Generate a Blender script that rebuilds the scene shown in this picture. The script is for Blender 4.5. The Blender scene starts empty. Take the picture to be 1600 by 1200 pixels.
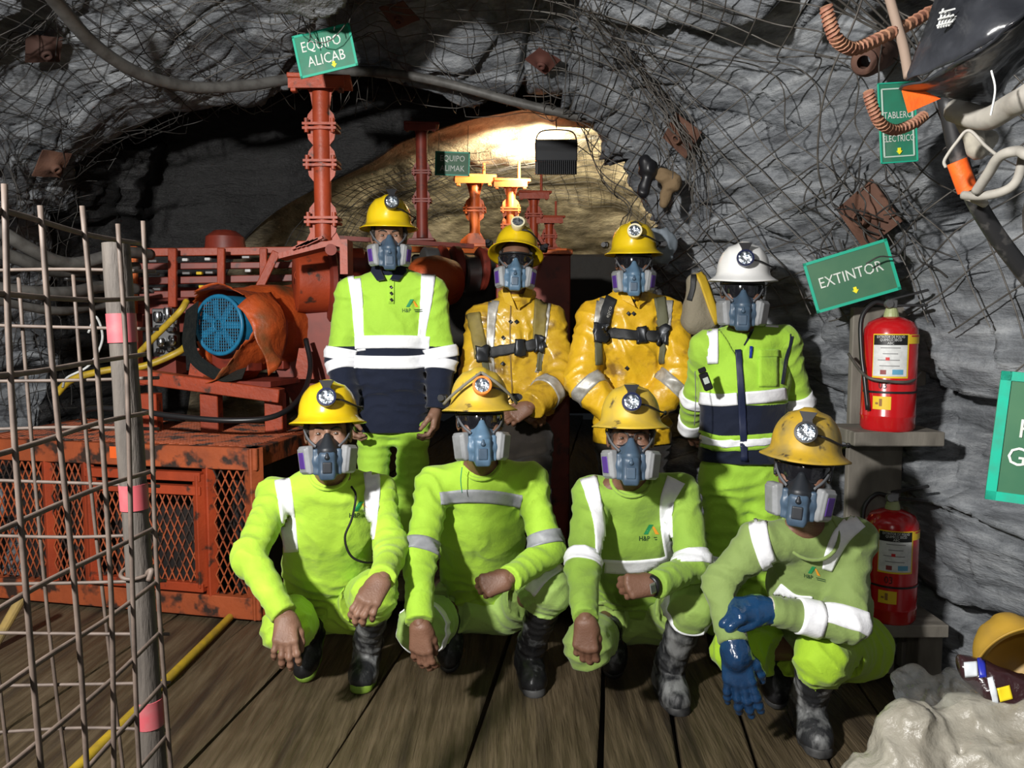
import bpy, bmesh, math, random
import numpy as np
from mathutils import Vector, Matrix, Quaternion
random.seed(7)
SC = bpy.context.scene
COL = SC.collection
PI = math.pi
# ------------------------------------------------------------------ camera
FPX = 1200.0
PITCH = math.radians(4.5)
CAMZ = 1.48
cam_d = bpy.data.cameras.new('camera'); cam = bpy.data.objects.new('camera', cam_d); COL.objects.link(cam)
cam_d.sensor_width = 36.0; cam_d.lens = 36.0 * FPX / 1600.0; cam_d.clip_start = 0.05
cam.location = (0, 0, CAMZ); cam.rotation_euler = (PI / 2 - PITCH, 0, 0)
SC.camera = cam
# ------------------------------------------------------------------ world and light
wd = bpy.data.worlds.new('mine_dark'); SC.world = wd; wd.use_nodes = True
wd.node_tree.nodes['Background'].inputs[0].default_value = (0.75, 0.88, 1.0, 1)
wd.node_tree.nodes['Background'].inputs[1].default_value = 0.008
def lamp(name, kind, loc, power, col, size=0.1, aim=None, **kw):
    d = bpy.data.lights.new(name, kind); o = bpy.data.objects.new(name, d); COL.objects.link(o)
    d.energy = power; d.color = col; o.location = loc
    if kind in ('POINT', 'SPOT'): d.shadow_soft_size = size
    if kind == 'AREA': d.size = size
    for k, v in kw.items(): setattr(d, k, v)
    if aim is not None:
        o.rotation_euler = (Vector(aim) - Vector(loc)).to_track_quat('-Z', 'Y').to_euler()
    return o
# work light standing beside the photographer (up and to the left of the lens)
KEY = (-1.46, -0.10, 2.42)
lamp('work_light', 'SPOT', KEY, 960, (1.0, 0.975, 0.94), 0.085, (0.35, 3.6, 1.3), spot_size=math.radians(142), spot_blend=0.35)
# flood light hung in the rear chamber, shining away from the camera (its body is built further down)
FLOOD = (0.345, 6.12, 2.77)
lamp('flood_light_beam', 'SPOT', (FLOOD[0], FLOOD[1] + 0.10, FLOOD[2]), 520, (1.0, 0.88, 0.64), 0.10, (0.0, 8.6, 3.05), spot_size=math.radians(140), spot_blend=0.5)
# weak fill added just above the lens, like a cap lamp, lifting lower bodies
lamp('cap_lamp_fill', 'SPOT', (0.05, -0.12, 1.72), 22, (1.0, 0.98, 0.95), 0.03, (0.1, 3.2, 1.0), spot_size=math.radians(95), spot_blend=0.8)
SC.cycles.max_bounces = 5; SC.cycles.diffuse_bounces = 3; SC.cycles.glossy_bounces = 2; SC.cycles.transmission_bounces = 4; SC.cycles.transparent_max_bounces = 6
vs = SC.view_settings
vs.view_transform = 'Standard'; vs.look = 'None'; vs.exposure = 0.0; vs.gamma = 1.0; vs.use_curve_mapping = False
# ------------------------------------------------------------------ helpers
cp_, sp_ = math.cos(PITCH), math.sin(PITCH)
def at(px, py, Y):
    """point at depth Y that the photograph shows at pixel px, py"""
    u = (px - 800) / FPX; v = -(py - 600) / FPX
    dy = cp_ + v * sp_; dz = -sp_ + v * cp_
    return Vector((u * Y / dy, Y, CAMZ + dz * Y / dy))
def onfloor(px, py, z=0.0):
    v = -(py - 600) / FPX
    dy = cp_ + v * sp_; dz = -sp_ + v * cp_
    return at(px, py, (z - CAMZ) * dy / dz)
def nrm(v): return v / (np.linalg.norm(v) + 1e-12)
def A(v): return np.array(v, dtype=float)
# --- noise (vectorised)
def _hash(ix, iy, iz, seed=0):
    h = (ix.astype(np.int64) * 374761393 + iy.astype(np.int64) * 668265263 + iz.astype(np.int64) * 2147483647 + seed * 974634777) & 0xFFFFFFFF
    h = ((h ^ (h >> 13)) * 1274126177) & 0xFFFFFFFF
    h = (h ^ (h >> 16)) & 0xFFFFFFFF
    h = (h * 2246822519) & 0xFFFFFFFF
    return ((h ^ (h >> 15)) & 0xFFFFFF) / float(0xFFFFFF)
_LAT = (np.random.RandomState(11).rand(64 * 64 * 64).astype(np.float32) * 2 - 1)
def vnoise(P, seed=0):
    shp = P.shape[:-1]; P = P.reshape(-1, 3) + seed * 7.31
    f = np.floor(P); t = (P - f).astype(np.float32); t = t * t * (3 - 2 * t); f = f.astype(np.int64) & 63
    x0, y0, z0 = f[:, 0] << 12, f[:, 1] << 6, f[:, 2]; x1, y1, z1 = ((f[:, 0] + 1) & 63) << 12, ((f[:, 1] + 1) & 63) << 6, (z0 + 1) & 63
    tx, ty, tz = t[:, 0], t[:, 1], t[:, 2]
    def row(x, y):
        a = _LAT[x + y + z0]; return a + (_LAT[x + y + z1] - a) * tz
    a = row(x0, y0); a += (row(x0, y1) - a) * ty; b = row(x1, y0); b += (row(x1, y1) - b) * ty
    return (a + (b - a) * tx).reshape(shp)
def fbm(P, oct=4, seed=0, gain=0.5):
    a, s, r = 1.0, 1.0, 0
    for i in range(oct):
        r = r + a * vnoise(P * s + i * 17.3, seed + i); a *= gain; s *= 2.03
    return r
# --- objects
def link(name, me, mat=None, parent=None, smooth=True, loc=None):
    o = bpy.data.objects.new(name, me); COL.objects.link(o)
    if mat is not None and len(me.materials) == 0:
        for m in (mat if isinstance(mat, (list, tuple)) else [mat]): me.materials.append(m)
    if parent is not None: o.parent = parent
    if loc is not None: o.location = loc
    if smooth and len(me.polygons): me.polygons.foreach_set('use_smooth', [True] * len(me.polygons))
    return o
def tag(o, label=None, cat=None, group=None, kind=None):
    if label: o['label'] = label
    if cat: o['category'] = cat
    if group: o['group'] = group
    if kind: o['kind'] = kind
    return o
def empty(name, loc, label=None, cat=None, group=None):
    o = bpy.data.objects.new(name, None); COL.objects.link(o); o.location = loc; o.empty_display_size = 0.1
    return tag(o, label, cat, group)
def mesh_from(V, F, name='m'):
    me = bpy.data.meshes.new(name)
    me.from_pydata([tuple(v) for v in V], [], [tuple(f) for f in F]); me.update()
    return me
def fast_mesh(V, Q, name='m'):
    """V (n,3) float, Q (m,4) int quads"""
    me = bpy.data.meshes.new(name); n, m = len(V), len(Q)
    me.vertices.add(n); me.vertices.foreach_set('co', np.ascontiguousarray(V, dtype=np.float32).ravel())
    me.loops.add(m * 4); me.loops.foreach_set('vertex_index', np.ascontiguousarray(Q, dtype=np.int32).ravel())
    me.polygons.add(m); me.polygons.foreach_set('loop_start', np.arange(0, m * 4, 4, dtype=np.int32))
    me.update(calc_edges=True); me.validate()
    return me
class MB:
    """collects simple solids, then builds one mesh object"""
    def __init__(s, off=(0, 0, 0)): s.V = []; s.F = []; s.off = Vector(off); s.M = None; s.mi = []; s.cur = 0
    def add(s, V, F):
        n = len(s.V)
        for v in V:
            v = Vector(v)
            if s.M is not None: v = s.M @ v
            s.V.append(v - s.off)
        for f in F: s.F.append(tuple(i + n for i in f)); s.mi.append(s.cur)
        return s
    def box(s, c, d, R=None, bev=0.0):
        """box of centre c, size d, rotation R; bev chamfers its edges"""
        hx, hy, hz = d[0] / 2, d[1] / 2, d[2] / 2
        c = Vector(c)
        if bev <= 0:
            V = [Vector((x, y, z)) for x in (-hx, hx) for y in (-hy, hy) for z in (-hz, hz)]
            F = [(0, 1, 3, 2), (4, 6, 7, 5), (0, 4, 5, 1), (2, 3, 7, 6), (0, 2, 6, 4), (1, 5, 7, 3)]
        else:
            b = min(bev, hx * .49, hy * .49, hz * .49)
            bm = bmesh.new(); bmesh.ops.create_cube(bm, size=1.0)
            for v in bm.verts: v.co = Vector((v.co.x * d[0], v.co.y * d[1], v.co.z * d[2]))
            bmesh.ops.bevel(bm, geom=bm.edges[:], offset=b, segments=1, affect='EDGES')
            bm.verts.index_update(); V = [v.co.copy() for v in bm.verts]; F = [[v.index for v in f.verts] for f in bm.faces]; bm.free()
        if R is not None: V = [R @ v for v in V]
        return s.add([c + v for v in V], F)
    def tube(s, pts, r, n=8, cap=True, closed=False, flat=1.0):
        pts = [Vector(p) for p in pts]; rr = r if isinstance(r, (list, tuple)) else [r] * len(pts)
        N = len(pts); V = []; F = []
        up = None
        for i, p in enumerate(pts):
            if closed: t = pts[(i + 1) % N] - pts[i - 1]
            else: t = pts[min(i + 1, N - 1)] - pts[max(i - 1, 0)]
            t = t.normalized() if t.length > 1e-9 else Vector((0, 0, 1))
            if up is None:
                up = Vector((0, 0, 1)) if abs(t.z) < 0.9 else Vector((0, 1, 0))
            a = up - t * up.dot(t); a = a.normalized() if a.length > 1e-6 else t.orthogonal().normalized()
            up = a; b = t.cross(a)
            for k in range(n):
                w = 2 * PI * k / n + PI / n
                V.append(p + (a * math.cos(w) + b * math.sin(w) * flat) * rr[i])
        for i in range(N if closed else N - 1):
            j = (i + 1) % N
            for k in range(n):
                F.append((i * n + k, i * n + (k + 1) % n, j * n + (k + 1) % n, j * n + k))
        if cap and not closed:
            F.append(tuple(range(n))[::-1]); F.append(tuple((N - 1) * n + k for k in range(n)))
        return s.add(V, F)
    def cyl(s, a, b, r, n=20, r2=None): return s.tube([a, b], [r, r if r2 is None else r2], n)
    def lathe(s, prof, c=(0, 0, 0), axis=(0, 0, 1), n=28):
        ax = Vector(axis).normalized(); a = ax.orthogonal().normalized(); b = ax.cross(a); c = Vector(c)
        V = []; F = []
        for r, h in prof:
            for k in range(n):
                w = 2 * PI * k / n
                V.append(c + ax * h + (a * math.cos(w) + b * math.sin(w)) * max(r, 1e-5))
        for i in range(len(prof) - 1):
            for k in range(n): F.append((i * n + k, i * n + (k + 1) % n, (i + 1) * n + (k + 1) % n, (i + 1) * n + k))
        return s.add(V, F)
    def prism(s, poly, d, O=(0, 0, 0), X=(1, 0, 0), Z=(0, 0, 1), cen=True):
        """2-D outline poly in plane O,X,Z extruded along X x Z by d"""
        X = Vector(X); Z = Vector(Z); N = X.cross(Z).normalized(); O = Vector(O); n = len(poly)
        o0 = -d / 2 if cen else 0
        V = [O + X * p[0] + Z * p[1] + N * o0 for p in poly] + [O + X * p[0] + Z * p[1] + N * (o0 + d) for p in poly]
        F = [tuple(range(n)), tuple(range(2 * n - 1, n - 1, -1))] + [(i, i + n, (i + 1) % n + n, (i + 1) % n) for i in range(n)]
        return s.add(V, F)
    def bar(s, a, b, w, h, up=(0, 0, 1), bev=0.0):
        """rectangular bar from a to b"""
        a = Vector(a); b = Vector(b); t = (b - a); L = t.length; t.normalize(); up = Vector(up)
        y = up - t * up.dot(t); y = y.normalized() if y.length > 1e-6 else t.orthogonal().normalized(); x = y.cross(t)
        R = Matrix((x, t, y)).transposed()
        return s.box((a + b) / 2, (w, L, h), R, bev)
    def build(s, name, mat, parent=None, smooth=False, recalc=True):
        me = mesh_from(s.V, s.F, name)
        if recalc:
            bm = bmesh.new(); bm.from_mesh(me); bmesh.ops.recalc_face_normals(bm, faces=bm.faces[:]); bm.to_mesh(me); bm.free()
        for m in (mat if isinstance(mat, (list, tuple)) else [mat]): me.materials.append(m)
        if any(s.mi): me.polygons.foreach_set('material_index', s.mi)
        o = link(name, me, None, parent, smooth=False)
        if smooth:
            me.polygons.foreach_set('use_smooth', [True] * len(me.polygons))
            if smooth is not True:
                try: me.set_sharp_from_angle(angle=math.radians(smooth))
                except Exception: pass
        return o
def arc(c, r, a0, a1, n, X=(1, 0, 0), Z=(0, 0, 1)):
    X = Vector(X); Z = Vector(Z); c = Vector(c)
    return [c + X * r * math.cos(a0 + (a1 - a0) * i / n) + Z * r * math.sin(a0 + (a1 - a0) * i / n) for i in range(n + 1)]
def spline(P, n=8):
    P = [Vector(p) for p in P]; out = []
    Q = [P[0] * 2 - P[1]] + P + [P[-1] * 2 - P[-2]]
    for i in range(1, len(Q) - 2):
        for k in range(n):
            t = k / n; a, b, c, d = Q[i - 1:i + 3]
            out.append(0.5 * ((2 * b) + (c - a) * t + (2 * a - 5 * b + 4 * c - d) * t * t + (3 * b - a - 3 * c + d) * t ** 3))
    out.append(P[-1]); return out
# --- materials
MATS = {}
def mat(name, col, rough=0.6, metal=0.0, col2=None, scale=8.0, lo=0.4, hi=0.65, bump=0.0, bscale=60.0, detail=3.5, spec=0.5,
        col3=None, scale3=3.0, lo3=0.5, hi3=0.6, stretch=None, trans=0.0, alpha=1.0, coat=0.0, sheen=0.0, emit=None, ior=1.45, rvar=0.0, ridged=0.0, rscale=6.0):
    if name in MATS: return MATS[name]
    m = bpy.data.materials.new(name); MATS[name] = m; m.use_nodes = True
    N, L = m.node_tree.nodes, m.node_tree.links; b = N['Principled BSDF']
    c4 = lambda c: (c[0], c[1], c[2], 1)
    b.inputs['Base Color'].default_value = c4(col); b.inputs['Roughness'].default_value = rough; b.inputs['Metallic'].default_value = metal
    b.inputs['Specular IOR Level'].default_value = spec; b.inputs['IOR'].default_value = ior
    b.inputs['Transmission Weight'].default_value = trans; b.inputs['Alpha'].default_value = alpha
    b.inputs['Coat Weight'].default_value = coat; b.inputs['Sheen Weight'].default_value = sheen
    if emit: b.inputs['Emission Color'].default_value = c4(emit[0]); b.inputs['Emission Strength'].default_value = emit[1]
    tc = N.new('ShaderNodeTexCoord'); src = tc.outputs['Object']
    if stretch:
        mp = N.new('ShaderNodeMapping'); mp.inputs['Scale'].default_value = stretch; L.new(src, mp.inputs[0]); src = mp.outputs[0]
    def noise(sc, det=detail, ro=0.55):
        n = N.new('ShaderNodeTexNoise'); n.inputs['Scale'].default_value = sc; n.inputs['Detail'].default_value = det; n.inputs['Roughness'].default_value = ro
        L.new(src, n.inputs['Vector']); return n.outputs[0]
    def ramp(s, a, z):
        r = N.new('ShaderNodeMapRange'); r.inputs[1].default_value = a; r.inputs[2].default_value = z; r.clamp = True; L.new(s, r.inputs[0]); return r.outputs[0]
    cur = None
    if col2 is not None:
        f = ramp(noise(scale), lo, hi); mx = N.new('ShaderNodeMix'); mx.data_type = 'RGBA'; L.new(f, mx.inputs[0])
        mx.inputs[6].default_value = c4(col); mx.inputs[7].default_value = c4(col2); cur = mx.outputs[2]
        if rvar:
            r2 = N.new('ShaderNodeMapRange'); r2.inputs[3].default_value = rough; r2.inputs[4].default_value = rough + rvar; L.new(f, r2.inputs[0]); L.new(r2.outputs[0], b.inputs['Roughness'])
    if col3 is not None:
        f = ramp(noise(scale3), lo3, hi3); mx = N.new('ShaderNodeMix'); mx.data_type = 'RGBA'; L.new(f, mx.inputs[0])
        if cur is not None: L.new(cur, mx.inputs[6])
        else: mx.inputs[6].default_value = c4(col)
        mx.inputs[7].default_value = c4(col3); cur = mx.outputs[2]
    if cur is not None: L.new(cur, b.inputs['Base Color'])
    if bump > 0:
        bp = N.new('ShaderNodeBump'); bp.inputs['Strength'].default_value = 1.0; bp.inputs['Distance'].default_value = bump
        hgt = noise(bscale)
        if ridged:
            n = N.new('ShaderNodeTexNoise'); n.noise_type = 'RIDGED_MULTIFRACTAL'; n.inputs['Scale'].default_value = rscale; n.inputs['Detail'].default_value = 2.5; n.inputs['Roughness'].default_value = .45; n.inputs['Distortion'].default_value = .6
            L.new(src, n.inputs['Vector']); ma = N.new('ShaderNodeMath'); ma.operation = 'MULTIPLY_ADD'; ma.inputs[1].default_value = ridged; L.new(n.outputs[0], ma.inputs[0]); L.new(hgt, ma.inputs[2]); hgt = ma.outputs[0]
        L.new(hgt, bp.inputs['Height']); L.new(bp.outputs[0], b.inputs['Normal'])
    return m
# ================================================================== the rock shell
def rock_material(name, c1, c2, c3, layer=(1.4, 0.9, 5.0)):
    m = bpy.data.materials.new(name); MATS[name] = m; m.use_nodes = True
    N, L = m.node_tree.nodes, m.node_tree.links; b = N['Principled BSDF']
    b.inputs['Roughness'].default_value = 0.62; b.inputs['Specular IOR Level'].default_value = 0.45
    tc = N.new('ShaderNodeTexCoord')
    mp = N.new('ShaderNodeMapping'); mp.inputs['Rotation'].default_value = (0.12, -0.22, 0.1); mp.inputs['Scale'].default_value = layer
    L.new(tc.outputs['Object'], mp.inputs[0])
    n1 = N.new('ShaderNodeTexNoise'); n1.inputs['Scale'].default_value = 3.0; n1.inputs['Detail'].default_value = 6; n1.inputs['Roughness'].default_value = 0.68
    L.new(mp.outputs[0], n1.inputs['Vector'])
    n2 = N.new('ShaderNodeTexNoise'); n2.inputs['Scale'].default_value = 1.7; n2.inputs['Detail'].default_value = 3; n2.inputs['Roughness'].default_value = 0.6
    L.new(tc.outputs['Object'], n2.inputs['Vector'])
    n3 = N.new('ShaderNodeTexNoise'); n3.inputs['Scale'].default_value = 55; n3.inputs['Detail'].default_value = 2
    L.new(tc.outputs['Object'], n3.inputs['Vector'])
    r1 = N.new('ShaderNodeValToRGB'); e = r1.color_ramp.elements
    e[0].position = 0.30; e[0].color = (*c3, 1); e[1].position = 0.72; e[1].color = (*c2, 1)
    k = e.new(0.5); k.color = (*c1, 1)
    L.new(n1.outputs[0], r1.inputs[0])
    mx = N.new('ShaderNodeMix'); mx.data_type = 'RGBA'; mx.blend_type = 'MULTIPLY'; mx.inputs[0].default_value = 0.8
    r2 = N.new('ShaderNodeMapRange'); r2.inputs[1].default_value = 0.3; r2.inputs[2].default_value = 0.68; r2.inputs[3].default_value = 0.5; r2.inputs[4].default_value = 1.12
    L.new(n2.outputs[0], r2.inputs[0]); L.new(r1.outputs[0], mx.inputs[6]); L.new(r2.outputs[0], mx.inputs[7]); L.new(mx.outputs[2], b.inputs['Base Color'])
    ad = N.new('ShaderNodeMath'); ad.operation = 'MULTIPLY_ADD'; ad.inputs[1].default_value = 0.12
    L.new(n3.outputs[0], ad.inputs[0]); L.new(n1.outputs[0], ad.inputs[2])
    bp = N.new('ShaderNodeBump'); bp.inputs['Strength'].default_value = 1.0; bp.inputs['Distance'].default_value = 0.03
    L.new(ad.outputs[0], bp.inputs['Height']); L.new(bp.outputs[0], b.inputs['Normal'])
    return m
ROCK = rock_material('grey_schist', (0.168, 0.180, 0.195), (0.35, 0.365, 0.38), (0.055, 0.059, 0.066))
ROCK3 = rock_material('unlit_black_rock', (0.008, 0.008, 0.0085), (0.018, 0.018, 0.0185), (0.004, 0.004, 0.004))  # near-black colour stands in for the unlit void of the recess
ROCK2 = rock_material('ochre_schist', (0.24, 0.205, 0.14), (0.42, 0.37, 0.25), (0.07, 0.06, 0.04))

# cross-sections: Y, then (x, z) from the left foot over the roof to the right foot
ST = [
 (-2.0, [(-2.9, 0), (-3.1, .7), (-3.1, 1.5), (-2.9, 2.2), (-2.3, 2.8), (-1.3, 3.1), (-.3, 3.15), (.7, 3.05), (1.5, 2.7), (2.05, 2.1), (2.2, 1.1), (2.1, 0)]),
 (1.6, [(-2.9, 0), (-3.1, .7), (-3.1, 1.5), (-2.9, 2.3), (-2.3, 2.9), (-1.3, 3.1), (-.3, 3.15), (.55, 3.05), (1.35, 2.7), (1.9, 2.1), (2.05, 1.1), (2.0, 0)]),
 (2.6, [(-2.9, 0), (-3.1, .7), (-3.1, 1.5), (-2.9, 2.3), (-2.3, 2.9), (-1.3, 3.05), (-.3, 3.10), (.50, 3.05), (1.2, 2.7), (1.66, 2.2), (1.92, 1.1), (1.95, 0)]),
 (3.3, [(-2.9, 0), (-3.1, .7), (-3.1, 1.5), (-2.9, 2.3), (-2.3, 2.85), (-1.3, 3.0), (-.3, 3.02), (.36, 2.98), (.95, 2.68), (1.42, 2.1), (1.70, 1.2), (1.78, 0)]),
 (3.9, [(-2.9, 0), (-3.1, .7), (-3.05, 1.5), (-2.85, 2.3), (-2.2, 2.8), (-1.3, 3.07), (-.5, 3.03), (.14, 2.95), (.62, 2.72), (1.02, 2.15), (1.32, 1.3), (1.45, 0)]),
 (4.5, [(-2.9, 0), (-3.05, .7), (-3.0, 1.5), (-2.8, 2.3), (-2.2, 2.72), (-1.3, 3.03), (-.55, 2.93), (.12, 2.84), (.48, 2.70), (.80, 2.1), (1.02, 1.4), (1.15, 0)]),
 (4.8, [(-2.85, 0), (-3.0, .7), (-2.95, 1.5), (-2.8, 2.3), (-2.25, 2.75), (-1.3, 2.90), (-.55, 2.86), (.22, 2.86), (.55, 2.75), (.80, 2.2), (.95, 1.5), (1.05, 0)]),
 (4.95, [(-2.8, 0), (-2.95, .7), (-2.9, 1.5), (-2.8, 2.4), (-2.5, 3.2), (-1.5, 3.9), (-.5, 4.1), (.5, 3.9), (1.15, 3.3), (1.5, 2.3), (1.55, 1.5), (1.5, 0)]),
 (5.7, [(-2.6, 0), (-2.75, .7), (-2.7, 1.5), (-2.6, 2.4), (-2.3, 3.3), (-1.4, 4.0), (-.4, 4.2), (.6, 4.0), (1.4, 3.3), (1.75, 2.3), (1.8, 1.5), (1.7, 0)]),
 (5.85, [(-2.5, 0), (-2.55, .7), (-2.3, 1.5), (-1.95, 2.1), (-1.45, 2.5), (-.9, 2.82), (-.2, 3.0), (.6, 3.0), (1.2, 2.9), (1.65, 2.3), (1.75, 1.5), (1.7, 0)]),
 (7.2, [(-2.1, 0), (-2.0, .7), (-1.9, 1.5), (-1.7, 2.2), (-1.3, 2.65), (-.8, 2.85), (-.2, 3.0), (.6, 3.05), (1.3, 2.9), (1.75, 2.3), (1.9, 1.5), (1.8, 0)]),
 (8.6, [(-1.7, 0), (-1.7, .7), (-1.6, 1.5), (-1.4, 2.1), (-1.0, 2.5), (-.5, 2.7), (.1, 2.8), (.7, 2.8), (1.3, 2.6), (1.7, 2.1), (1.85, 1.5), (1.8, 0)]),
 (9.6, [(-1.4, 0), (-1.4, .6), (-1.2, 1.2), (-.9, 1.8), (-.5, 2.2), (-.1, 2.35), (.3, 2.4), (.7, 2.35), (1.1, 2.2), (1.4, 1.8), (1.5, 1.2), (1.5, 0)]),
]
def build_shell():
    ncol = 520
    # columns: even arc length on a typical section
    sec = A(ST[3][1]); seg = np.linalg.norm(np.diff(sec, axis=0), axis=1); cum = np.r_[0, np.cumsum(seg)]
    uu = np.interp(np.linspace(0, cum[-1], ncol), cum, np.arange(12))
    rows = []
    for i in range(len(ST) - 1):
        y0, y1 = ST[i][0], ST[i + 1][0]; d = abs(A(ST[i + 1][1]) - A(ST[i][1])).max(); L = math.hypot(y1 - y0, d)
        stp = 0.06 if y1 <= 1.7 else (0.026 if y1 <= 2.7 else (0.016 if y0 < 4.9 else 0.035))
        n = max(3, int(L / stp))
        for k in range(n): rows.append((i, k / n))
    rows.append((len(ST) - 2, 1.0))
    def section(i):
        s = A(ST[i][1]); y = ST[i][0]
        j = np.clip(np.floor(uu).astype(int), 0, 10); t = uu - j
        p0 = s[np.clip(j - 1, 0, 11)]; p1 = s[j]; p2 = s[j + 1]; p3 = s[np.clip(j + 2, 0, 11)]; t = t[:, None]
        xz = 0.5 * (2 * p1 + (p2 - p0) * t + (2 * p0 - 5 * p1 + 4 * p2 - p3) * t * t + (3 * p1 - p0 - 3 * p2 + p3) * t ** 3)
        return np.c_[xz[:, 0], np.full(ncol, y), xz[:, 1]]
    secs = [section(i) for i in range(len(ST))]
    B = np.stack([secs[i] * (1 - t) + secs[i + 1] * t for i, t in rows])
    # wander of the base surface, then normals
    gy = np.gradient(B, axis=0); gu = np.gradient(B, axis=1)
    Nn = np.cross(gu, gy); Nn /= np.linalg.norm(Nn, axis=2, keepdims=True) + 1e-9   # points inwards
    cx = A((-0.4, 0, 1.4)); tocen = np.stack([cx[0] - B[..., 0], 0 * B[..., 0], cx[2] - B[..., 2]], -1)
    sgn = np.sign((Nn * tocen).sum(-1).mean()); Nn *= sgn
    for _ in range(10):
        Nn[1:-1] = (Nn[:-2] + Nn[1:-1] + Nn[2:]) / 3; Nn[:, 1:-1] = (Nn[:, :-2] + Nn[:, 1:-1] + Nn[:, 2:]) / 3
    Nn /= np.linalg.norm(Nn, axis=2, keepdims=True) + 1e-9
    big = fbm(B * 0.9, 3, 3) * 0.10
    smooth = B + Nn * big[..., None]
    # slabs: tilted layers broken by joints
    P = B + 0.10 * np.stack([fbm(B * 1.6, 3, 21), fbm(B * 1.6, 3, 31), fbm(B * 1.6, 3, 41)], -1)
    right = (B[..., 0] > 0.3)
    nl = np.where(right[..., None], nrm(A((0.20, -0.12, 1.0))), nrm(A((-0.42, 0.05, 1.0))))
    h = (P * nl).sum(-1); s = P[..., 1] * 1.0 + P[..., 0] * 0.35
    def slabs(th, ln, seed):
        q = h / th + 0.35 * vnoise(np.stack([s * 0.8, h * 0.3, h * 0], -1), seed); li = np.floor(q)
        hh = _hash(li, li * 0 + 3, li * 0, seed)
        c = s / ln + hh * 5 + 0.25 * (q - li) * (hh - 0.5) * 2; ci = np.floor(c)
        r = _hash(li, ci, li * 0 + 7, seed); tl = (_hash(li, ci, li * 0 + 9, seed) - 0.5); tl2 = (_hash(li, ci, li * 0 + 11, seed) - 0.5)
        fq, fc = q - li, c - ci
        e = np.minimum(np.minimum(fq, 1 - fq) * th, np.minimum(fc, 1 - fc) * ln)
        return r, tl * (fq - .5) + tl2 * (fc - .5), np.clip(e / 0.012, 0, 1)
    r1, t1, e1 = slabs(0.42, 0.85, 5); r2, t2, e2 = slabs(0.13, 0.42, 15); r3, t3, e3 = slabs(0.045, 0.22, 25)
    rough = fbm(np.stack([B[..., 0] * 4, B[..., 1] * 4, B[..., 2] * 14], -1), 4, 51) * 0.016
    amp = np.where(B[..., 2] > 2.5, 1.25, 1.0)
    D = ((r1 - 0.6) * 0.26 + t1 * 0.30) * amp + (r2 - 0.5) * 0.075 + t2 * 0.06 + (r3 - 0.5) * 0.02 + rough - (1 - e1) * 0.05 - (1 - e2) * 0.018 - (1 - e3) * 0.006
    D = np.where(B[..., 1] > 5.8, D * .62, D); D = D * (1 - .95 * np.exp(-((B[..., 1] - 5.92) / .42) ** 2))
    r0_ = int(np.searchsorted(B[:, ncol // 2, 1], 5.75)); E = D[r0_:].copy()
    for _ in range(5): E[1:-1] = (E[:-2] + E[1:-1] + E[2:]) / 3; E[:, 1:-1] = (E[:, :-2] + E[:, 1:-1] + E[:, 2:]) / 3
    D[r0_:] = E
    S = smooth + Nn * D[..., None]
    # draped reference surface for wire mesh: lies over the proud slabs
    Dm = D.copy()
    for _ in range(14):
        M_ = Dm.copy(); M_[1:] = np.maximum(M_[1:], Dm[:-1] * .97 + M_[1:] * .03); M_[:-1] = np.maximum(M_[:-1], Dm[1:]); M_[:, 1:] = np.maximum(M_[:, 1:], Dm[:, :-1]); M_[:, :-1] = np.maximum(M_[:, :-1], Dm[:, 1:]); Dm = M_
    for _ in range(12):
        Dm[1:-1] = (Dm[:-2] + Dm[1:-1] + Dm[2:]) / 3; Dm[:, 1:-1] = (Dm[:, :-2] + Dm[:, 1:-1] + Dm[:, 2:]) / 3
    drape = smooth + Nn * (Dm + 0.012)[..., None]
    yrow = B[:, ncol // 2, 1]
    def piece(name, c0, c1, r0, r1, m):
        G = S[r0:r1, c0:c1]; nr, nc = G.shape[:2]
        idx = np.arange(nr * nc).reshape(nr, nc)
        Q = np.stack([idx[:-1, :-1], idx[1:, :-1], idx[1:, 1:], idx[:-1, 1:]], -1).reshape(-1, 4)
        return tag(link(name, fast_mesh(G.reshape(-1, 3), Q, name), m, smooth=False), kind='structure')
    cl = int(np.searchsorted(uu, 4.5)); cr = int(np.searchsorted(uu, 7.3)); rb = int(np.searchsorted(yrow, 5.86)); R = len(rows)
    ra = int(np.searchsorted(yrow, 4.93))
    piece('wall_left', 0, cl + 1, 0, ra + 1, ROCK); piece('ceiling', cl, cr + 1, 0, ra + 1, ROCK); piece('wall_right', cr, ncol, 0, ra + 1, ROCK)
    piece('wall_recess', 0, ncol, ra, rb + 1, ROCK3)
    piece('wall_rear_passage', 0, ncol, rb, R, ROCK2)
    # end face of the rear passage
    c = S[-1].mean(0) + A((0, .25, -.2)); ring = S[-1]; V = []; nr = 24
    for k in range(nr + 1):
        t = k / nr; V.append(ring * (1 - t) + c * t)
    V = np.array(V); V[1:, :, 1] += (fbm(V[1:] * 2.2, 4, 77) * 0.25)
    idx = np.arange(V.shape[0] * V.shape[1]).reshape(V.shape[:2])
    Q = np.stack([idx[:-1, :-1], idx[1:, :-1], idx[1:, 1:], idx[:-1, 1:]], -1).reshape(-1, 4)
    tag(link('wall_back', fast_mesh(V.reshape(-1, 3), Q, 'wall_back'), ROCK2, smooth=False), kind='structure')
    # wall behind the photographer
    ring = S[0]; c = ring.mean(0); V = np.array([ring, ring * 0 + c]); idx = np.arange(2 * ncol).reshape(2, ncol)
    Q = np.stack([idx[:-1, :-1], idx[1:, :-1], idx[1:, 1:], idx[:-1, 1:]], -1).reshape(-1, 4)
    tag(link('wall_front', fast_mesh(V.reshape(-1, 3), Q, 'wall_front'), ROCK, smooth=False), kind='structure')
    return dict(S=S, drape=drape, N=Nn, uu=uu, rows=np.array([i + t for i, t in rows]), y=yrow)
SHELL = build_shell()
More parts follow.
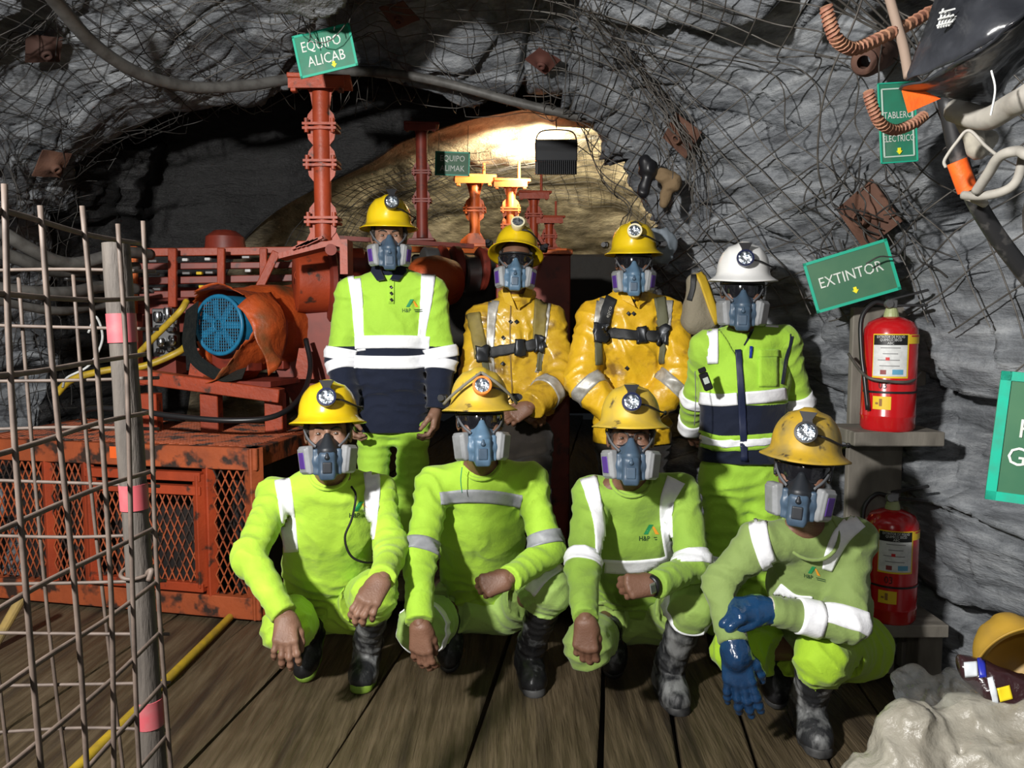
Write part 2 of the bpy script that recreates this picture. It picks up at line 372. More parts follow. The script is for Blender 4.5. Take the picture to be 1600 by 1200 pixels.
def rock_at(px, py, lift=0.0, drape=True):
    """the rock point seen at a pixel (nearest grid point to the ray, first hit) and the inward normal there"""
    d = A(at(px, py, 1.0)) - A((0, 0, CAMZ)); d = nrm(d); G = SHELL['drape' if drape else 'S']; O = A((0, 0, CAMZ))
    W = G - O; t = (W * d).sum(-1); dist = np.linalg.norm(W - t[..., None] * d, axis=-1)
    ok = (dist < 0.03 * np.maximum(t, 1) / 3 + 0.012) & (t > 1.0)
    if not ok.any(): ok = dist <= dist[t > 0.8].min() + 1e-4
    tt = np.where(ok, t, 1e9); k = np.unravel_index(np.argmin(tt), tt.shape)
    return Vector(G[k] + SHELL['N'][k] * lift), Vector(SHELL['N'][k]), k
# ------------------------------------------------------------------ floor of heavy planks
WOOD = mat('wet_dark_plank', (0.066, 0.049, 0.028), 0.40, col2=(0.118, 0.088, 0.052), scale=5, lo=.38, hi=.66, bump=0.012, bscale=9, stretch=(7.0, .55, 3), col3=(0.032, 0.023, 0.015), scale3=1.6, lo3=.5, hi3=.68, spec=.45, rvar=.2)
SUB = mat('dark_mud', (0.018, 0.014, 0.011), .8, bump=.02, bscale=6)
PA = math.radians(7.6)
PDIR = Vector((math.sin(PA), math.cos(PA), 0)); PX = Vector((math.cos(PA), -math.sin(PA), 0))
fl = MB(); fl.box((-.4, 4, -.12), (9, 14, .10)); FLOOR = tag(fl.build('floor', SUB), kind='structure')
def planks():
    # offsets across the planks measured at the line x at Y = 2.84
    edges = [-3.4, -3.0, -2.62, -2.22, -1.84, -1.43, -1.04, -.57, -.108, .344, .614, .872, 1.13, 1.40, 1.70, 2.05, 2.4]
    o0 = Vector((0, 2.84, 0))
    for i in range(len(edges) - 1):
        a, b = edges[i] * math.cos(PA), edges[i + 1] * math.cos(PA); w = b - a - random.uniform(.010, .020)
        y = -4.2; first = True
        while y < 6.4:
            L = random.uniform(5.2, 7.4) if not first else random.uniform(4.5, 7.5)
            first = False
            n = 14; me = MB()
            dz = random.uniform(-.006, .004); hw = w / 2; V = []; F = []
            for k in range(n + 1):
                t = y + L * k / n; jl = random.uniform(-.004, .004); jr = random.uniform(-.004, .004)
                for (sx, z) in ((-hw + jl, -.07), (-hw + jl, -.004), (-hw + .006 + jl, 0), (hw - .006 + jr, 0), (hw + jr, -.004), (hw + jr, -.07)):
                    c = o0 + PX * ((a + b) / 2 + sx) + PDIR * t; V.append(Vector((c.x, c.y, z + dz)))
            for k in range(n):
                for j in range(6):
                    F.append((k * 6 + j, k * 6 + (j + 1) % 6, (k + 1) * 6 + (j + 1) % 6, (k + 1) * 6 + j))
            F.append(tuple(range(6))); F.append(tuple(n * 6 + j for j in range(6))[::-1])
            me.add(V, F); me.build('plank', WOOD, FLOOR)
            y += L + .012
planks()
# ================================================================== implicit surfaces for bodies and clothes
SKIPF = [False]
def smin(a, b, k):
    h = np.maximum(k - np.abs(a - b), 0) / k
    return np.minimum(a, b) - h * h * k * 0.25
class Sdf:
    def __init__(s, k=0.03): s.p = []; s.k = k; s.cut = []; s.folds = []; s.noise = None
    def rc(s, a, b, ra, rb=None, k=None, neg=False, side=None, ks=1.0):
        s.p.append(('rc', A(a), A(b), ra, ra if rb is None else rb, s.k if k is None else k, neg, None if side is None else nrm(A(side)), ks)); return s
    def el(s, c, r, R=None, k=None, neg=False):
        s.p.append(('el', A(c), A(r), None if R is None else np.array(R, float), None, s.k if k is None else k, neg)); return s
    def bx(s, c, hsz, r, R=None, k=None, neg=False):
        s.p.append(('bx', A(c), A(hsz), None if R is None else np.array(R, float), r, s.k if k is None else k, neg)); return s
    def plane(s, c, n): s.cut.append((A(c), nrm(A(n)))); return s       # keeps the side opposite to n
    def fold(s, c, ax, rad, amp, wl, seed=0): s.folds.append((A(c), nrm(A(ax)), rad, amp, wl, seed)); return s
    def one(s, q, P):
        if q[0] == 'rc':
            a, b, ra, rb = q[1:5]; ba = b - a; L = ba @ ba + 1e-12
            h = np.clip(((P - a) @ ba) / L, 0, 1); w = P - a - h[:, None] * ba
            if q[7] is not None:
                c = w @ q[7]; w = w - np.outer(c * (1 - 1 / q[8]), q[7])
            return np.sqrt((w * w).sum(1)) - (ra + (rb - ra) * h)
        X = P - q[1]
        if q[3] is not None: X = X @ q[3]           # columns of R are the local axes
        if q[0] == 'el':
            k0 = np.sqrt(((X / q[2]) ** 2).sum(1)); k1 = np.sqrt(((X / (q[2] ** 2)) ** 2).sum(1)) + 1e-9
            return k0 * (k0 - 1) / k1
        d = np.abs(X) - (q[2] - q[4])
        return np.sqrt((np.maximum(d, 0) ** 2).sum(1)) + np.minimum(d.max(1), 0) - q[4]
    def __call__(s, P):
        d = None
        for q in s.p:
            e = s.one(q, P)
            if d is None: d = e
            elif q[6]: d = -smin(-d, e, q[5]) if q[5] > 0 else np.maximum(d, -e)
            else: d = smin(d, e, q[5]) if q[5] > 0 else np.minimum(d, e)
        if (s.folds or s.noise) and not SKIPF[0]:
            near = np.abs(d) < 0.03; Q = P[near]
            if len(Q):
                w = np.zeros(len(Q)); n1 = vnoise(Q * 9.0, 3) + 0.5 * vnoise(Q * 19.0, 4)
                for (c, ax, rad, amp, wl, seed) in s.folds:
                    X = Q - c; r2 = (X * X).sum(1) / (rad * rad); g = np.exp(-r2)
                    ph = (X @ ax) / wl * 2 * PI + 3.8 * n1 + seed
                    w += amp * g * (1 - 2 * np.abs(np.sin(ph * .5)) ** 0.8)
                if s.noise:
                    am, sc = s.noise
                    w += am * (1 - 2.4 * np.abs(vnoise(Q * sc + 5.1, 8))) + am * .5 * vnoise(Q * sc * 2.3, 9)
                d = d.copy(); d[near] -= w
        for c, n in s.cut: d = np.maximum(d, (P - c) @ n)
        return d
    def bounds(s, m=0.03):
        lo = A((1e9,) * 3); hi = -lo
        for q in s.p:
            if q[6]: continue
            if q[0] == 'rc':
                r = max(q[3], q[4]) * max(1, q[8])
                for c in (q[1], q[2]): lo = np.minimum(lo, c - r); hi = np.maximum(hi, c + r)
            else:
                r = q[2].max() if q[3] is None and q[0] == 'el' else np.linalg.norm(q[2])
                lo = np.minimum(lo, q[1] - r); hi = np.maximum(hi, q[1] + r)
        return lo - m, hi + m
_C8 = np.array([(x, y, z) for x in (0, 1) for y in (0, 1) for z in (0, 1)])
_E12 = [(a, b) for a in range(8) for b in range(a + 1, 8) if np.abs(_C8[a] - _C8[b]).sum() == 1]
def polygonize(f, h, lo=None, hi=None):
    if lo is None: lo, hi = f.bounds()
    H = 4 * h; n = np.maximum(2, np.ceil((hi - lo) / H).astype(int))
    ax = [lo[i] + (np.arange(n[i]) + .5) * H for i in range(3)]
    C = np.stack(np.meshgrid(*ax, indexing='ij'), -1).reshape(-1, 3)
    SKIPF[0] = True; dc = f(C); SKIPF[0] = False; act = (np.abs(dc) < H * 1.35).reshape(n)
    sg = np.where(dc < 0, -1.0, 1.0).reshape(n)
    N = n * 4 + 1
    val = np.ones(N); val[:-1, :-1, :-1] = sg.repeat(4, 0).repeat(4, 1).repeat(4, 2)
    m = np.zeros(N, bool); r = act.repeat(4, 0).repeat(4, 1).repeat(4, 2)
    for c in _C8: m[c[0]:N[0] - 1 + c[0], c[1]:N[1] - 1 + c[1], c[2]:N[2] - 1 + c[2]] |= r
    I = np.argwhere(m); val[m] = f(lo + I * h)
    ins = val < 0
    cells = np.zeros(N - 1, int)
    for c in _C8: cells += ins[c[0]:N[0] - 1 + c[0], c[1]:N[1] - 1 + c[1], c[2]:N[2] - 1 + c[2]]
    I = np.argwhere((cells > 0) & (cells < 8))
    if len(I) == 0: return np.zeros((0, 3)), np.zeros((0, 4), int)
    vv = np.stack([val[I[:, 0] + c[0], I[:, 1] + c[1], I[:, 2] + c[2]] for c in _C8], 1)
    acc = np.zeros((len(I), 3)); cnt = np.zeros(len(I))
    for a, b in _E12:
        x = (vv[:, a] < 0) != (vv[:, b] < 0); den = vv[:, a] - vv[:, b]; t = np.where(x, vv[:, a] / np.where(den == 0, 1, den), 0)
        acc += np.where(x[:, None], _C8[a] + t[:, None] * (_C8[b] - _C8[a]), 0); cnt += x
    V = lo + (I + acc / cnt[:, None]) * h
    idm = -np.ones(N - 1, np.int64); idm[tuple(I.T)] = np.arange(len(I))
    Q = []
    for k in range(3):
        u, w = (k + 1) % 3, (k + 2) % 3
        s0 = [slice(None)] * 3; s1 = [slice(None)] * 3; s0[k] = slice(0, -1); s1[k] = slice(1, None)
        a, b = ins[tuple(s0)], ins[tuple(s1)]; E = np.argwhere(a != b); E = E[(E[:, u] > 0) & (E[:, w] > 0) & (E[:, u] < N[u] - 1) & (E[:, w] < N[w] - 1)]
        if len(E) == 0: continue
        du = np.zeros(3, int); du[u] = 1; dw = np.zeros(3, int); dw[w] = 1
        q = np.stack([idm[tuple((E - o).T)] for o in (du + dw, dw, 0 * du, du)], 1)
        fl = ~a[tuple(E.T)]; q[fl] = q[fl][:, ::-1]; Q.append(q)
    Q = np.concatenate(Q); Q = Q[(Q >= 0).all(1)]
    return V, Q
def join_vq(parts):
    V = []; Q = []; n = 0
    for v, q in parts: V.append(v); Q.append(q + n); n += len(v)
    return np.concatenate(V), np.concatenate(Q)
def sdf_obj(name, f, h, m, parent, extra=None):
    v, q = polygonize(f, h) if f is not None else (np.zeros((0, 3)), np.zeros((0, 4), int))
    if extra: v, q = join_vq(([(v, q)] if len(v) else []) + extra)
    return link(name, fast_mesh(v - A(parent.location if parent else (0, 0, 0)), q, name), m, parent)
# --- strips and marks that lie on such a surface
def solid_grid(top, bot, ok, close_u=False):
    """closed thin solid between two (n,m,3) grids; cells with a false corner are left out"""
    n, m = ok.shape; V = np.concatenate([top.reshape(-1, 3), bot.reshape(-1, 3)]); K = n * m; idx = np.arange(K).reshape(n, m); F = []
    cell = {}
    nn = n if close_u else n - 1
    for i in range(nn):
        j2 = (i + 1) % n
        for j in range(m - 1):
            c = (idx[i, j], idx[j2, j], idx[j2, j + 1], idx[i, j + 1])
            if ok[i, j] and ok[j2, j] and ok[j2, j + 1] and ok[i, j + 1]:
                # skip torn cells
                if max(np.linalg.norm(V[c[0]] - V[c[1]]), np.linalg.norm(V[c[1]] - V[c[2]]), np.linalg.norm(V[c[2]] - V[c[3]])) > 0.06: continue
                F.append(c); F.append(tuple(x + K for x in c[::-1]))
                for a, b in ((c[0], c[1]), (c[1], c[2]), (c[2], c[3]), (c[3], c[0])):
                    cell[(a, b)] = 1
    for (a, b) in list(cell):
        if (b, a) not in cell: F.append((b, a, a + K, b + K))
    return V, F
def march(f, O, D, t0, t1, n=60, out=False):
    """first sign change along rays O + t D; out=False: from outside in, True: from inside out"""
    n = min(n, 42); ts = np.linspace(t0, t1, n); res = np.full(len(O), np.nan); prev = f(O + D * t0); pt = t0
    for t in ts[1:]:
        cur = f(O + D * t); hit = np.isnan(res) & (((prev > 0) & (cur <= 0)) if not out else ((prev <= 0) & (cur > 0)))
        if hit.any(): res[hit] = pt + (t - pt) * prev[hit] / (prev[hit] - cur[hit] + 1e-12)
        prev, pt = cur, t
    k = ~np.isnan(res)
    if k.any() and not out:
        st = (t1 - t0) / (n - 1); a = res[k] - st * .6; b = res[k] + st * .6
        for _ in range(7):
            c = (a + b) / 2; v = f(O[k] + D[k] * c[:, None]) > 0; a = np.where(v, c, a); b = np.where(v, b, c)
        res[k] = (a + b) / 2
    return res
def biggest(F):
    """faces of the largest connected piece"""
    p = {}
    def fd(x):
        while p.setdefault(x, x) != x: p[x] = p[p[x]]; x = p[x]
        return x
    for f in F:
        r = fd(f[0])
        for i in f[1:]: p[fd(i)] = r
    cnt = {}
    for f in F: cnt.setdefault(fd(f[0]), []).append(f)
    return max(cnt.values(), key=len)
def prune(V, F):
    used = sorted({i for f in F for i in f}); mp = {u: k for k, u in enumerate(used)}
    return [V[u] for u in used], [tuple(mp[i] for i in f) for f in F]
CAMO = A((0, 0, CAMZ))
def pxdir(P):
    P = A(P); u = (P[:, 0] - 800) / FPX; v = -(P[:, 1] - 600) / FPX
    return np.stack([u, cp_ + v * sp_, -sp_ + v * cp_], 1)
def drange(parent, depth):
    y = parent.location[1]; return (max(depth[0], y - .75), min(depth[1], y + .22))
def strip(name, f, path, width, m, parent, off=0.0055, depth=(2.2, 4.5), nw=7, step=3.5, nsm=8):
    """a band lying on surface f that follows a path given by the pixels it covers; width in pixels (one number or one per point)"""
    w = width if isinstance(width, (list, tuple)) else [width] * len(path)
    Pp = spline([(x, y, ww) for (x, y), ww in zip(path, w)], nsm) if len(path) > 2 else [Vector((*path[0], w[0])).lerp(Vector((*path[1], w[1])), i / 12) for i in range(13)]
    pts = []; acc = 0; out = [Pp[0]]
    for a, b in zip(Pp[:-1], Pp[1:]):
        acc += (b - a).to_2d().length
        if acc >= step: out.append(b); acc = 0
    if (out[-1] - Pp[-1]).length > 0.5: out.append(Pp[-1])
    G = []
    for i, p in enumerate(out):
        t = (out[min(i + 1, len(out) - 1)] - out[max(i - 1, 0)]).to_2d(); t = t.normalized() if t.length > 1e-6 else Vector((0, 1)); nn = Vector((-t.y, t.x))
        G.append([p.to_2d() + nn * p.z * (j / (nw - 1) - .5) for j in range(nw)])
    G = A([[tuple(q) for q in r] for r in G])
    depth = drange(parent, depth); D = pxdir(G.reshape(-1, 2)); O = np.repeat(CAMO[None], len(D), 0); r = march(f, O, D, depth[0], depth[1], 90)
    ok = ~np.isnan(r); r = np.where(ok, r, depth[1]); H = (O + D * r[:, None]).reshape(G.shape[0], nw, 3); ok = ok.reshape(G.shape[:2])
    nl = D / np.linalg.norm(D, axis=1, keepdims=True); nl = nl.reshape(H.shape)
    e = 0.004; S = H.reshape(-1, 3); g = np.stack([f(S + A(d) * e) - f(S - A(d) * e) for d in ((1, 0, 0), (0, 1, 0), (0, 0, 1))], 1); g /= np.linalg.norm(g, axis=1, keepdims=True) + 1e-9; g = g.reshape(H.shape)
    V, F = solid_grid(H + g * off, H - g * 0.006, ok)
    if not F: return None
    V, F = prune(V, biggest(F)); loc = A(parent.location if parent else (0, 0, 0))
    return link(name, mesh_from([v - loc for v in V], F, name), m, parent)
def band(name, f, a, b, t0, t1, m, parent, off=0.0055, rmax=0.13, na=64, nt=7, tilt=0.0):
    """a band wrapped round a limb a-b between the fractions t0 and t1"""
    a = A(a); b = A(b); ax = nrm(b - a); x = nrm(np.cross(ax, (0.3, 0.9, 0.2))); y = np.cross(ax, x); O = []; D = []; L = np.linalg.norm(b - a)
    for i in range(na):
        w = 2 * PI * i / na; d = x * math.cos(w) + y * math.sin(w)
        for j in range(nt):
            t = t0 + (t1 - t0) * j / (nt - 1); O.append(a + ax * (t * L + tilt * math.cos(w))); D.append(d)
    O = A(O); D = A(D); r = march(f, O, D, 0.0, rmax, 50, out=True); ok = ~np.isnan(r); r = np.where(ok, r, rmax)
    H = (O + D * r[:, None]).reshape(na, nt, 3); Dg = D.reshape(na, nt, 3)
    V, F = solid_grid(H + Dg * off, H - Dg * 0.006, ok.reshape(na, nt), close_u=True)
    if not F: return None
    V, F = prune(V, biggest(F)); loc = A(parent.location)
    return link(name, mesh_from([v - loc for v in V], F, name), m, parent)
def decal(name, f, polys, m, parent, off=0.003, depth=(2.2, 4.5)):
    """flat print given as pixel polygons, laid on the surface"""
    V = []; F = []
    loc = A(parent.location); depth = drange(parent, depth)
    AP = [q for P in polys for q in P]; D = pxdir(AP); O = np.repeat(CAMO[None], len(D), 0); r = march(f, O, D, depth[0], depth[1], 42)
    r = np.where(np.isnan(r), np.nanmedian(r) if not np.isnan(r).all() else 3.0, r)
    V = [tuple(h) for h in O + D * r[:, None] - D / np.linalg.norm(D, axis=1, keepdims=True) * off - loc]; n = 0
    for P in polys: F.append(tuple(range(n, n + len(P)))); n += len(P)
    return link(name, mesh_from(V, F, name), m, parent, smooth=False)
_TXT = {}
def text_mesh(s, size=1.0):
    """outline of a word, as vertices (x, y) and faces, lower left at 0,0"""
    if s in _TXT:
        V, F = _TXT[s]; return [(x * size, y * size) for x, y in V], F
    V, F = _text_mesh(s); _TXT[s] = (V, F); return text_mesh(s, size)
def _text_mesh(s, size=1.0):
    c = bpy.data.curves.new('t', 'FONT'); c.body = s; c.size = size; c.resolution_u = 2
    o = bpy.data.objects.new('t', c); COL.objects.link(o); dg = bpy.context.evaluated_depsgraph_get(); dg.update()
    me = bpy.data.meshes.new_from_object(o.evaluated_get(dg)); V = [(v.co.x, v.co.y) for v in me.vertices]; F = [tuple(p.vertices) for p in me.polygons]
    bpy.data.objects.remove(o); bpy.data.curves.remove(c); bpy.data.meshes.remove(me)
    return V, F
def reach(par, px, py, L, near=True):
    """point on the sight line of a pixel that lies a bone length away from the joint par"""
    d = nrm(pxdir([(px, py)])[0]); w = CAMO - A(par); b = d @ w; c = w @ w - L * L; disc = b * b - c
    t = -b if disc < 0 else (-b - math.sqrt(disc) if near else -b + math.sqrt(disc))
    p = CAMO + d * t
    if disc < 0: p = A(par) + nrm(p - A(par)) * L
    return p
TALL = .20   # height of the timber step the rear row stands on
# ================================================================== materials for the equipment
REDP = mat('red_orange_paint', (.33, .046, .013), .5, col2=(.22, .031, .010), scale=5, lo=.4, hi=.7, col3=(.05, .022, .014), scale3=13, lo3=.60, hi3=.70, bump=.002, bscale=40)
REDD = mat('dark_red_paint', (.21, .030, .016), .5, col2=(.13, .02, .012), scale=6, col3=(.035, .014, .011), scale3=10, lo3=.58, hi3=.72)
ORNG = mat('bright_orange_paint', (.62, .14, .028), .45, col2=(.48, .10, .022), scale=7, col3=(.16, .05, .02), scale3=12, lo3=.6, hi3=.72)
RUSTO = mat('rusty_orange_paint', (.33, .070, .020), .6, col2=(.22, .048, .016), scale=4, col3=(.030, .016, .011), scale3=9, lo3=.50, hi3=.60, bump=.003, bscale=30)
RUST = mat('brown_rust', (.115, .055, .035), .8, col2=(.075, .035, .024), scale=8, bump=.004, bscale=35)
WIRE = mat('dull_wire', (.105, .098, .088), .55, metal=.25, col2=(.06, .052, .045), scale=20)
WIRE_D = mat('dark_wire', (.035, .034, .033), .55, metal=.3, col2=(.06, .055, .05), scale=20)
FENCE = mat('dusty_rod', (.078, .057, .045), .65, col2=(.045, .032, .025), scale=30, lo=.35, hi=.65)
POLE = mat('grey_brown_pole', (.060, .051, .043), .75, col2=(.036, .030, .025), scale=18, lo=.35, hi=.65, stretch=(4, 4, .5), bump=.002, bscale=60)
PINK = mat('pink_tape', (.27, .045, .055), .55, col2=(.23, .07, .075), scale=26)
HOSE = mat('grey_hose', (.095, .092, .086), .55, col2=(.055, .052, .048), scale=16)
HOSEK = mat('black_hose', (.012, .012, .013), .35); HOSEY = mat('yellow_hose', (.46, .31, .02), .45, col2=(.34, .23, .03), scale=20)
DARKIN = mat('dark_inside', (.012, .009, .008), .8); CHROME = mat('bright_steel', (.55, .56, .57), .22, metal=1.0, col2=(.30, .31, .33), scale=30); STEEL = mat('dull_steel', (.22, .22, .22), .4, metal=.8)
TARP = mat('orange_tarp', (.44, .075, .014), .48, col2=(.30, .05, .012), scale=6, lo=.4, hi=.7, col3=(.10, .055, .02), scale3=3.2, lo3=.55, hi3=.68, bump=.010, bscale=16)
TARPI = mat('tarp_lining', (.016, .017, .015), .5, bump=.01, bscale=20); BLUE = mat('blue_motor_paint', (.012, .155, .29), .4, col2=(.012, .11, .21), scale=16)
SIGNG = mat('sign_green', (.022, .185, .11), .45, col2=(.03, .14, .085), scale=9, col3=(.10, .22, .15), scale3=5, lo3=.58, hi3=.8); SIGNB = mat('sign_border', (.015, .34, .22), .4); SIGNO = mat('sign_olive_green', (.055, .145, .075), .5, col2=(.035, .12, .065), scale=7, lo=.3, hi=.6)
LETW = mat('sign_white', (.62, .64, .60), .5, col2=(.48, .52, .47), scale=30); LETY = mat('sign_yellow', (.75, .68, .02), .5); SIGNW = mat('sign_pale_line', (.42, .52, .46), .5)
SHELFW = mat('grey_timber', (.17, .155, .13), .8, col2=(.10, .09, .075), scale=9, stretch=(1, 3, .35), bump=.004, bscale=20)
FIRE = mat('extinguisher_red', (.46, .008, .011), .22, col2=(.38, .008, .010), scale=5, coat=.4); LBLK = mat('label_black', (.008, .008, .008), .4); LWHT = mat('label_white', (.60, .61, .60), .5, col2=(.50, .51, .50), scale=40); LYEL = mat('label_yellow', (.68, .46, .02), .45); LRED = mat('label_red', (.5, .02, .02), .5)
# ------------------------------------------------------------------ low timber step for the rear row
def timber_step():
    t = empty('timber_step', (-.2, 3.95, 0), 'low dark timber step under the rear row of people', 'step')
    for i in range(4):
        b = MB(off=t.location); y = 3.62 + i * .20; b.box((-.12, y + .09, TALL - .03), (1.9, .185, .06), bev=.004); b.build('step_board', WOOD, t)
    for x in (-.95, -.12, .70):
        b = MB(off=t.location); b.box((x, 3.98, (TALL - .06) / 2), (.10, .78, TALL - .062), bev=.004); b.build('bearer', WOOD, t)
timber_step()
# ------------------------------------------------------------------ orange cabinet of expanded metal
def diamond_panel(b, O, X, Z, w, h, dx, dz, r, closed=True):
    """strands of an expanded-metal sheet in the plane O, X, Z"""
    O = Vector(O); X = Vector(X).normalized(); Z = Vector(Z).normalized(); nx = max(1, int(round(w / dx))); dx = w / nx; nz = max(1, int(round(h / dz))); dz = h / nz
    for i in range(-nz, nx + nz + 1):
        for s in (1, -1):
            # line x = i*dx + s * z * dx/dz
            x0 = i * dx; z0, z1 = 0.0, h
            f = lambda z: x0 + s * z * dx / dz
            zs = sorted([max(0, min(h, ((0 if k == 0 else w) - x0) * dz / dx * s)) for k in (0, 1)])
            if zs[1] - zs[0] < .004: continue
            b.tube([O + X * f(zs[0]) + Z * zs[0], O + X * f(zs[1]) + Z * zs[1]], r, 4, cap=False)
def cabinet():
    t = empty('mesh_cabinet', (-1.27, 3.70, 0), 'rusty orange steel cabinet with diamond mesh sides and top', 'cabinet')
    P0 = Vector((-1.24, 3.69, 0)); ang = math.radians(12); X = Vector((-math.cos(ang), math.sin(ang), 0)); Yd = Vector((math.sin(ang) * .75, math.cos(ang), 0)).normalized(); W, D, H = 1.68, .86, .875; z0 = .015
    Zv = Vector((0, 0, 1)); q = lambda x, y, z: P0 + X * x + Yd * y + Zv * z
    def bar(name, a, c, w, h, m=RUSTO, up=(0, 0, 1)):
        b = MB(off=t.location); b.bar(a, c, w, h, up, bev=.004); return b.build(name, m, t)
    for x in (.035, W - .035):
        for y in (.035, D - .035): bar('corner_post', q(x, y, z0), q(x, y, H), .07, .07)
    bar('top_rail', q(0, .03, H - .055), q(W, .03, H - .055), .065, .11); bar('bottom_rail', q(0, .03, z0 + .055), q(W, .03, z0 + .055), .065, .11)
    bar('top_rail', q(0, D - .03, H - .05), q(W, D - .03, H - .05), .06, .10)
    bar('side_rail', q(.03, 0, H - .05), q(.03, D, H - .05), .06, .10); bar('side_rail', q(.03, 0, z0 + .05), q(.03, D, z0 + .05), .06, .10)
    bar('side_rail', q(W - .03, 0, H - .05), q(W - .03, D, H - .05), .06, .10)
    # front: a panel, the door, another panel
    for x in (.28, .98): bar('mullion', q(x, .03, z0 + .10), q(x, .03, H - .10), .055, .05, REDP)
    bar('mullion', q(1.22, .03, z0 + .10), q(1.22, .03, H - .10), .05, .05, REDP)
    for (xa, xb) in ((.075, .25), (1.01, 1.195), (1.25, 1.61)):
        b = MB(off=t.location); diamond_panel(b, q(xa, .02, z0 + .12), X, (0, 0, 1), xb - xa, H - .25, .040, .095, .0042); b.build('mesh_panel', RUSTO, t)
    d = MB(off=t.location)
    for (a, c) in ((q(.32, .0, z0 + .15), q(.32, .0, H - .14)), (q(.94, .0, z0 + .15), q(.94, .0, H - .14)), (q(.30, .0, z0 + .15), q(.96, .0, z0 + .15)), (q(.30, .0, H - .15), q(.96, .0, H - .15)), (q(.30, .0, H - .22), q(.96, .0, H - .22))): d.bar(a, c, .045, .045, bev=.003)
    door = d.build('door', REDP, t)
    b = MB(off=t.location); diamond_panel(b, q(.34, .0, z0 + .17), X, (0, 0, 1), .58, H - .42, .042, .10, .0042); b.build('mesh_panel', RUSTO, door)
    b = MB(off=t.location); diamond_panel(b, q(.06, .04, H + .001), X, Yd, W - .12, D - .08, .055, .030, .0030); b.build('mesh_top', RUSTO, t)
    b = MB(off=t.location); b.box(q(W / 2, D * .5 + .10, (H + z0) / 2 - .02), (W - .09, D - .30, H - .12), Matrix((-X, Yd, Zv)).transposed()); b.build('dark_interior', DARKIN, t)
    b = MB(off=t.location); o = q(.79, -.006, H - .045); R = Matrix((-X, Yd, Zv)).transposed(); b.box(o, (.05, .004, .06), R); b.build('reflector_sticker', mat('sticker_orange', (.75, .12, .02), .5), t)
    b = MB(off=t.location); b.box(o - X * .04, (.03, .004, .055), R); b.build('reflector_sticker', LWHT, t)
    return q, H
CQ, CH = cabinet()
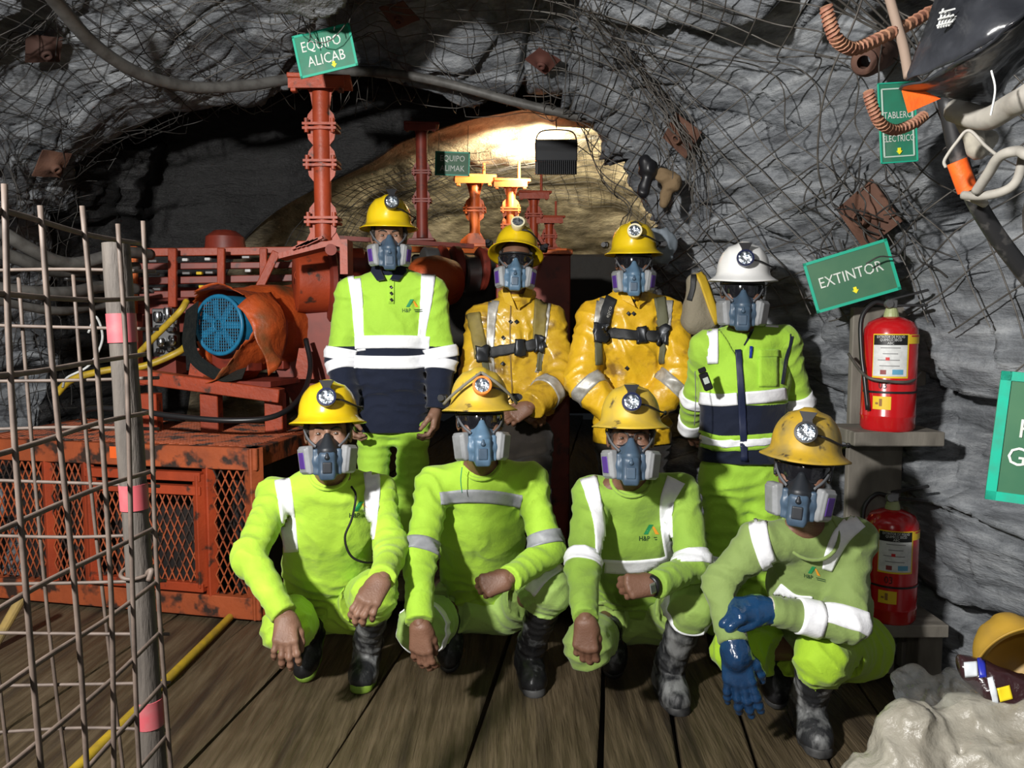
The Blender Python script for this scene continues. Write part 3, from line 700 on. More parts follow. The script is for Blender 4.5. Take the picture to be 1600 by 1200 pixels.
# ------------------------------------------------------------------ motor under an orange tarpaulin, on its beam
def motor():
    a = at(345, 508, 4.28); d = Vector((.38, .925, -.01)).normalized(); side = d.cross(Vector((0, 0, 1))).normalized(); up = side.cross(d).normalized(); R = .165
    t = empty('electric_motor', (a.x, a.y, a.z - .25), 'blue electric motor half wrapped in an orange tarpaulin', 'motor')
    b = MB(off=t.location); b.lathe([(.04, .0), (R * .55, .0), (R * .93, .012), (R, .05), (R, .20), (R * .93, .21), (R * .93, .55), (.05, .55)], a, d, 40); b.build('motor_body', BLUE, t, smooth=35)
    # fan guard: concentric rings and bars
    b = MB(off=t.location); rim = [a - d * .012 + side * math.cos(w) * R * .97 + up * math.sin(w) * R * .97 for w in np.linspace(0, 2 * PI, 40, endpoint=False)]; b.tube(rim, .012, 8, closed=True); b.build('fan_rim', BLUE, t, smooth=True)
    b = MB(off=t.location); n = 19
    for i in range(-n // 2 + 1, n // 2 + 1):
        o = i * R * 1.9 / n
        L = math.sqrt(max(0, (R * .92) ** 2 - o * o))
        if L > .01:
            b.tube([a - d * .016 + side * o - up * L, a - d * .016 + side * o + up * L], .0026, 4, cap=False); b.tube([a - d * .018 + up * o - side * L, a - d * .018 + up * o + side * L], .0026, 4, cap=False)
    b.tube([a - d * .02 + side * math.cos(w) * .032 + up * math.sin(w) * .032 for w in np.linspace(0, 2 * PI, 16, endpoint=False)], .004, 5, closed=True)
    g = b.build('fan_guard', BLUE, t); g['kind'] = 'stuff'
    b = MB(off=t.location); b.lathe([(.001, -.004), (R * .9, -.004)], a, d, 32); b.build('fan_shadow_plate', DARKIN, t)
    b = MB(off=t.location)
    for k in range(7):
        w = 2 * PI * k / 7; r = side * math.cos(w) + up * math.sin(w); b.bar(a - d * .008 + r * .03, a - d * .008 + r * R * .85, .035, .006, up=tuple(d))
    b.build('fan_blades', BLUE, t)
    # the tarpaulin: a draped sleeve open at the fan end
    N, M = 44, 34; V = np.zeros((M, N, 3))
    for j in range(M):
        s = -.16 + j * .82 / (M - 1)
        for i in range(N):
            w = -PI * .80 + (PI * 2.02) * i / (N - 1)      # starts low on the camera-left side and runs over the top
            rr = R + .045 + .05 * max(0, s) + .03 * math.sin(w * 3 + s * 7) * .6 + .05 * math.exp(-((s + .14) / .12) ** 2) * (.5 + .5 * math.sin(w * 1.7 + 1))
            drop = .10 * max(0, -math.sin(w)) ** 2 * (1 if s < .25 else .5)
            V[j, i] = A(a + d * (s + .05 * math.sin(w * 2 + .6) * math.exp(-(s + .16) / .10)) + side * math.cos(w) * rr + up * (math.sin(w) * rr - drop))
    V += np.stack([fbm(V * 7, 3, 91), fbm(V * 7, 3, 92), fbm(V * 7, 3, 93)], -1) * .020
    idx = np.arange(M * N).reshape(M, N); ok = np.ones((M, N), bool)
    for j in range(8):
        for i in range(N):
            w = -PI * .80 + (PI * 2.02) * i / (N - 1)
            if j < 4 + 3 * math.sin(w * 2.2 + 1.2): ok[j, i] = False
    g = np.stack(np.gradient(V)[:2], 0); nn = np.cross(g[0], g[1]); nn /= np.linalg.norm(nn, axis=2, keepdims=True) + 1e-9
    VV, F = solid_grid(V + nn * .002, V - nn * .002, ok); VV, F = prune(VV, F)
    o = link('tarpaulin', mesh_from([v - A(t.location) for v in VV], F), TARP, t)
    # flap hanging over the right half of the fan
    fl_ = [[at(372, 478, 4.17), at(392, 505, 4.14), at(408, 540, 4.13), at(418, 588, 4.16)], [at(392, 462, 4.22), at(425, 500, 4.20), at(425, 540, 4.19), at(434, 575, 4.19)], [at(425, 455, 4.36), at(450, 500, 4.34), at(445, 545, 4.32), at(438, 560, 4.26)]]
    G = []
    for r_ in fl_: G.append([A(p) for p in spline(r_, 6)])
    G = A(G); G2 = [];
    for c in range(G.shape[1]): G2.append([A(p) for p in spline([Vector(G[k, c]) for k in range(3)], 6)])
    G2 = A(G2); G2 += np.stack([fbm(G2 * 9, 2, 95)] * 3, -1) * .012; g = np.gradient(G2); nn = np.cross(g[0], g[1]); nn /= np.linalg.norm(nn, axis=2, keepdims=True) + 1e-9
    VV, F = solid_grid(G2 + nn * .002, G2 - nn * .002, np.ones(G2.shape[:2], bool)); link('tarpaulin_flap', mesh_from([v - A(t.location) for v in VV], F), TARP, t)
    # dark lining below
    lo = A([[at(290, 485, 4.16), at(285, 540, 4.15), at(305, 575, 4.14), at(345, 596, 4.14), at(378, 592, 4.15)], [at(310, 470, 4.22), at(306, 540, 4.22), at(325, 566, 4.22), at(355, 580, 4.22), at(385, 574, 4.22)]]); VV, F = solid_grid(lo + A((0, -.003, 0)), lo + A((0, .003, 0)), np.ones((2, 5), bool))
    b = MB(off=t.location); L0 = [Vector(p) for p in lo[0]]; L1 = [Vector(p) for p in lo[1]]; L0 = spline(L0, 5); L1 = spline(L1, 5); n = len(L0)
    b.add(L0 + L1 + [p + Vector((0, .006, 0)) for p in L0] + [p + Vector((0, .006, 0)) for p in L1], [(i, i + 1, n + i + 1, n + i) for i in range(n - 1)] + [(2 * n + i, 3 * n + i, 3 * n + i + 1, 2 * n + i + 1) for i in range(n - 1)]); b.build('tarpaulin_lining', TARPI, t, smooth=True)
    # feet
    b = MB(off=t.location)
    for s in (.12, .42): b.box(a + d * s - up * (R + .045), (.12, .26, .10), Matrix((d, side, up)).transposed(), .005)
    b.build('motor_feet', REDD, t)
    # beam
    tb = empty('motor_beam', tuple(at(330, 600, 4.15)), 'red steel beam carrying the motor above the cabinet', 'beam')
    b = MB(off=tb.location); b.bar(at(222, 588, 4.22), at(440, 618, 4.18), .09, .075, bev=.004); b.build('front_beam', REDP, tb)
    b = MB(off=tb.location); b.bar(at(240, 588, 4.75), at(520, 596, 4.75), .09, .08, bev=.004); b.build('rear_beam', REDD, tb)
    for px, Y in ((235, 4.22), (330, 4.20), (430, 4.20)):
        b = MB(off=tb.location); p = at(px, 622, Y + .06); b.box((p.x, p.y, (CH + p.z) / 2 + .002), (.10, .08, max(.04, abs(p.z - CH) + .05)), bev=.004); b.build('packing_block', REDP, tb)
    b = MB(off=tb.location); p = at(345, 590, 4.40); b.box(p - Vector((0, 0, .02)), (.8, .36, .03), Matrix.Rotation(math.radians(-10), 3, 'Z')); b.build('base_plate', REDD, tb)
    for px in (310, 475):
        b = MB(off=tb.location); p = at(px, 560, 4.5); b.prism([(-.06, -.12), (.06, -.12), (.025, .06), (-.025, .06)], .03, O=p); b.build('bracket', REDP, tb)
motor()
# ------------------------------------------------------------------ red frame, drum housing and drive line behind
def red_frame():
    t = empty('winch_frame', tuple(at(320, 480, 4.9)), 'red steel frame of rails and uprights behind the motor', 'machine')
    def bar(name, p0, p1, w, h, m=REDP): b = MB(off=t.location); b.bar(p0, p1, w, h, bev=.004); return b.build(name, m, t)
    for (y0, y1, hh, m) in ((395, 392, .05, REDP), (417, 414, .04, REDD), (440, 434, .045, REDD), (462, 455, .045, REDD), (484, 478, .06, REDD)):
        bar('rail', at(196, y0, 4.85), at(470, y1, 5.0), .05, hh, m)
    for (px, y0, y1, m, w) in ((205, 385, 490, ORNG, .075), (270, 388, 480, REDP, .05), (346, 388, 480, REDP, .045), (412, 388, 470, REDP, .045)):
        bar('upright', at(px, y0, 4.80), at(px, y1, 4.80), .03, w, m)
    bar('brace', at(432, 394, 4.75), at(405, 450, 4.72), .05, .05, REDP)
    b = MB(off=t.location); p = at(360, 484, 5.25); b.box(p, (1.3, .06, .30)); b.build('back_plate', REDD, t)
    b = MB(off=t.location); p = at(352, 378, 5.05); b.lathe([(.001, .14), (.07, .13), (.12, .09), (.13, .0), (.13, -.04)], p - Vector((0, 0, .06)), (0, 0, 1), 24); b.build('cap_housing', REDD, t, smooth=40)
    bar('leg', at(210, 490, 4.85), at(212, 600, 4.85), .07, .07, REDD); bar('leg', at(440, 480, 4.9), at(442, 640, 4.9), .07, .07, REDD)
    # small fittings on the rails
    for (px, py, m) in ((290, 406, LWHT), (325, 405, LWHT), (312, 427, LYEL), (292, 427, STEEL), (328, 426, STEEL), (385, 402, STEEL), (388, 423, LWHT), (316, 448, LYEL), (240, 408, STEEL), (242, 428, STEEL), (246, 452, STEEL)):
        b = MB(off=t.location); b.box(at(px, py, 4.88), (.05 if m is STEEL else .035, .03, .018), bev=.003); b.build('fitting', m, t)
    # gearbox and couplings
    g = empty('gearbox', tuple(at(490, 440, 4.65)), 'dark red round gearbox and drive couplings beside the motor', 'machine')
    d = Vector((.93, .36, 0)).normalized()
    def drum(name, px, py, Y, R, L, m, prof=None):
        b = MB(off=g.location); c = at(px, py, Y); b.lathe(prof or [(.02, -L / 2), (R * .9, -L / 2), (R, -L / 2 + .012), (R, L / 2 - .012), (R * .9, L / 2), (.02, L / 2)], c, d, 36); return b.build(name, m, g, smooth=35)
    drum('gear_housing', 487, 440, 4.62, .185, .20, REDP); drum('flange', 517, 446, 4.62, .215, .05, REDD)
    h = drum('coupling', 545, 414, 4.75, .085, .26, REDD); drum('coupling_sleeve', 553, 413, 4.78, .10, .12, REDP)
    for (px, py, R, L, m) in ((672, 418, .13, .10, STEEL), (690, 420, .15, .05, REDD), (712, 420, .145, .06, REDD), (735, 428, .12, .10, STEEL), (752, 420, .14, .05, REDD)): drum('brake_drum', px, py, 5.0, R, L, m)
    b = MB(off=g.location); b.cyl(at(520, 418, 4.8), at(760, 425, 5.0), .035, 14); b.build('drive_shaft', STEEL, g, smooth=True)
    for k in range(3):
        b = MB(off=g.location); b.lathe([(.012 + .012 * k, -.004), (.016 + .012 * k, -.004), (.016 + .012 * k, .004), (.012 + .012 * k, .004)], at(470, 430, 4.50), (-.3, -1, 0), 20); b.build('cover_ring', REDP, g)
    b = MB(off=g.location); b.bar(at(455, 470, 4.7), at(540, 640, 4.7), .16, .5); b.build('gearbox_base', REDD, g)
    b = MB(off=g.location); c = at(680, 440, 4.75); b.lathe([(.001, -.20), (.09, -.19), (.14, -.12), (.16, .0), (.14, .12), (.06, .19)], c, Vector((.7, .7, 0)), 24); o = b.build('orange_wrap', TARP, g, smooth=True)
    b = MB(off=g.location); b.bar(at(530, 372, 5.2), at(740, 385, 5.4), .04, .03); b.build('upper_rail', REDD, g)
    # red cabinet behind the second person
    c = empty('control_box', tuple(at(830, 560, 4.75)), 'plain dark red steel box standing behind the harnessed people', 'box')
    b = MB(off=c.location); p = at(832, 480, 4.75); zt = at(832, 402, 4.75).z; b.box((p.x, p.y, zt / 2), (.44, .35, zt), bev=.006); b.build('box_body', REDD, c)
    b = MB(off=c.location); p2 = at(832, 400, 4.75); b.box((p.x, p.y - .01, zt + .012), (.46, .39, .022), bev=.003); b.build('box_lid', ORNG, c)
red_frame()
def valve_block():
    t = empty('valve_block', tuple(at(258, 560, 4.55)), 'bright steel hydraulic valve block with fittings beside the motor', 'valve')
    for (px, py, r, h) in ((247, 495, .028, .06), (262, 490, .024, .07), (275, 500, .02, .05), (250, 512, .03, .03), (268, 515, .03, .03), (252, 535, .026, .05), (270, 532, .026, .06), (250, 548, .022, .03), (266, 546, .02, .03)):
        b = MB(off=t.location); p = at(px, py, 4.5); b.lathe([(.004, -h / 2), (r * .8, -h / 2), (r, -h * .3), (r, h * .3), (r * .8, h / 2), (.004, h / 2)], p, (0, 0, 1), 12); b.build('valve_fitting', CHROME, t, smooth=30)
    b = MB(off=t.location); p = at(260, 522, 4.56); b.box(p, (.13, .08, .30), bev=.006); b.build('manifold', STEEL, t)
    b = MB(off=t.location); b.box(at(262, 570, 4.56), (.16, .14, .10)); b.build('valve_base', REDD, t)
valve_block()
# ------------------------------------------------------------------ screw jack props
def jack_prop(px, ytop, ybot, Y, r, label, m, collars, sc=1.0, foot=True, pin=False):
    a, c = at(px, ytop, Y), at(px, ybot, Y); x = c.x; t = empty('jack_prop', (x, Y, c.z), label, 'prop', 'red jack props')
    def q(dx, dy, z): return Vector((x + dx * sc, Y + dy * sc, z))
    b = MB(off=t.location); b.cyl((x, Y, c.z), (x, Y, a.z - .03 * sc), r, 18); b.build('column', m, t, smooth=40)
    b = MB(off=t.location); b.box((x, Y, a.z), (.40 * sc, .26 * sc, .03 * sc), Matrix.Rotation(math.radians(8), 3, 'Z'), .004); hd = b.build('head_plate', m, t)
    for s in (-1, 1):
        b = MB(off=t.location); b.box(q(s * .15, -.10, a.z - .05 * sc), (.035 * sc, .05 * sc, .09 * sc), bev=.003); b.build('head_lug', m, t)
        b = MB(off=t.location); b.prism([(s * r, -.16 * sc), (s * r, -.02 * sc), (s * .10 * sc, -.02 * sc), (s * .07 * sc, -.08 * sc)], .015 * sc, O=(x, Y, a.z)); b.build('gusset', m, t)
    b = MB(off=t.location); b.bar(q(-.18, -.125, a.z - .03), q(.18, -.125, a.z - .03), .012 * sc, .075 * sc); b.build('head_web', m, t)
    for py in collars:
        z = at(px, py, Y).z
        b = MB(off=t.location); b.box((x, Y, z), (.22 * sc, .15 * sc, .016 * sc)); b.box((x, Y, z - .028 * sc), (.22 * sc, .15 * sc, .016 * sc)); b.build('collar_plate', m, t)
        for s in (-1, 1):
            b = MB(off=t.location); b.prism([(s * r * .9, -.13 * sc), (s * r * .9, .11 * sc), (s * .085 * sc, .07 * sc), (s * .10 * sc, 0), (s * .085 * sc, -.09 * sc)], .014 * sc, O=(x, Y - r * .2, z)); b.build('gusset', m, t)
            b = MB(off=t.location); b.cyl(q(s * .085, -.06, z - .055 * sc), q(s * .085, -.06, z + .035 * sc), .014 * sc, 8); b.build('bolt', m, t)
    if foot:
        b = MB(off=t.location); b.box((x, Y, c.z - .015), (.30 * sc, .22 * sc, .03 * sc), bev=.004); b.build('foot_plate', m, t)
        for s in (-1, 1):
            b = MB(off=t.location); b.prism([(s * r, 0), (s * r, .12 * sc), (s * .12 * sc, .0)], .014 * sc, O=(x, Y, c.z)); b.build('gusset', m, t)
    if pin:
        b = MB(off=t.location); b.cyl(q(.09, 0, a.z), q(.09, 0, a.z + .22 * sc), .016 * sc, 8); b.build('screw', m, t)
    return t
jack_prop(506, 128, 378, 4.15, .046, 'tall dark red jack prop under the square green sign board', REDP, (197, 254, 342), .80)
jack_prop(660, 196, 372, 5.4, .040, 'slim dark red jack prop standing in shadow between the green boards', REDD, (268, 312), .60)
jack_prop(742, 278, 382, 6.75, .045, 'brightest orange jack prop beside the small green sign', ORNG, (326,), .89, pin=True)
jack_prop(798, 284, 378, 6.5, .038, 'orange jack prop second in the row behind the tipped-back helmet', ORNG, (326, 352), .76, pin=True)
jack_prop(834, 302, 378, 6.0, .032, 'dull red jack prop third in the row behind the tipped-back helmet', REDP, (335,), .635, pin=True)
jack_prop(858, 340, 386, 6.05, .030, 'shortest dull red jack prop at the far end of the row', REDP, (368,), .57, pin=True)
def jack_bases():
    t = empty('prop_sill', tuple(at(760, 392, 6.4)), 'orange steel sill under the row of jack props', 'beam')
    b = MB(off=t.location); b.bar(at(640, 390, 6.7), at(890, 394, 6.0), .12, .05, bev=.004); b.build('sill_beam', ORNG, t)
    for (px, Y) in ((742, 6.75), (798, 6.5)):
        b = MB(off=t.location); p = at(px, 380, Y); b.prism([(-.14, -.06), (.16, -.06), (.20, -.02), (.08, .03), (.03, .08), (-.05, .08), (-.12, .02)], .10, O=p); b.build('sill_shoe', ORNG, t)
    b = MB(off=t.location); b.box(at(860, 520, 6.9), (2.2, 2.2, 1.2), bev=.02); b.build('sill_plinth', mat('dark_concrete', (.03, .028, .025), .9, bump=.02, bscale=8), t)
jack_bases()
def prop_saddle():
    t = empty('prop_saddle', tuple(at(490, 390, 4.2)), 'red bracket under the foot of the tall jack prop', 'bracket')
    b = MB(off=t.location); b.prism([(-.20, -.03), (.10, .04), (.16, .04), (.16, -.14), (.12, -.14), (.12, .0), (.08, .01), (-.2, -.06)], .14, O=at(500, 388, 4.12)); b.build('bracket_arm', REDP, t)
    for k in range(4):
        b = MB(off=t.location); p = at(470 + k * 7, 380 + 3 - k * 2, 4.04); b.box(p, (.10, .03, .012), Matrix.Rotation(math.radians(-25), 3, 'Y')); b.build('saddle_rib', REDP, t)
    b = MB(off=t.location); b.cyl(at(517, 390, 4.02), at(517, 390, 4.22), .03, 14); b.build('pivot_pin', REDD, t)
prop_saddle()
# ------------------------------------------------------------------ flood light seen from behind
def flood():
    c = Vector(FLOOD); t = empty('flood_light', (c.x, c.y, c.z - .12), 'black flood light with cooling fins hung from the roof, seen from behind', 'light')
    K = mat('lamp_housing', (.020, .022, .026), .45); p = at(869, 245, FLOOD[1] - .04)
    b = MB(off=t.location); b.box(p + Vector((0, .0, .045)), (.325, .055, .165), bev=.008); b.build('housing', K, t)
    for i in range(19):
        b = MB(off=t.location); x = -.142 + i * .284 / 18; b.box(p + Vector((x, -.005, -.085)), (.007, .05, .105)); b.build('cooling_fin', K, t)
    b = MB(off=t.location); b.box(p + Vector((0, .025, -.07)), (.325, .014, .12)); b.build('fin_plate', K, t)
    b = MB(off=t.location); b.tube(spline([p + Vector((-.155, 0, .0)), p + Vector((-.158, 0, .12)), p + Vector((-.12, 0, .19)), p + Vector((0, .0, .205)), p + Vector((.12, 0, .19)), p + Vector((.158, 0, .12)), p + Vector((.155, 0, .0))], 5), .006, 6); b.build('bracket', RUST, t)
    b = MB(off=t.location); b.tube(spline([p + Vector((.10, 0, .12)), p + Vector((.2, .1, .09)), p + Vector((.34, .3, .06)), p + Vector((.45, .5, .16))], 6), .004, 5); b.build('power_cable', HOSEK, t)
    b = MB(off=t.location); b.tube([p + Vector((0, 0, .205)), p + Vector((0, .06, .42))], .004, 5); b.build('hanging_wire', WIRE, t)
flood()
# ------------------------------------------------------------------ mesh guard and post in the left foreground
def guard():
    q_ = .745
    def X1(z): return (-.838 - .030 * (z / 1.67)) * q_
    t = empty('mesh_guard', (-.63, 1.2, 0), 'dusty welded rod mesh panel running towards the camera past the taped post', 'mesh panel')
    zt = 1.48 + .19 * q_
    for i in range(7):
        Y = (1.815 - i * .122) * q_; dz = .035 if i % 2 == 0 else .02
        b = MB(off=t.location); b.tube(spline([(X1(z) + .006 * math.sin(z * 5 + i) + .004, Y + .008 * math.sin(z * 3 + i * 2), z) for z in (.0, .35, .7, 1.05, 1.4, zt + dz)], 4), .0040, 7); b.build('upright_wire', FENCE, t, smooth=True)
    for k in range(18):
        z = zt - .135 * q_ * k
        if z < .02: break
        b = MB(off=t.location); b.tube(spline([(X1(z) - .004, Y, z + .006 * math.sin(Y * 9 + k)) for Y in (1.835 * q_, 1.6 * q_, 1.35 * q_, 1.07 * q_)], 5), .0040, 7); b.build('cross_wire', FENCE, t, smooth=True)
    t2 = empty('mesh_guard', (-1.1, 1.5, 0), 'dusty welded rod mesh panel running away from the taped post to the rock wall', 'mesh panel')
    for i in range(8):
        x0 = (-1.12 - i * .15) * q_; b = MB(off=t2.location); b.tube(spline([(x0 - .02 + .085 * (1 - z / 1.6), 2.02 * q_ + .01 * math.sin(z * 4 + i), z) for z in (.0, .4, .8, 1.2, 1.575)], 4), .0036, 7); b.build('upright_wire', FENCE, t2, smooth=True)
    for k in range(17):
        z = 1.578 - .138 * q_ * k
        if z < .02: break
        b = MB(off=t2.location); b.tube(spline([(x * q_, 2.02 * q_ - .006 + .010 * math.sin(x * 6 + k), z + .006 * math.sin(x * 4 + k * 2)) for x in (-.93, -1.2, -1.6, -2.0, -2.35)], 5), .0036, 7); b.build('cross_wire', FENCE, t2, smooth=True)
    p = empty('guard_post', (-.67, 1.44, 0), 'leaning grey post with pink tape bands at the mesh guard', 'post')
    top, bot = at(181, 380, 1.44), at(240, 1200, 1.44); d = (bot - top); f = top.z / (top.z - bot.z); base = top + d * f; R = .0240
    n = 26; b = MB(off=p.location); pts = []; rr = []
    for i in range(n + 1):
        q = top.lerp(base, i / n); pts.append(q); rr.append(R * (1 + .03 * math.sin(i * 1.3)))
    b.tube(pts, rr, 22); b.build('pole', POLE, p, smooth=60)
    for (y0, y1) in ((490, 535), (756, 795), (1092, 1133)):
        u0 = (at(0, y0, 1.44).z - top.z) / (base.z - top.z); u1 = (at(0, y1, 1.44).z - top.z) / (base.z - top.z)
        b = MB(off=p.location); b.tube([top.lerp(base, u0 + (u1 - u0) * k / 4) for k in range(5)], R * 1.075, 22); b.build('pink_tape', PINK, p, smooth=60)
    b = MB(off=p.location); q = at(214, 893, 1.44); b.tube([q + Vector((math.cos(w) * .028, math.sin(w) * .028, .006 * math.sin(w))) for w in np.linspace(0, 2 * PI, 20, endpoint=False)], .004, 6, closed=True); b.tube(spline([q + Vector((.026, -.012, 0)), q + Vector((.038, -.02, .008)), q + Vector((.034, -.024, -.01))], 5), .006, 6); b.build('tie_wire', FENCE, p, smooth=True)
guard()
# ------------------------------------------------------------------ hoses and cables
def hose(name, pts, r, m, label, cat='hose', n=10):
    P = spline(pts, 8); b = MB(off=P[0]); b.tube(P, r, n); o = b.build(name, m, None, smooth=True); o.location = P[0]; return tag(o, label, cat)
hose('floor_hose', [onfloor(60, 1260, .022), onfloor(120, 1200, .022), onfloor(235, 1088, .022), onfloor(352, 972, .022), onfloor(372, 950, .022)], .019, HOSEY, 'straight yellow hose lying on the planks along the cabinet')
hose('roof_hose', [at(40, -60, 2.9), at(95, 12, 3.2), at(150, 72, 3.5), at(220, 116, 3.8), at(300, 136, 4.1), at(380, 134, 4.3), at(450, 124, 4.45), at(530, 112, 4.6), at(600, 112, 4.7)], .030, HOSE, 'thick grey hose sagging from the roof at upper left')
hose('roof_hose', [at(585, 112, 4.6), at(650, 120, 4.55), at(720, 136, 4.5), at(800, 158, 4.5), at(880, 177, 4.5), at(945, 190, 4.55)], .026, HOSE, 'thick grey hose sloping across the dark roof above the flood light')
for k, (pts, lab) in enumerate((([(-60, 320), (40, 385), (110, 412), (190, 395), (235, 398)], 'topmost of the grey hoses behind the mesh guard'), ([(-60, 372), (30, 405), (90, 424), (150, 420), (215, 418)], 'second from the top of the grey hoses behind the mesh guard'), ([(-60, 442), (40, 456), (110, 457), (160, 448), (215, 452)], 'third from the top of the grey hoses behind the mesh guard'), ([(-60, 455), (20, 474), (90, 486), (140, 480), (200, 470)], 'lowest of the grey hoses behind the mesh guard'))):
    o = hose('service_hose', [at(x, y, 3.5 + .25 * i) for i, (x, y) in enumerate(pts)], .033 if k < 3 else .024, HOSE, lab); o['group'] = 'grey hoses behind the mesh guard'
hose('yellow_hose', [at(88, 615, 4.15), at(115, 592, 4.25), at(170, 578, 4.35), at(225, 572, 4.4), at(275, 552, 4.45), at(292, 540, 4.5)], .020, HOSEY, 'long yellow hose curving down onto the cabinet top')
hose('yellow_hose', [at(205, 565, 4.35), at(240, 528, 4.3), at(280, 488, 4.25), at(292, 470, 4.3)], .018, HOSEY, 'short yellow hose rising in front of the steel valves')
hose('black_cable', [CQ(.9, .35, CH + .02) + Vector((-.3, 0, .01)), at(135, 640, 4.02), at(200, 640, 3.95), at(270, 650, 3.9), at(360, 657, 3.88), at(430, 650, 3.95), at(470, 620, 4.15), at(485, 575, 4.4), at(478, 530, 4.5)], .015, HOSEK, 'black cable lying in a curve across the cabinet top', 'cable')
hose('braided_hose', [at(100, 435, 4.4), at(150, 440, 4.5), at(200, 455, 4.6), at(240, 455, 4.7)], .014, STEEL, 'thin braided steel hose behind the taped post')
hose('thin_cable', [at(138, 520, 3.9), at(150, 495, 3.9), at(160, 530, 3.95), at(140, 570, 3.95), at(105, 590, 3.95), at(98, 605, 4.0)], .006, LWHT, 'looped thin white cable behind the taped post', 'cable')
b = MB(off=onfloor(-10, 1010)); b.cyl(onfloor(-10, 1010, .02), at(36, 930, 3.4), .022, 12); o = b.build('yellow_pole', mat('worn_yellow_wood', (.36, .25, .08), .7, col2=(.2, .15, .07), scale=10)); o.location = onfloor(-10, 1010); tag(o, 'short worn yellow pole leaning at the left end of the cabinet', 'pole')
for (x, y0, y1, Y, lab) in ((113, 62, 228, 4.7, 'thin pale rod hanging down the left rock wall'),):
    b = MB(off=at(x, y1, Y)); b.tube([at(x, y0, Y - .1), at(x + 3, (y0 + y1) / 2, Y - .05), at(x + 4, y1, Y)], .008, 6); o = b.build('hanging_rod', WIRE); o.location = at(x, y1, Y); tag(o, lab, 'rod')
# ------------------------------------------------------------------ signs
def sign(label, c, w, h, roll, yaw, lines, arrow=None, board=None, pitch=0.0, border=True, inner=False, hang=None):
    t = empty('sign_board', c, label, 'sign'); R = (Matrix.Rotation(math.radians(yaw), 4, 'Z') @ Matrix.Rotation(math.radians(pitch), 4, 'X') @ Matrix.Rotation(math.radians(-roll), 4, 'Y')); t.rotation_euler = R.to_euler()
    b = MB(); b.box((0, 0, 0), (w, .006, h), bev=.0015); b.build('board', board or SIGNG, t)
    if border:
        b = MB(); k = h * .055 if not inner else .004; e = 1.0
        for s in (-1, 1): b.box((s * (w / 2 - k / 2), -.004, 0), (k, .003, h)); b.box((0, -.004, s * (h / 2 - k / 2)), (w, .003, k))
        b.build('border', SIGNB, t)
    if inner:
        b = MB(); k = .004
        for s in (-1, 1): b.box((s * (w * .40), -.004, 0), (k, .003, h * .84)); b.box((0, -.004, s * h * .42), (w * .80, .003, k))
        b.build('inner_line', SIGNW, t)
    for (txt, x, z, size, sx) in lines:
        V, F = text_mesh(txt, size); x0 = min(v[0] for v in V); x1 = max(v[0] for v in V)
        b = MB(); b.add([((v[0] - (x0 + x1) / 2) * sx + x, -.0052, v[1] + z) for v in V], F); b.build('lettering', LETW, t)
    if hang:
        Ri = R.inverted()
        for s in (-1, 1):
            p = Vector((s * w * .42, .004, h * .47)); q = p + Ri.to_3x3() @ Vector(hang)
            b = MB(); b.tube([p, p.lerp(q, .5) + Vector((0, .01, 0)), q], .0022, 5); b.build('hanger_wire', WIRE, t)
    if arrow:
        x, z, s = arrow; b = MB(); b.prism([(-.3 * s, s * .6), (.3 * s, s * .6), (.3 * s, 0), (.62 * s, 0), (0, -.7 * s), (-.62 * s, 0), (-.3 * s, 0)], .003, O=(x, -.005, z)); b.build('arrow', LETY, t)
    return t
sign('tilted square green sign reading EQUIPO ALICAB above the tall prop', at(508, 80, 3.70), .281, .198, 11.5, -4, [('EQUIPO', -.01, .015, .068, .80), ('ALICAB', .0, -.056, .068, .80)], (.030, -.068, .022), hang=(.03, .12, .42))
sign('small faded green sign reading EQUIPO ALIMAK', at(707, 256, 5.9), .262, .178, -2, 0, [('EQUIPO', 0, .018, .062, .85), ('ALIMAK', 0, -.055, .062, .85)], None, SIGNO, hang=(.0, .25, .45))
sign('upright green sign reading TABLERO ELECTRICO at upper right', at(1402, 192, 2.55), .128, .255, 5, 6, [('TABLERO', .0, .014, .030, .78), ('ELECTRICO', .0, -.060, .030, .72)], (.0, -.090, .016), inner=True, hang=(.12, .25, .22))
sign('green sign reading EXTINTOR hanging above the fire extinguishers', at(1330, 432, 3.02), .315, .205, 17, -14, [('EXTINTOR', .0, -.012, .060, .82)], (.0, -.055, .020), SIGNO, hang=(.05, .32, .10))
def edge_sign():
    c = at(1662, 692, 1.62); w, h = .26, .285
    t = sign('large green sign with bright border at the right edge', c, w, h, -4, -24, [('R', -.068, .002, .058, .9), ('GE', -.068, -.060, .058, .9)], None, SIGNO, border=False, hang=(.30, .10, .20))
    b = MB(); k = .020
    for s in (-1, 1): b.box((s * (w / 2 - k / 2), -.004, 0), (k, .004, h)); b.box((0, -.004, s * (h / 2 - k / 2)), (w, .004, k))
    b.build('border', mat('sign_turquoise', (.012, .36, .24), .4, col2=(.03, .28, .19), scale=20), t)
edge_sign()
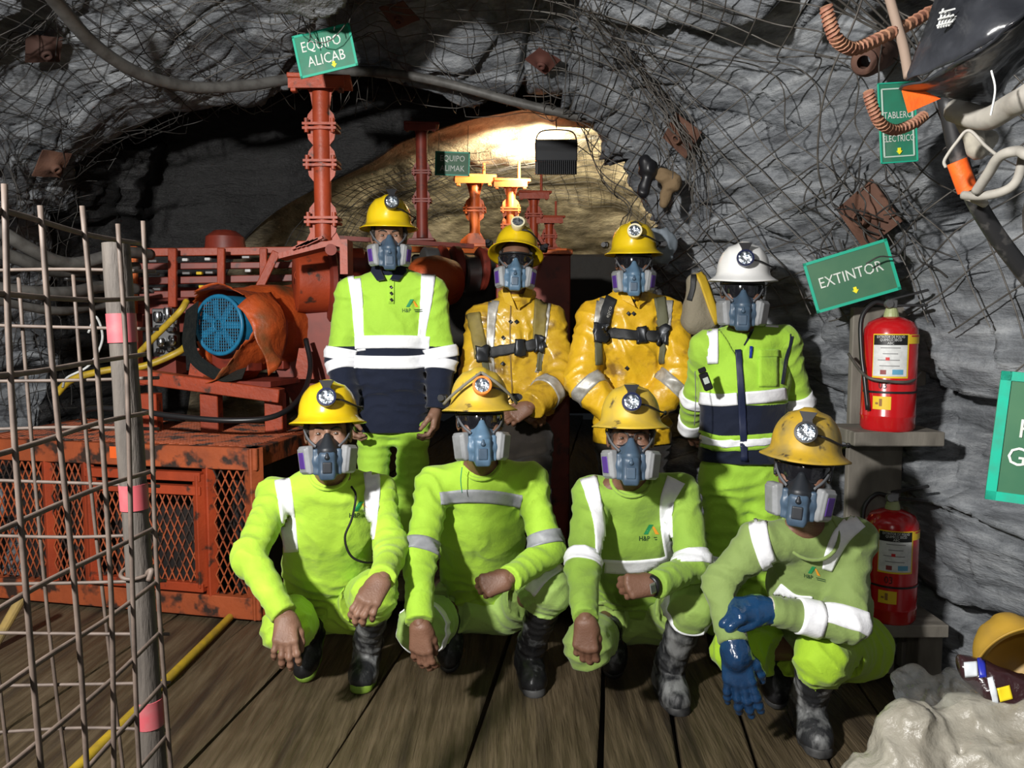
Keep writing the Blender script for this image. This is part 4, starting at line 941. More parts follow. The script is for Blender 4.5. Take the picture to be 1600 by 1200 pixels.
# ------------------------------------------------------------------ fire extinguishers and their stand
def curved(b, c, R, a0, a1, z0, z1, n=14):
    V = []; F = []
    for i in range(n + 1):
        a = a0 + (a1 - a0) * i / n
        for z in (z0, z1): V.append(Vector(c) + Vector((math.sin(a) * R, -math.cos(a) * R, z)))
    for i in range(n): F.append((2 * i, 2 * i + 2, 2 * i + 3, 2 * i + 1))
    b.add(V, F)
def curved_text(b, c, R, a_c, z, txt, size, sx=.8):
    V, F = text_mesh(txt, size); x0 = min(v[0] for v in V); x1 = max(v[0] for v in V)
    b.add([Vector(c) + Vector((math.sin(a_c + (v[0] - (x0 + x1) / 2) * sx / R) * R, -math.cos(a_c + (v[0] - (x0 + x1) / 2) * sx / R) * R, z + v[1])) for v in V], F)
def extinguisher(c, label, turn=0.0):
    c = Vector(c); t = empty('fire_extinguisher', c, label, 'fire extinguisher', 'fire extinguishers on the stand'); R, H = .098, .42; q = math.radians
    b = MB(); b.lathe([(.001, .0), (R * .93, .0), (R, .012), (R, .050), (R * 1.012, .053), (R * 1.012, .060), (R, .063), (R, H - .06), (R * .97, H - .03), (R * .82, H - .004), (R * .5, H + .012), (.024, H + .018), (.022, H + .035), (.001, H + .035)], n=48); b.build('cylinder_body', FIRE, t, smooth=35)
    b = MB(); b.lathe([(.028, H + .016), (.026, H + .030), (.020, H + .050)], n=16); b.build('neck_ring', mat('pale_green_ring', (.30, .34, .16), .5), t)
    b = MB(); b.box((0, 0, H + .066), (.032, .04, .036), bev=.005); b.cyl((0, 0, H + .04), (0, 0, H + .085), .013, 10); v = b.build('valve', STEEL, t)
    b = MB(); b.bar((-.01, .0, H + .082), (.115, -.045, H + .118), .022, .010, bev=.003); b.build('lever', HOSEK, v); b = MB(); b.bar((-.01, .0, H + .060), (.115, -.045, H + .060), .022, .010, bev=.003); b.build('carry_handle', HOSEK, v)
    b = MB(); b.lathe([(.001, -.01), (.015, -.01), (.017, 0), (.015, .008), (.001, .008)], (-.022, -.022, H + .066), (0, -1, .1), 14); b.build('pressure_gauge', STEEL, v, smooth=30)
    b = MB(); b.tube(spline([(-.015, .01, H + .066), (-.06, .02, H + .07), (-.105, .02, H + .01), (-.112, -.005, H - .12), (-.108, -.03, .20), (-.10, -.05, .08)], 6), .009, 8); b.build('discharge_hose', HOSEK, t, smooth=True)
    # labels
    def lab(name, a0, a1, z0, z1, m, lift): b = MB(); curved(b, (0, 0, 0), R + lift, q(a0) + turn, q(a1) + turn, z0, z1); return b.build(name, m, t, smooth=True)
    L = lab('label', -62, 14, .205, .372, LYEL, .0010); lab('label_panel', -60, 10, .345, .368, LBLK, .0018); lab('label_panel', -60, 10, .330, .345, LBLK, .0018); lab('label_panel', -60, 10, .212, .330, LWHT, .0018)
    lab('yellow_band', 14, 80, .335, .370, LYEL, .0010); lab('tag_sticker', -58, -20, .085, .135, LYEL, .0012); lab('black_strap', -88, 88, .147, .155, HOSEK, .004)
    b = MB(); curved_text(b, (0, 0, 0), R + .0026, q(-25) + turn, .3565, 'EXTINTOR DE POLVO', .0135, .74); curved_text(b, (0, 0, 0), R + .0026, q(-25) + turn, .345, 'QUIMICO SECO', .0135, .8); curved_text(b, (0, 0, 0), R + .0026, q(-25) + turn, .333, 'ABC', .0135, .9); b.build('label_lettering', LWHT, t)
    for (a, z, w_) in ((-25, .318, 40), (-25, .296, 30), (-28, .272, 44), (-26, .250, 40)):
        lab('label_line', a - w_ / 2, a + w_ / 2, z, z + .003, mat('label_grey', (.18, .18, .18), .6), .0026)
    lab('label_mark', -44, -32, .219, .236, mat('label_maroon', (.22, .04, .04), .5), .0026); lab('label_mark', -20, 2, .219, .238, mat('label_blue', (.10, .30, .45), .5), .0026); lab('label_mark', -34, -26, .272, .284, LRED, .0026)
    lab('band_lettering', 20, 70, .361, .367, LRED, .0018); lab('sticker_mark', -44, -38, .098, .126, mat('label_brown', (.25, .12, .03), .6), .002); lab('sticker_mark', -52, -46, .104, .112, mat('label_brown', (.25, .12, .03), .6), .002)
    b = MB(); curved_text(b, (0, 0, 0), R + .0022, q(-38) + turn, .165, '03', .040, .8); b.build('hand_number', LBLK, t)
    return t
def stand():
    t = empty('extinguisher_stand', tuple(at(1375, 900, 3.12)), 'grey timber stand with a shelf holding the fire extinguishers', 'stand'); t.location.z = 0
    Y = 3.16
    def bd(name, p, d, R=None): b = MB(off=t.location); b.box(p, d, R, .004); return b.build(name, SHELFW, t)
    top = at(1360, 480, Y).z; x0, x1 = at(1327, 600, Y).x, at(1412, 600, Y).x
    bd('back_board', ((x0 + x1) / 2, Y, top / 2), (x1 - x0, .035, top)); zs = at(1383, 680, 3.0).z
    bd('shelf_board', ((at(1316, 680, 3.0).x + at(1452, 680, 3.0).x) / 2, 3.02, zs), (.345, .26, .055))
    bd('lower_shelf', (at(1385, 900, 3.05).x, 3.02, .29), (.345, .26, .05)); x2 = at(1432, 600, Y + .06).x; bd('side_post', (x2, Y + .06, at(0, 404, Y).z / 2), (.055, .05, at(0, 404, Y).z))
    bd('foot_block', (at(1440, 960, 3.15).x, 3.12, .10), (.10, .10, .20))
    return zs + .0275
SZ = stand()
extinguisher((at(1390, 560, 2.98).x, 2.98, SZ), 'upper fire extinguisher with full label, standing on the timber shelf', .0)
extinguisher((at(1392, 860, 2.98).x, 2.98, .315), 'lower fire extinguisher half in shadow beneath the shelf', .15)
b = MB(off=at(1400, 630, 2.88)); b.tube(spline([at(1326, 553, 3.08), at(1345, 580, 2.96), at(1362, 592, 2.90), at(1400, 597, 2.87), at(1425, 595, 2.89), at(1437, 582, 3.02)], 6), .006, 7); o = b.build('retaining_wire', WIRE, None, smooth=True); o.location = at(1400, 630, 2.88); tag(o, 'bent wire holding the upper extinguisher to the stand', 'wire')
# ================================================================== worn things, modelled once in head coordinates (x to the wearer's left, y backwards, z up, eyes at z = 0)
SKIN = [mat('skin_a', (0.215, 0.118, 0.078), .5, col2=(0.175, 0.088, 0.056), scale=14, bump=.0012, bscale=160, spec=.4), mat('skin_b', (0.165, 0.084, 0.053), .5, col2=(0.135, 0.064, 0.039), scale=14, bump=.0012, bscale=160, spec=.4)]
HAIR = mat('black_hair', (0.012, 0.009, 0.007), .5, bump=.004, bscale=200)
EYEW = mat('eye_white', (0.42, 0.38, 0.35), .2); IRIS = mat('eye_brown', (0.05, 0.025, 0.012), .15)
HAT = {'clean': mat('helmet_yellow', (0.66, 0.47, 0.008), .28, col2=(0.60, 0.41, 0.008), scale=7, coat=.3, spec=.5),
       'dusty': mat('helmet_yellow_dusty', (0.58, 0.40, 0.03), .5, col2=(0.36, 0.26, 0.06), scale=9, lo=.35, hi=.7, col3=(0.08, 0.06, 0.03), scale3=22, lo3=.62, hi3=.72),
       'dirty': mat('helmet_yellow_grimy', (0.46, 0.29, 0.02), .55, col2=(0.20, 0.155, 0.06), scale=11, lo=.38, hi=.66, col3=(0.06, 0.045, 0.025), scale3=26, lo3=.60, hi3=.72),
       'white': mat('helmet_white', (0.78, 0.78, 0.76), .3, coat=.3, col2=(.68, .68, .67), scale=5)}
BLACK = mat('black_plastic', (0.010, 0.010, 0.012), .38); BLUEB = mat('dark_blue_plastic', (0.008, 0.012, 0.045), .3)
LENS = mat('lamp_lens', (0.50, 0.54, 0.58), .16, metal=.8, col2=(0.07, 0.10, 0.14), scale=60, lo=.45, hi=.62, bump=.006, bscale=70)
ORANGE_R = mat('orange_ring', (0.80, 0.20, 0.03), .4); CREAM_R = mat('cream_ring', (0.72, 0.66, 0.45), .4)
MASK_B = mat('mask_blue_grey', (0.085, 0.155, 0.235), .42, col2=(0.07, 0.125, 0.19), scale=20); MASK_S = mat('mask_slate', (0.048, 0.082, 0.125), .42, col2=(0.04, 0.065, 0.10), scale=20)
MASK_K = mat('mask_dark_cup', (0.014, 0.017, 0.022), .45)
CART = mat('cartridge_grey', (0.23, 0.24, 0.25), .5, col2=(0.18, 0.185, 0.19), scale=25); PURPLE = mat('filter_purple', (0.075, 0.030, 0.21), .45)
STRAP = mat('grey_strap', (0.10, 0.105, 0.115), .6); CORDM = mat('black_cord', (0.008, 0.008, 0.009), .45)
GOGL = mat('smoked_lens', (0.008, 0.008, 0.010), .10, spec=.6, coat=.3); GOGF = mat('goggle_frame', (0.015, 0.015, 0.017), .4)
CLEAR = mat('clear_lens', (0.95, 0.95, 0.95), .03, trans=1.0, alpha=0.28, ior=1.1)
REDM = mat('mask_red_print', (0.35, 0.03, 0.03), .5)

def head_template():
    f = Sdf(.03)
    f.el((0, .014, .030), (.077, .097, .086)).el((0, -.020, -.040), (.063, .070, .080)).el((0, -.034, -.080), (.045, .044, .034))
    f.rc((0, .022, -.06), (0, .030, -.110), .052, .050)
    f.rc((-.034, -.080, .017), (.034, -.080, .017), .011, k=.02)
    f.rc((0, -.090, .008), (0, -.108, -.034), .008, .013, k=.014)
    for s in (-1, 1):
        f.el((s * .031, -.101, .000), (.022, .016, .013), k=.012, neg=True)
        f.el((s * .031, -.0715, .000), (.0152, .0162, .0128), k=.006)
        f.el((s * .079, .014, -.008), (.009, .018, .030), k=.012)
        f.el((s * .045, -.066, -.030), (.022, .022, .02), k=.03)
    for s in (-1, 1): f.el((s * .031, -.0905, -.0005), (.0158, .0110, .0058), k=.002, neg=True)
    return polygonize(f, .0030)
HEADVQ = head_template()
def hair_template():
    f = Sdf(.02)
    f.el((0, .022, .030), (.0815, .0985, .090)).bx((0, -.10, -.02), (.12, .062, .10), .01, k=.01, neg=True)
    f.plane((0, .05, -.075), (0, .25, -1)).plane((0, 0, .085), (0, 0, 1))
    for s in (-1, 1): f.rc((s * .076, -.036, .04), (s * .075, -.028, -.018), .009, .006, k=.01)
    f.noise = (.0025, 90)
    return polygonize(f, .0042)
HAIRVQ = hair_template()
def helmet_mesh():
    nt, V, F = 72, [], []
    ax, ay, H = .107, .130, .119
    prof = [(math.cos(a) ** .82, math.sin(a) ** .92) for a in np.linspace(PI / 2, 0, 15)]
    rows = [(r, z * H, 0) for r, z in prof] + [(1.0, -.012, .004), (1.0, -.020, .013), (1.0, -.028, .025), (1.0, -.032, .033), (1.0, -.036, .0335), (1.0, -.033, .024), (1.0, -.022, .004), (.965, -.010, 0)] + [(r * .965, z * H * .95, 0) for r, z in prof[::-1][1:]]
    for ri, (r, z, o) in enumerate(rows):
        for k in range(nt):
            w = 2 * PI * k / nt; c, s_ = math.cos(w), math.sin(w)
            front = max(0, -s_) ** 3
            oo = o * (1 + .35 * front)
            x = c * (ax * r + oo); y = s_ * (ay * r + oo); zz = z - (.010 * front * (o / .04) if o else 0)
            if o == 0 and ri < 16:
                g = max(0, 1 - (abs(x) / .030) ** 4) * min(1, max(0, z / .05)); zz += .0085 * g; y *= 1 + .035 * g * (1 - z / H)
                g2 = max(0, 1 - ((abs(x) - .062) / .010) ** 2); zz += .003 * g2 * min(1, max(0, z / .05))
            V.append((x, y + .012, zz))
    for i in range(len(rows) - 1):
        for k in range(nt): F.append((i * nt + k, (i + 1) * nt + k, (i + 1) * nt + (k + 1) % nt, i * nt + (k + 1) % nt))
    return mesh_from(V, F, 'helmet')
HELMET = helmet_mesh()
def face_shell(w0, w1, z0, z1, ry, rx, cy, th=.003, n=22, m=6, notch=0.0):
    """wrap-round lens: part of an elliptical shell in front of the eyes"""
    V = []; F = []
    for L in (0, 1):
        for i in range(n + 1):
            a = w0 + (w1 - w0) * i / n; e = abs(a) / max(abs(w0), abs(w1))
            for j in range(m + 1):
                t = j / m; lowz = z0 + notch * math.exp(-(a / .16) ** 2) + (z1 - z0) * .28 * max(0, e - .55) / .45
                z = lowz + (z1 - lowz) * t
                V.append((math.sin(a) * (rx - th * L), cy - math.cos(a) * (ry - th * L) + .012 * (abs(z) / .03) ** 2 * .3, z))
    K = (n + 1) * (m + 1); ix = lambda i, j: i * (m + 1) + j
    for i in range(n):
        for j in range(m):
            q = (ix(i, j), ix(i + 1, j), ix(i + 1, j + 1), ix(i, j + 1)); F.append(q); F.append(tuple(x + K for x in q[::-1]))
    for i in range(n):
        for j in (0, m): F.append((ix(i, j), ix(i + 1, j), ix(i + 1, j) + K, ix(i, j) + K))
    for j in range(m):
        for i in (0, n): F.append((ix(i, j), ix(i, j + 1), ix(i, j + 1) + K, ix(i, j) + K))
    return V, F
def mask_parts():
    d = {}
    f = Sdf(.018)   # the soft cup against the face
    f.el((0, -.070, -.078), (.058, .056, .070)).rc((0, -.106, -.008), (0, -.120, -.06), .012, .034)
    f.el((0, -.066, -.122), (.046, .050, .028)).plane((0, -.046, 0), (0, 1, 0))
    d['cup'] = polygonize(f, .0034)
    g = Sdf(.010)   # stiff front with the exhalation valve
    g.bx((0, -.131, -.108), (.029, .022, .046), .012).rc((0, -.126, -.046), (0, -.138, -.080), .012, .021).bx((0, -.132, -.146), (.026, .018, .016), .008)
    for s in (-1, 1): g.bx((s * .040, -.112, -.098), (.010, .014, .046), .006).rc((s * .030, -.118, -.098), (s * .052, -.104, -.094), .016, .016)
    d['front'] = polygonize(g, .003)
    v = Sdf(.006); v.rc((0, -.1555, -.070), (0, -.1560, -.082), .005, .0095).bx((0, -.1545, -.118), (.016, .0035, .020), .003)
    d['valve'] = polygonize(v, .0022)
    for s, nm in ((-1, 'cl'), (1, 'cr')):
        yaw = s * math.radians(60); n = np.array([math.sin(yaw), -math.cos(yaw), -.10]); n = nrm(n); zz = nrm(A((s * .14, -.02, 1.0))); xx = nrm(np.cross(n, zz)); zz = np.cross(xx, n)
        R = np.stack([xx, n, zz], 1); c = A((s * .071, -.092, -.092))
        q = Sdf(.004); q.bx(c, (.036, .015, .051), .009, R=R)
        q.bx(c + R @ A((0, .017, 0)), (.028, .004, .043), .003, R=R, k=.003)
        d[nm] = polygonize(q, .003)
        # coloured filter face towards the outer rim
        out = s * 1.0
        xdir = xx * np.sign(xx[0]) * s
        p = Sdf(.001); p.bx(c + n * .020, (.020, .003, .030), .003, R=R); d[nm + 'p'] = polygonize(p, .0024)
    return d
MASKP = mask_parts()
def mask_straps():
    b = MB()
    for s in (-1, 1):
        b.tube(spline([(s * .040, -.112, -.045), (s * .066, -.082, -.020), (s * .083, -.03, .010), (s * .088, .03, .030), (s * .070, .09, .050)], 5), .0055, 6, flat=.45)
        b.tube(spline([(s * .045, -.105, -.095), (s * .068, -.06, -.105), (s * .070, .0, -.110), (s * .062, .055, -.105), (s * .03, .095, -.10)], 5), .005, 6, flat=.45)
    return b
_cache = {}
def tmesh(key, vq, m):
    if key not in _cache: _cache[key] = fast_mesh(vq[0], vq[1], key)
    me = _cache[key]
    k2 = (key, m.name)
    if k2 not in _cache:
        c = me.copy(); c.materials.clear(); c.materials.append(m); c.polygons.foreach_set('use_smooth', [True] * len(c.polygons)); _cache[k2] = c
    return _cache[k2]
def hang(name, me, parent, M, m=None):
    """object with mesh me under parent, placed by matrix M given in the space of the person's root"""
    o = bpy.data.objects.new(name, me); COL.objects.link(o); o.parent = parent
    if m is not None and len(me.materials) == 0: me.materials.append(m)
    o.matrix_local = M
    return o
def build_head(root, H, hat='clean', hat_tilt=0.0, lamp='black', mask=('b', 'b'), glasses=None, skin=0, lampdx=0.0, lampdz=0.0, purple=('l', 'r'), cord=1, hatroll=0.0, earmuff=False, redprint=False, brows=True, straps_on_hat=False):
    """H: 4x4 head matrix in root space. Adds helmet, respirator, eyewear, hair and eyes"""
    I = Matrix.Identity(4)
    hm = H @ Matrix.Translation((0, .002, .072)) @ Matrix.Rotation(math.radians(-5 + hat_tilt), 4, 'X') @ Matrix.Rotation(math.radians(hatroll), 4, 'Y')
    key = ('helm', hat)
    if key not in _cache:
        c = HELMET.copy(); c.materials.append(HAT[hat]); c.polygons.foreach_set('use_smooth', [True] * len(c.polygons)); _cache[key] = c
    he = hang('helmet', _cache[key], root, hm)
    # cap lamp
    LM = Matrix.Translation((lampdx, -.122, .045 + lampdz)) @ Matrix.Rotation(math.radians(-14), 4, 'X')
    if ('lamp', lamp) not in _cache:
        ring = {'black': BLACK, 'blue': BLUEB, 'orange': ORANGE_R, 'cream': CREAM_R}[lamp]
        b = MB(); b.lathe([(.001, .018), (.024, .018), (.030, .010), (.0335, -.012), (.0345, -.022), (.034, -.027), (.027, -.0275), (.0265, -.022)], axis=(0, 1, 0), n=24)
        b.cur = 1; b.lathe([(.0275, -.0235), (.020, -.0245), (.010, -.0225), (.0, -.0215)], axis=(0, 1, 0), n=24)
        if lamp in ('black', 'blue'):
            b.cur = 2; b.prism([(-.016, .022), (.016, .022), (.014, .045), (.026, .068), (-.026, .068), (-.014, .045)], .009, O=(0, -.004, 0))
            b.box((0, .006, .04), (.02, .02, .05))
        else:
            b.cur = 2; b.box((0, .012, .026), (.018, .018, .03), bev=.003); b.prism([(-.012, .03), (.012, .03), (.02, .05), (.004, .058), (-.02, .05)], .006, O=(0, .004, 0))
        o = b.build('headlamp', [ring, LENS, BLACK], None, smooth=40); _cache[('lamp', lamp)] = o.data; bpy.data.objects.remove(o)
    o = hang('headlamp', _cache[('lamp', lamp)], he, LM)
    if ('cord', cord) not in _cache:
        b = MB(); s = cord
        b.tube(spline([(s * .012, -.112, .045), (s * .055, -.118, .040), (s * .100, -.075, .022), (s * .122, -.005, .020), (s * .118, .06, .012), (s * .09, .135, -.02), (s * .075, .15, -.09)], 6), .0038, 6)
        b.box((s * .124, .01, .02), (.012, .03, .016), bev=.003)
        o = b.build('lamp_cord', CORDM, None, smooth=True); _cache[('cord', cord)] = o.data; bpy.data.objects.remove(o)
    hang('lamp_cord', _cache[('cord', cord)], he, I)
    if straps_on_hat:
        b = MB()
        for s in (-1, 1): b.tube(spline([(0, -.118, .098), (s * .05, -.125, .062), (s * .105, -.085, .018), (s * .135, -.03, -.012)], 6), .006, 6, flat=.5)
        q = b.build('goggle_strap', mat('dusty_strap', (.16, .15, .12), .8), he, smooth=True)
    if earmuff:
        for s in (-1, 1):
            b = MB(); b.box((s * .135, .005, .012), (.035, .045, .03), bev=.008); b.cyl((s * .145, -.03, .012), (s * .145, .035, .015), .012, 10); b.build('earmuff_clip', BLACK, he)
    # respirator
    cup = {'b': MASK_B, 's': MASK_S, 'k': MASK_K}[mask[0]]; fr = {'b': MASK_B, 's': MASK_S}[mask[1]]
    rs = hang('respirator', tmesh('mask_cup', MASKP['cup'], cup), root, H)
    hang('mask_front', tmesh('mask_front', MASKP['front'], fr), rs, I); hang('exhalation_valve', tmesh('mask_valve', MASKP['valve'], MASK_K if mask[0] == 'k' else MASK_S), rs, I)
    for s in ('l', 'r'):
        hang('filter_cartridge', tmesh('c' + s, MASKP['c' + s], CART), rs, I)
        if s in purple: hang('purple_filter', tmesh('c' + s + 'p', MASKP['c' + s + 'p'], PURPLE), rs, I)
    if 'straps' not in _cache:
        o = mask_straps().build('mask_strap', STRAP, None, smooth=True); _cache['straps'] = o.data; bpy.data.objects.remove(o)
    hang('mask_strap', _cache['straps'], rs, I)
    if redprint:
        b = MB(); b.box((0, -.1495, -.062), (.018, .003, .018)); b.build('red_stamp', REDM, rs)
    # eyewear
    if glasses == 'dark':
        if 'gog' not in _cache:
            V, F = face_shell(-1.18, 1.18, -.030, .026, .122, .088, .012, notch=.016); o = link('goggles', mesh_from(V, F), GOGL); _cache['gog'] = o.data; bpy.data.objects.remove(o)
            b = MB()
            b.tube(spline([(math.sin(a) * .0885, .0125 - math.cos(a) * .1225, .029) for a in np.linspace(-1.18, 1.18, 13)], 2), .0045, 6)
            for s in (-1, 1): b.bar((s * .080, -.036, .012), (s * .086, .05, .008), .004, .016); b.tube(spline([(s * .081, -.034, .028), (s * .083, -.032, -.005), (s * .080, -.040, -.024)], 4), .005, 6)
            o = b.build('goggle_frame', GOGF, None, smooth=True); _cache['gogf'] = o.data; bpy.data.objects.remove(o)
        g = hang('goggles', _cache['gog'], root, H); hang('goggle_frame', _cache['gogf'], g, I)
    elif glasses == 'clear':
        V, F = face_shell(-1.12, 1.12, -.026, .022, .120, .086, .012, notch=.012); g = hang('safety_glasses', mesh_from(V, F), root, H, CLEAR)
        b = MB()
        for s in (-1, 1):
            ar = [(s * math.sin(a) * .0868, .012 - math.cos(a) * .1208, z) for a, z in ((.10, -.010), (.14, .012), (.30, .021), (.62, .021), (.85, .010), (.84, -.012), (.62, -.024), (.32, -.024))]
            b.tube(spline(ar + [ar[0]], 4), .0020, 5); b.bar((s * .078, -.040, .012), (s * .085, .05, .008), .003, .010)
        b.tube([(-.010, -.108, .006), (0, -.110, .010), (.010, -.108, .006)], .002, 5)
        b.build('glasses_frame', GOGF, g, smooth=True)
    # eyes, brows, hair
    for s in (-1, 1):
        if 'eye' not in _cache:
            b = MB(); r = .0142
            def cap(a0, a1, n=6): return [(r * math.sin(a0 + (a1 - a0) * i / n), -r * math.cos(a0 + (a1 - a0) * i / n)) for i in range(n + 1)]
            b.cur = 2; b.lathe(cap(0.0, .20), axis=(0, 1, 0), n=14); b.cur = 1; b.lathe(cap(.20, .58), axis=(0, 1, 0), n=14); b.cur = 0; b.lathe(cap(.58, 2.6), axis=(0, 1, 0), n=14)
            o = b.build('eye', [EYEW, IRIS, BLACK], None, smooth=True); _cache['eye'] = o.data; bpy.data.objects.remove(o)
        hang('eye', _cache['eye'], root, H @ Matrix.Translation((s * .031, -.0715, -.0005)))
    for s in (-1, 1):
        b = MB(); b.tube(spline([(s * .012, -.0935, .0155), (s * .030, -.0945, .0225), (s * .050, -.0805, .0180)], 5), [.0036] * 4 + [.0044] * 4 + [.0022] * 3, 6)
        o = b.build('eyebrow', HAIR, root, smooth=True); o.matrix_local = H
    hang('hair', tmesh('hair', HAIRVQ, HAIR), root, H)
    return he, rs
# --- hands
def hand_sdf(W, d, n, s, curl=(20, 30, 20), spread=.0, thumb=(.55, .35), fat=1.0, curls=None, tcurl=20, arm=None, L=1.0):
    """W wrist, d towards the knuckles, n out of the palm, s towards the thumb"""
    d = nrm(A(d)); n = nrm(A(n) - d * (A(n) @ d)); s0 = np.cross(d, n); s = s0 if s0 @ A(s) > 0 else -s0; W = A(W)
    f = Sdf(.012)
    f.rc(W - (d if arm is None else nrm(A(arm))) * .06, W + d * .012, .026 * fat, .025 * fat, side=n, ks=.80)
    K = []
    lens = [tuple(q * L for q in w) for w in ((.044, .027, .022), (.049, .031, .023), (.045, .028, .022), (.035, .021, .019))]
    for i in range(4):
        o = (1.5 - i) * .0205 * L; K.append(W + d * (.094 * L - .004 * abs(i - 1) - (.006 if i == 3 else 0)) + s * o - n * .002)
        f.rc(W + d * .015 + s * o * .62, K[-1], .0165 * fat, .0120 * fat, k=.018)
    for i in range(4):
        c = curls[i] if curls else curl; p = K[i]; a = 0.0; fan = (1.5 - i) * spread
        dd = nrm(d * math.cos(fan) + s * math.sin(fan)); r = (.0100 if i < 3 else .0088) * fat * (.5 + .5 * L)
        for j in range(3):
            a += math.radians(c[j]); q = p + (dd * math.cos(a) + n * math.sin(a)) * lens[i][j]
            f.rc(p, q, r, r * .93, k=.006); f.el(p - n * .001, (r * 1.01,) * 3, k=.006); p = q; r *= .95
    b0 = W + d * .022 + s * .026 + n * .008; td = nrm(d * math.cos(thumb[0]) + s * math.sin(thumb[0]) + n * thumb[1])
    f.rc(W + d * .01 + s * .012 + n * .006, b0 + td * .012, .019 * fat, .016 * fat, k=.016)
    p = b0; r = .0145 * fat; inn = nrm(-s + n * .7 + d * .5)
    for j, L_ in enumerate((.042 * L, .032 * L, .027 * L)):
        q = p + td * L_; f.rc(p, q, r, r * .88, k=.008); p = q; r *= .86; td = nrm(td * math.cos(math.radians(tcurl)) + inn * math.sin(math.radians(tcurl)))
    return f
# ================================================================== the people
def lin(r, g, b):
    return tuple(((c / 255) / 12.92 if c / 255 <= .04045 else ((c / 255 + .055) / 1.055) ** 2.4) for c in (r, g, b))
def cloth(name, col, col2, dirt=None, rough=.78, bump=.007, bs=15, **kw):
    return mat(name, col, rough, col2=col2, scale=6, lo=.35, hi=.7, bump=bump, bscale=bs, detail=4, spec=.25, sheen=.15, ridged=.9, rscale=5.0, **({'col3': dirt, 'scale3': 4.2, 'lo3': .52, 'hi3': .72} if dirt else {}), **kw)
LIME_A = cloth('lime_cotton', (.42, .66, .055), (.375, .60, .05))
LIME_B = cloth('lime_shirt', (.34, .56, .045), (.295, .50, .04))
LIME_BT = cloth('pale_green_trousers', (.31, .46, .115), (.27, .41, .10), (.22, .31, .09))
LIME_C = cloth('green_shirt', (.255, .415, .055), (.215, .36, .05), (.17, .26, .05))
LIME_CT = cloth('green_trousers', (.30, .44, .10), (.26, .385, .09), (.20, .28, .08))
OLIVE_D = cloth('olive_shirt', (.205, .285, .085), (.175, .245, .075), (.135, .185, .06))
LIME_DT = cloth('lime_trousers', (.33, .53, .028), (.28, .46, .025))
LIME_1 = cloth('polo_lime', (.33, .57, .05), (.29, .51, .045))
NAVY = cloth('navy_cloth', (.0065, .0095, .022), (.008, .012, .028), rough=.85)
LIME_4 = cloth('vest_lime', (.34, .59, .05), (.30, .53, .045))
LIME_4S = cloth('sleeve_lime', (.33, .55, .055), (.28, .48, .05))
RAIN = mat('yellow_oilskin', (.72, .44, .018), .36, col2=(.58, .33, .015), scale=7, lo=.35, hi=.65, col3=(.22, .12, .02), scale3=9, lo3=.58, hi3=.72, bump=.006, bscale=18, coat=.25)
RAIN2 = mat('ochre_oilskin', (.58, .37, .022), .36, col2=(.46, .27, .02), scale=7, lo=.35, hi=.65, col3=(.16, .09, .02), scale3=9, lo3=.56, hi3=.72, bump=.006, bscale=18, coat=.25)
DARKT = cloth('dark_work_trousers', (.016, .013, .011), (.024, .019, .014), rough=.85)
REFL = mat('reflective_tape', (.86, .87, .90), .45, col2=(.78, .79, .83), scale=30, bump=.0015, bscale=60, spec=.6)
REFG = mat('dull_reflective_tape', (.30, .31, .33), .5, col2=(.24, .25, .27), scale=30)
REFD = mat('soiled_reflective_tape', (.50, .49, .46), .45, col2=(.30, .28, .24), scale=28, lo=.35, hi=.65, metal=.3)
RUBBER = mat('black_rubber_dusty', (.010, .010, .011), .38, col2=(.15, .155, .158), scale=13, lo=.56, hi=.72, bump=.005, bscale=24, detail=7)
RUBBER_M = mat('black_rubber_muddy', (.017, .018, .020), .5, col2=(.21, .215, .215), scale=15, lo=.46, hi=.64, stretch=(1, 1, .45), bump=.006, bscale=28, detail=8)
SOLE_G = mat('lime_sole', (.22, .36, .04), .6, col2=(.12, .19, .03), scale=14); SOLE_K = mat('black_sole', (.014, .014, .015), .6, col2=(.06, .06, .06), scale=16)
GLOVE = mat('blue_nitrile', (.010, .045, .115), .22, col2=(.008, .032, .085), scale=9, bump=.005, bscale=30, coat=.4)
CUFF = mat('cream_knit', (.46, .44, .37), .9, bump=.003, bscale=200)
WEB_K = mat('black_webbing', (.018, .019, .021), .6, bump=.001, bscale=300); WEB_G = mat('olive_webbing', (.10, .10, .055), .7, bump=.001, bscale=300); WEB_O = mat('ochre_webbing', (.20, .155, .035), .7, col2=(.13, .10, .03), scale=12)
BUCKLE = mat('dark_buckle', (.03, .032, .036), .35, metal=.5)
def headmat(root, c, yaw=0, pitch=0, roll=0):
    """yaw turns the face to the picture's right, pitch lifts it, roll leans the crown to the right"""
    yaw -= math.degrees(math.atan2(c[0], c[1])) * .85
    R = Matrix.Rotation(math.radians(yaw), 4, 'Z') @ Matrix.Rotation(math.radians(-pitch), 4, 'X') @ Matrix.Rotation(math.radians(roll), 4, 'Y')
    return Matrix.Translation(Vector(c) - root.location) @ R
def foot(toe, yaw, pitch=0.0, size=1.0):
    """frame of a shoe: toe tip on the ground, yaw 0 points at the camera (positive to the right), pitch lifts the heel"""
    yw = math.radians(yaw); p = math.radians(pitch)
    e1 = A((math.sin(yw), -math.cos(yw), 0)); z = A((0, 0, 1.0)); e1t = e1 * math.cos(p) - z * math.sin(p); e3 = z * math.cos(p) + e1 * math.sin(p)
    T = A(toe); ank = T - e1t * .195 * size + e3 * .095 * size
    return dict(T=T, e1=e1t, e3=e3, e2=np.cross(e3, e1t), ank=ank, s=size)
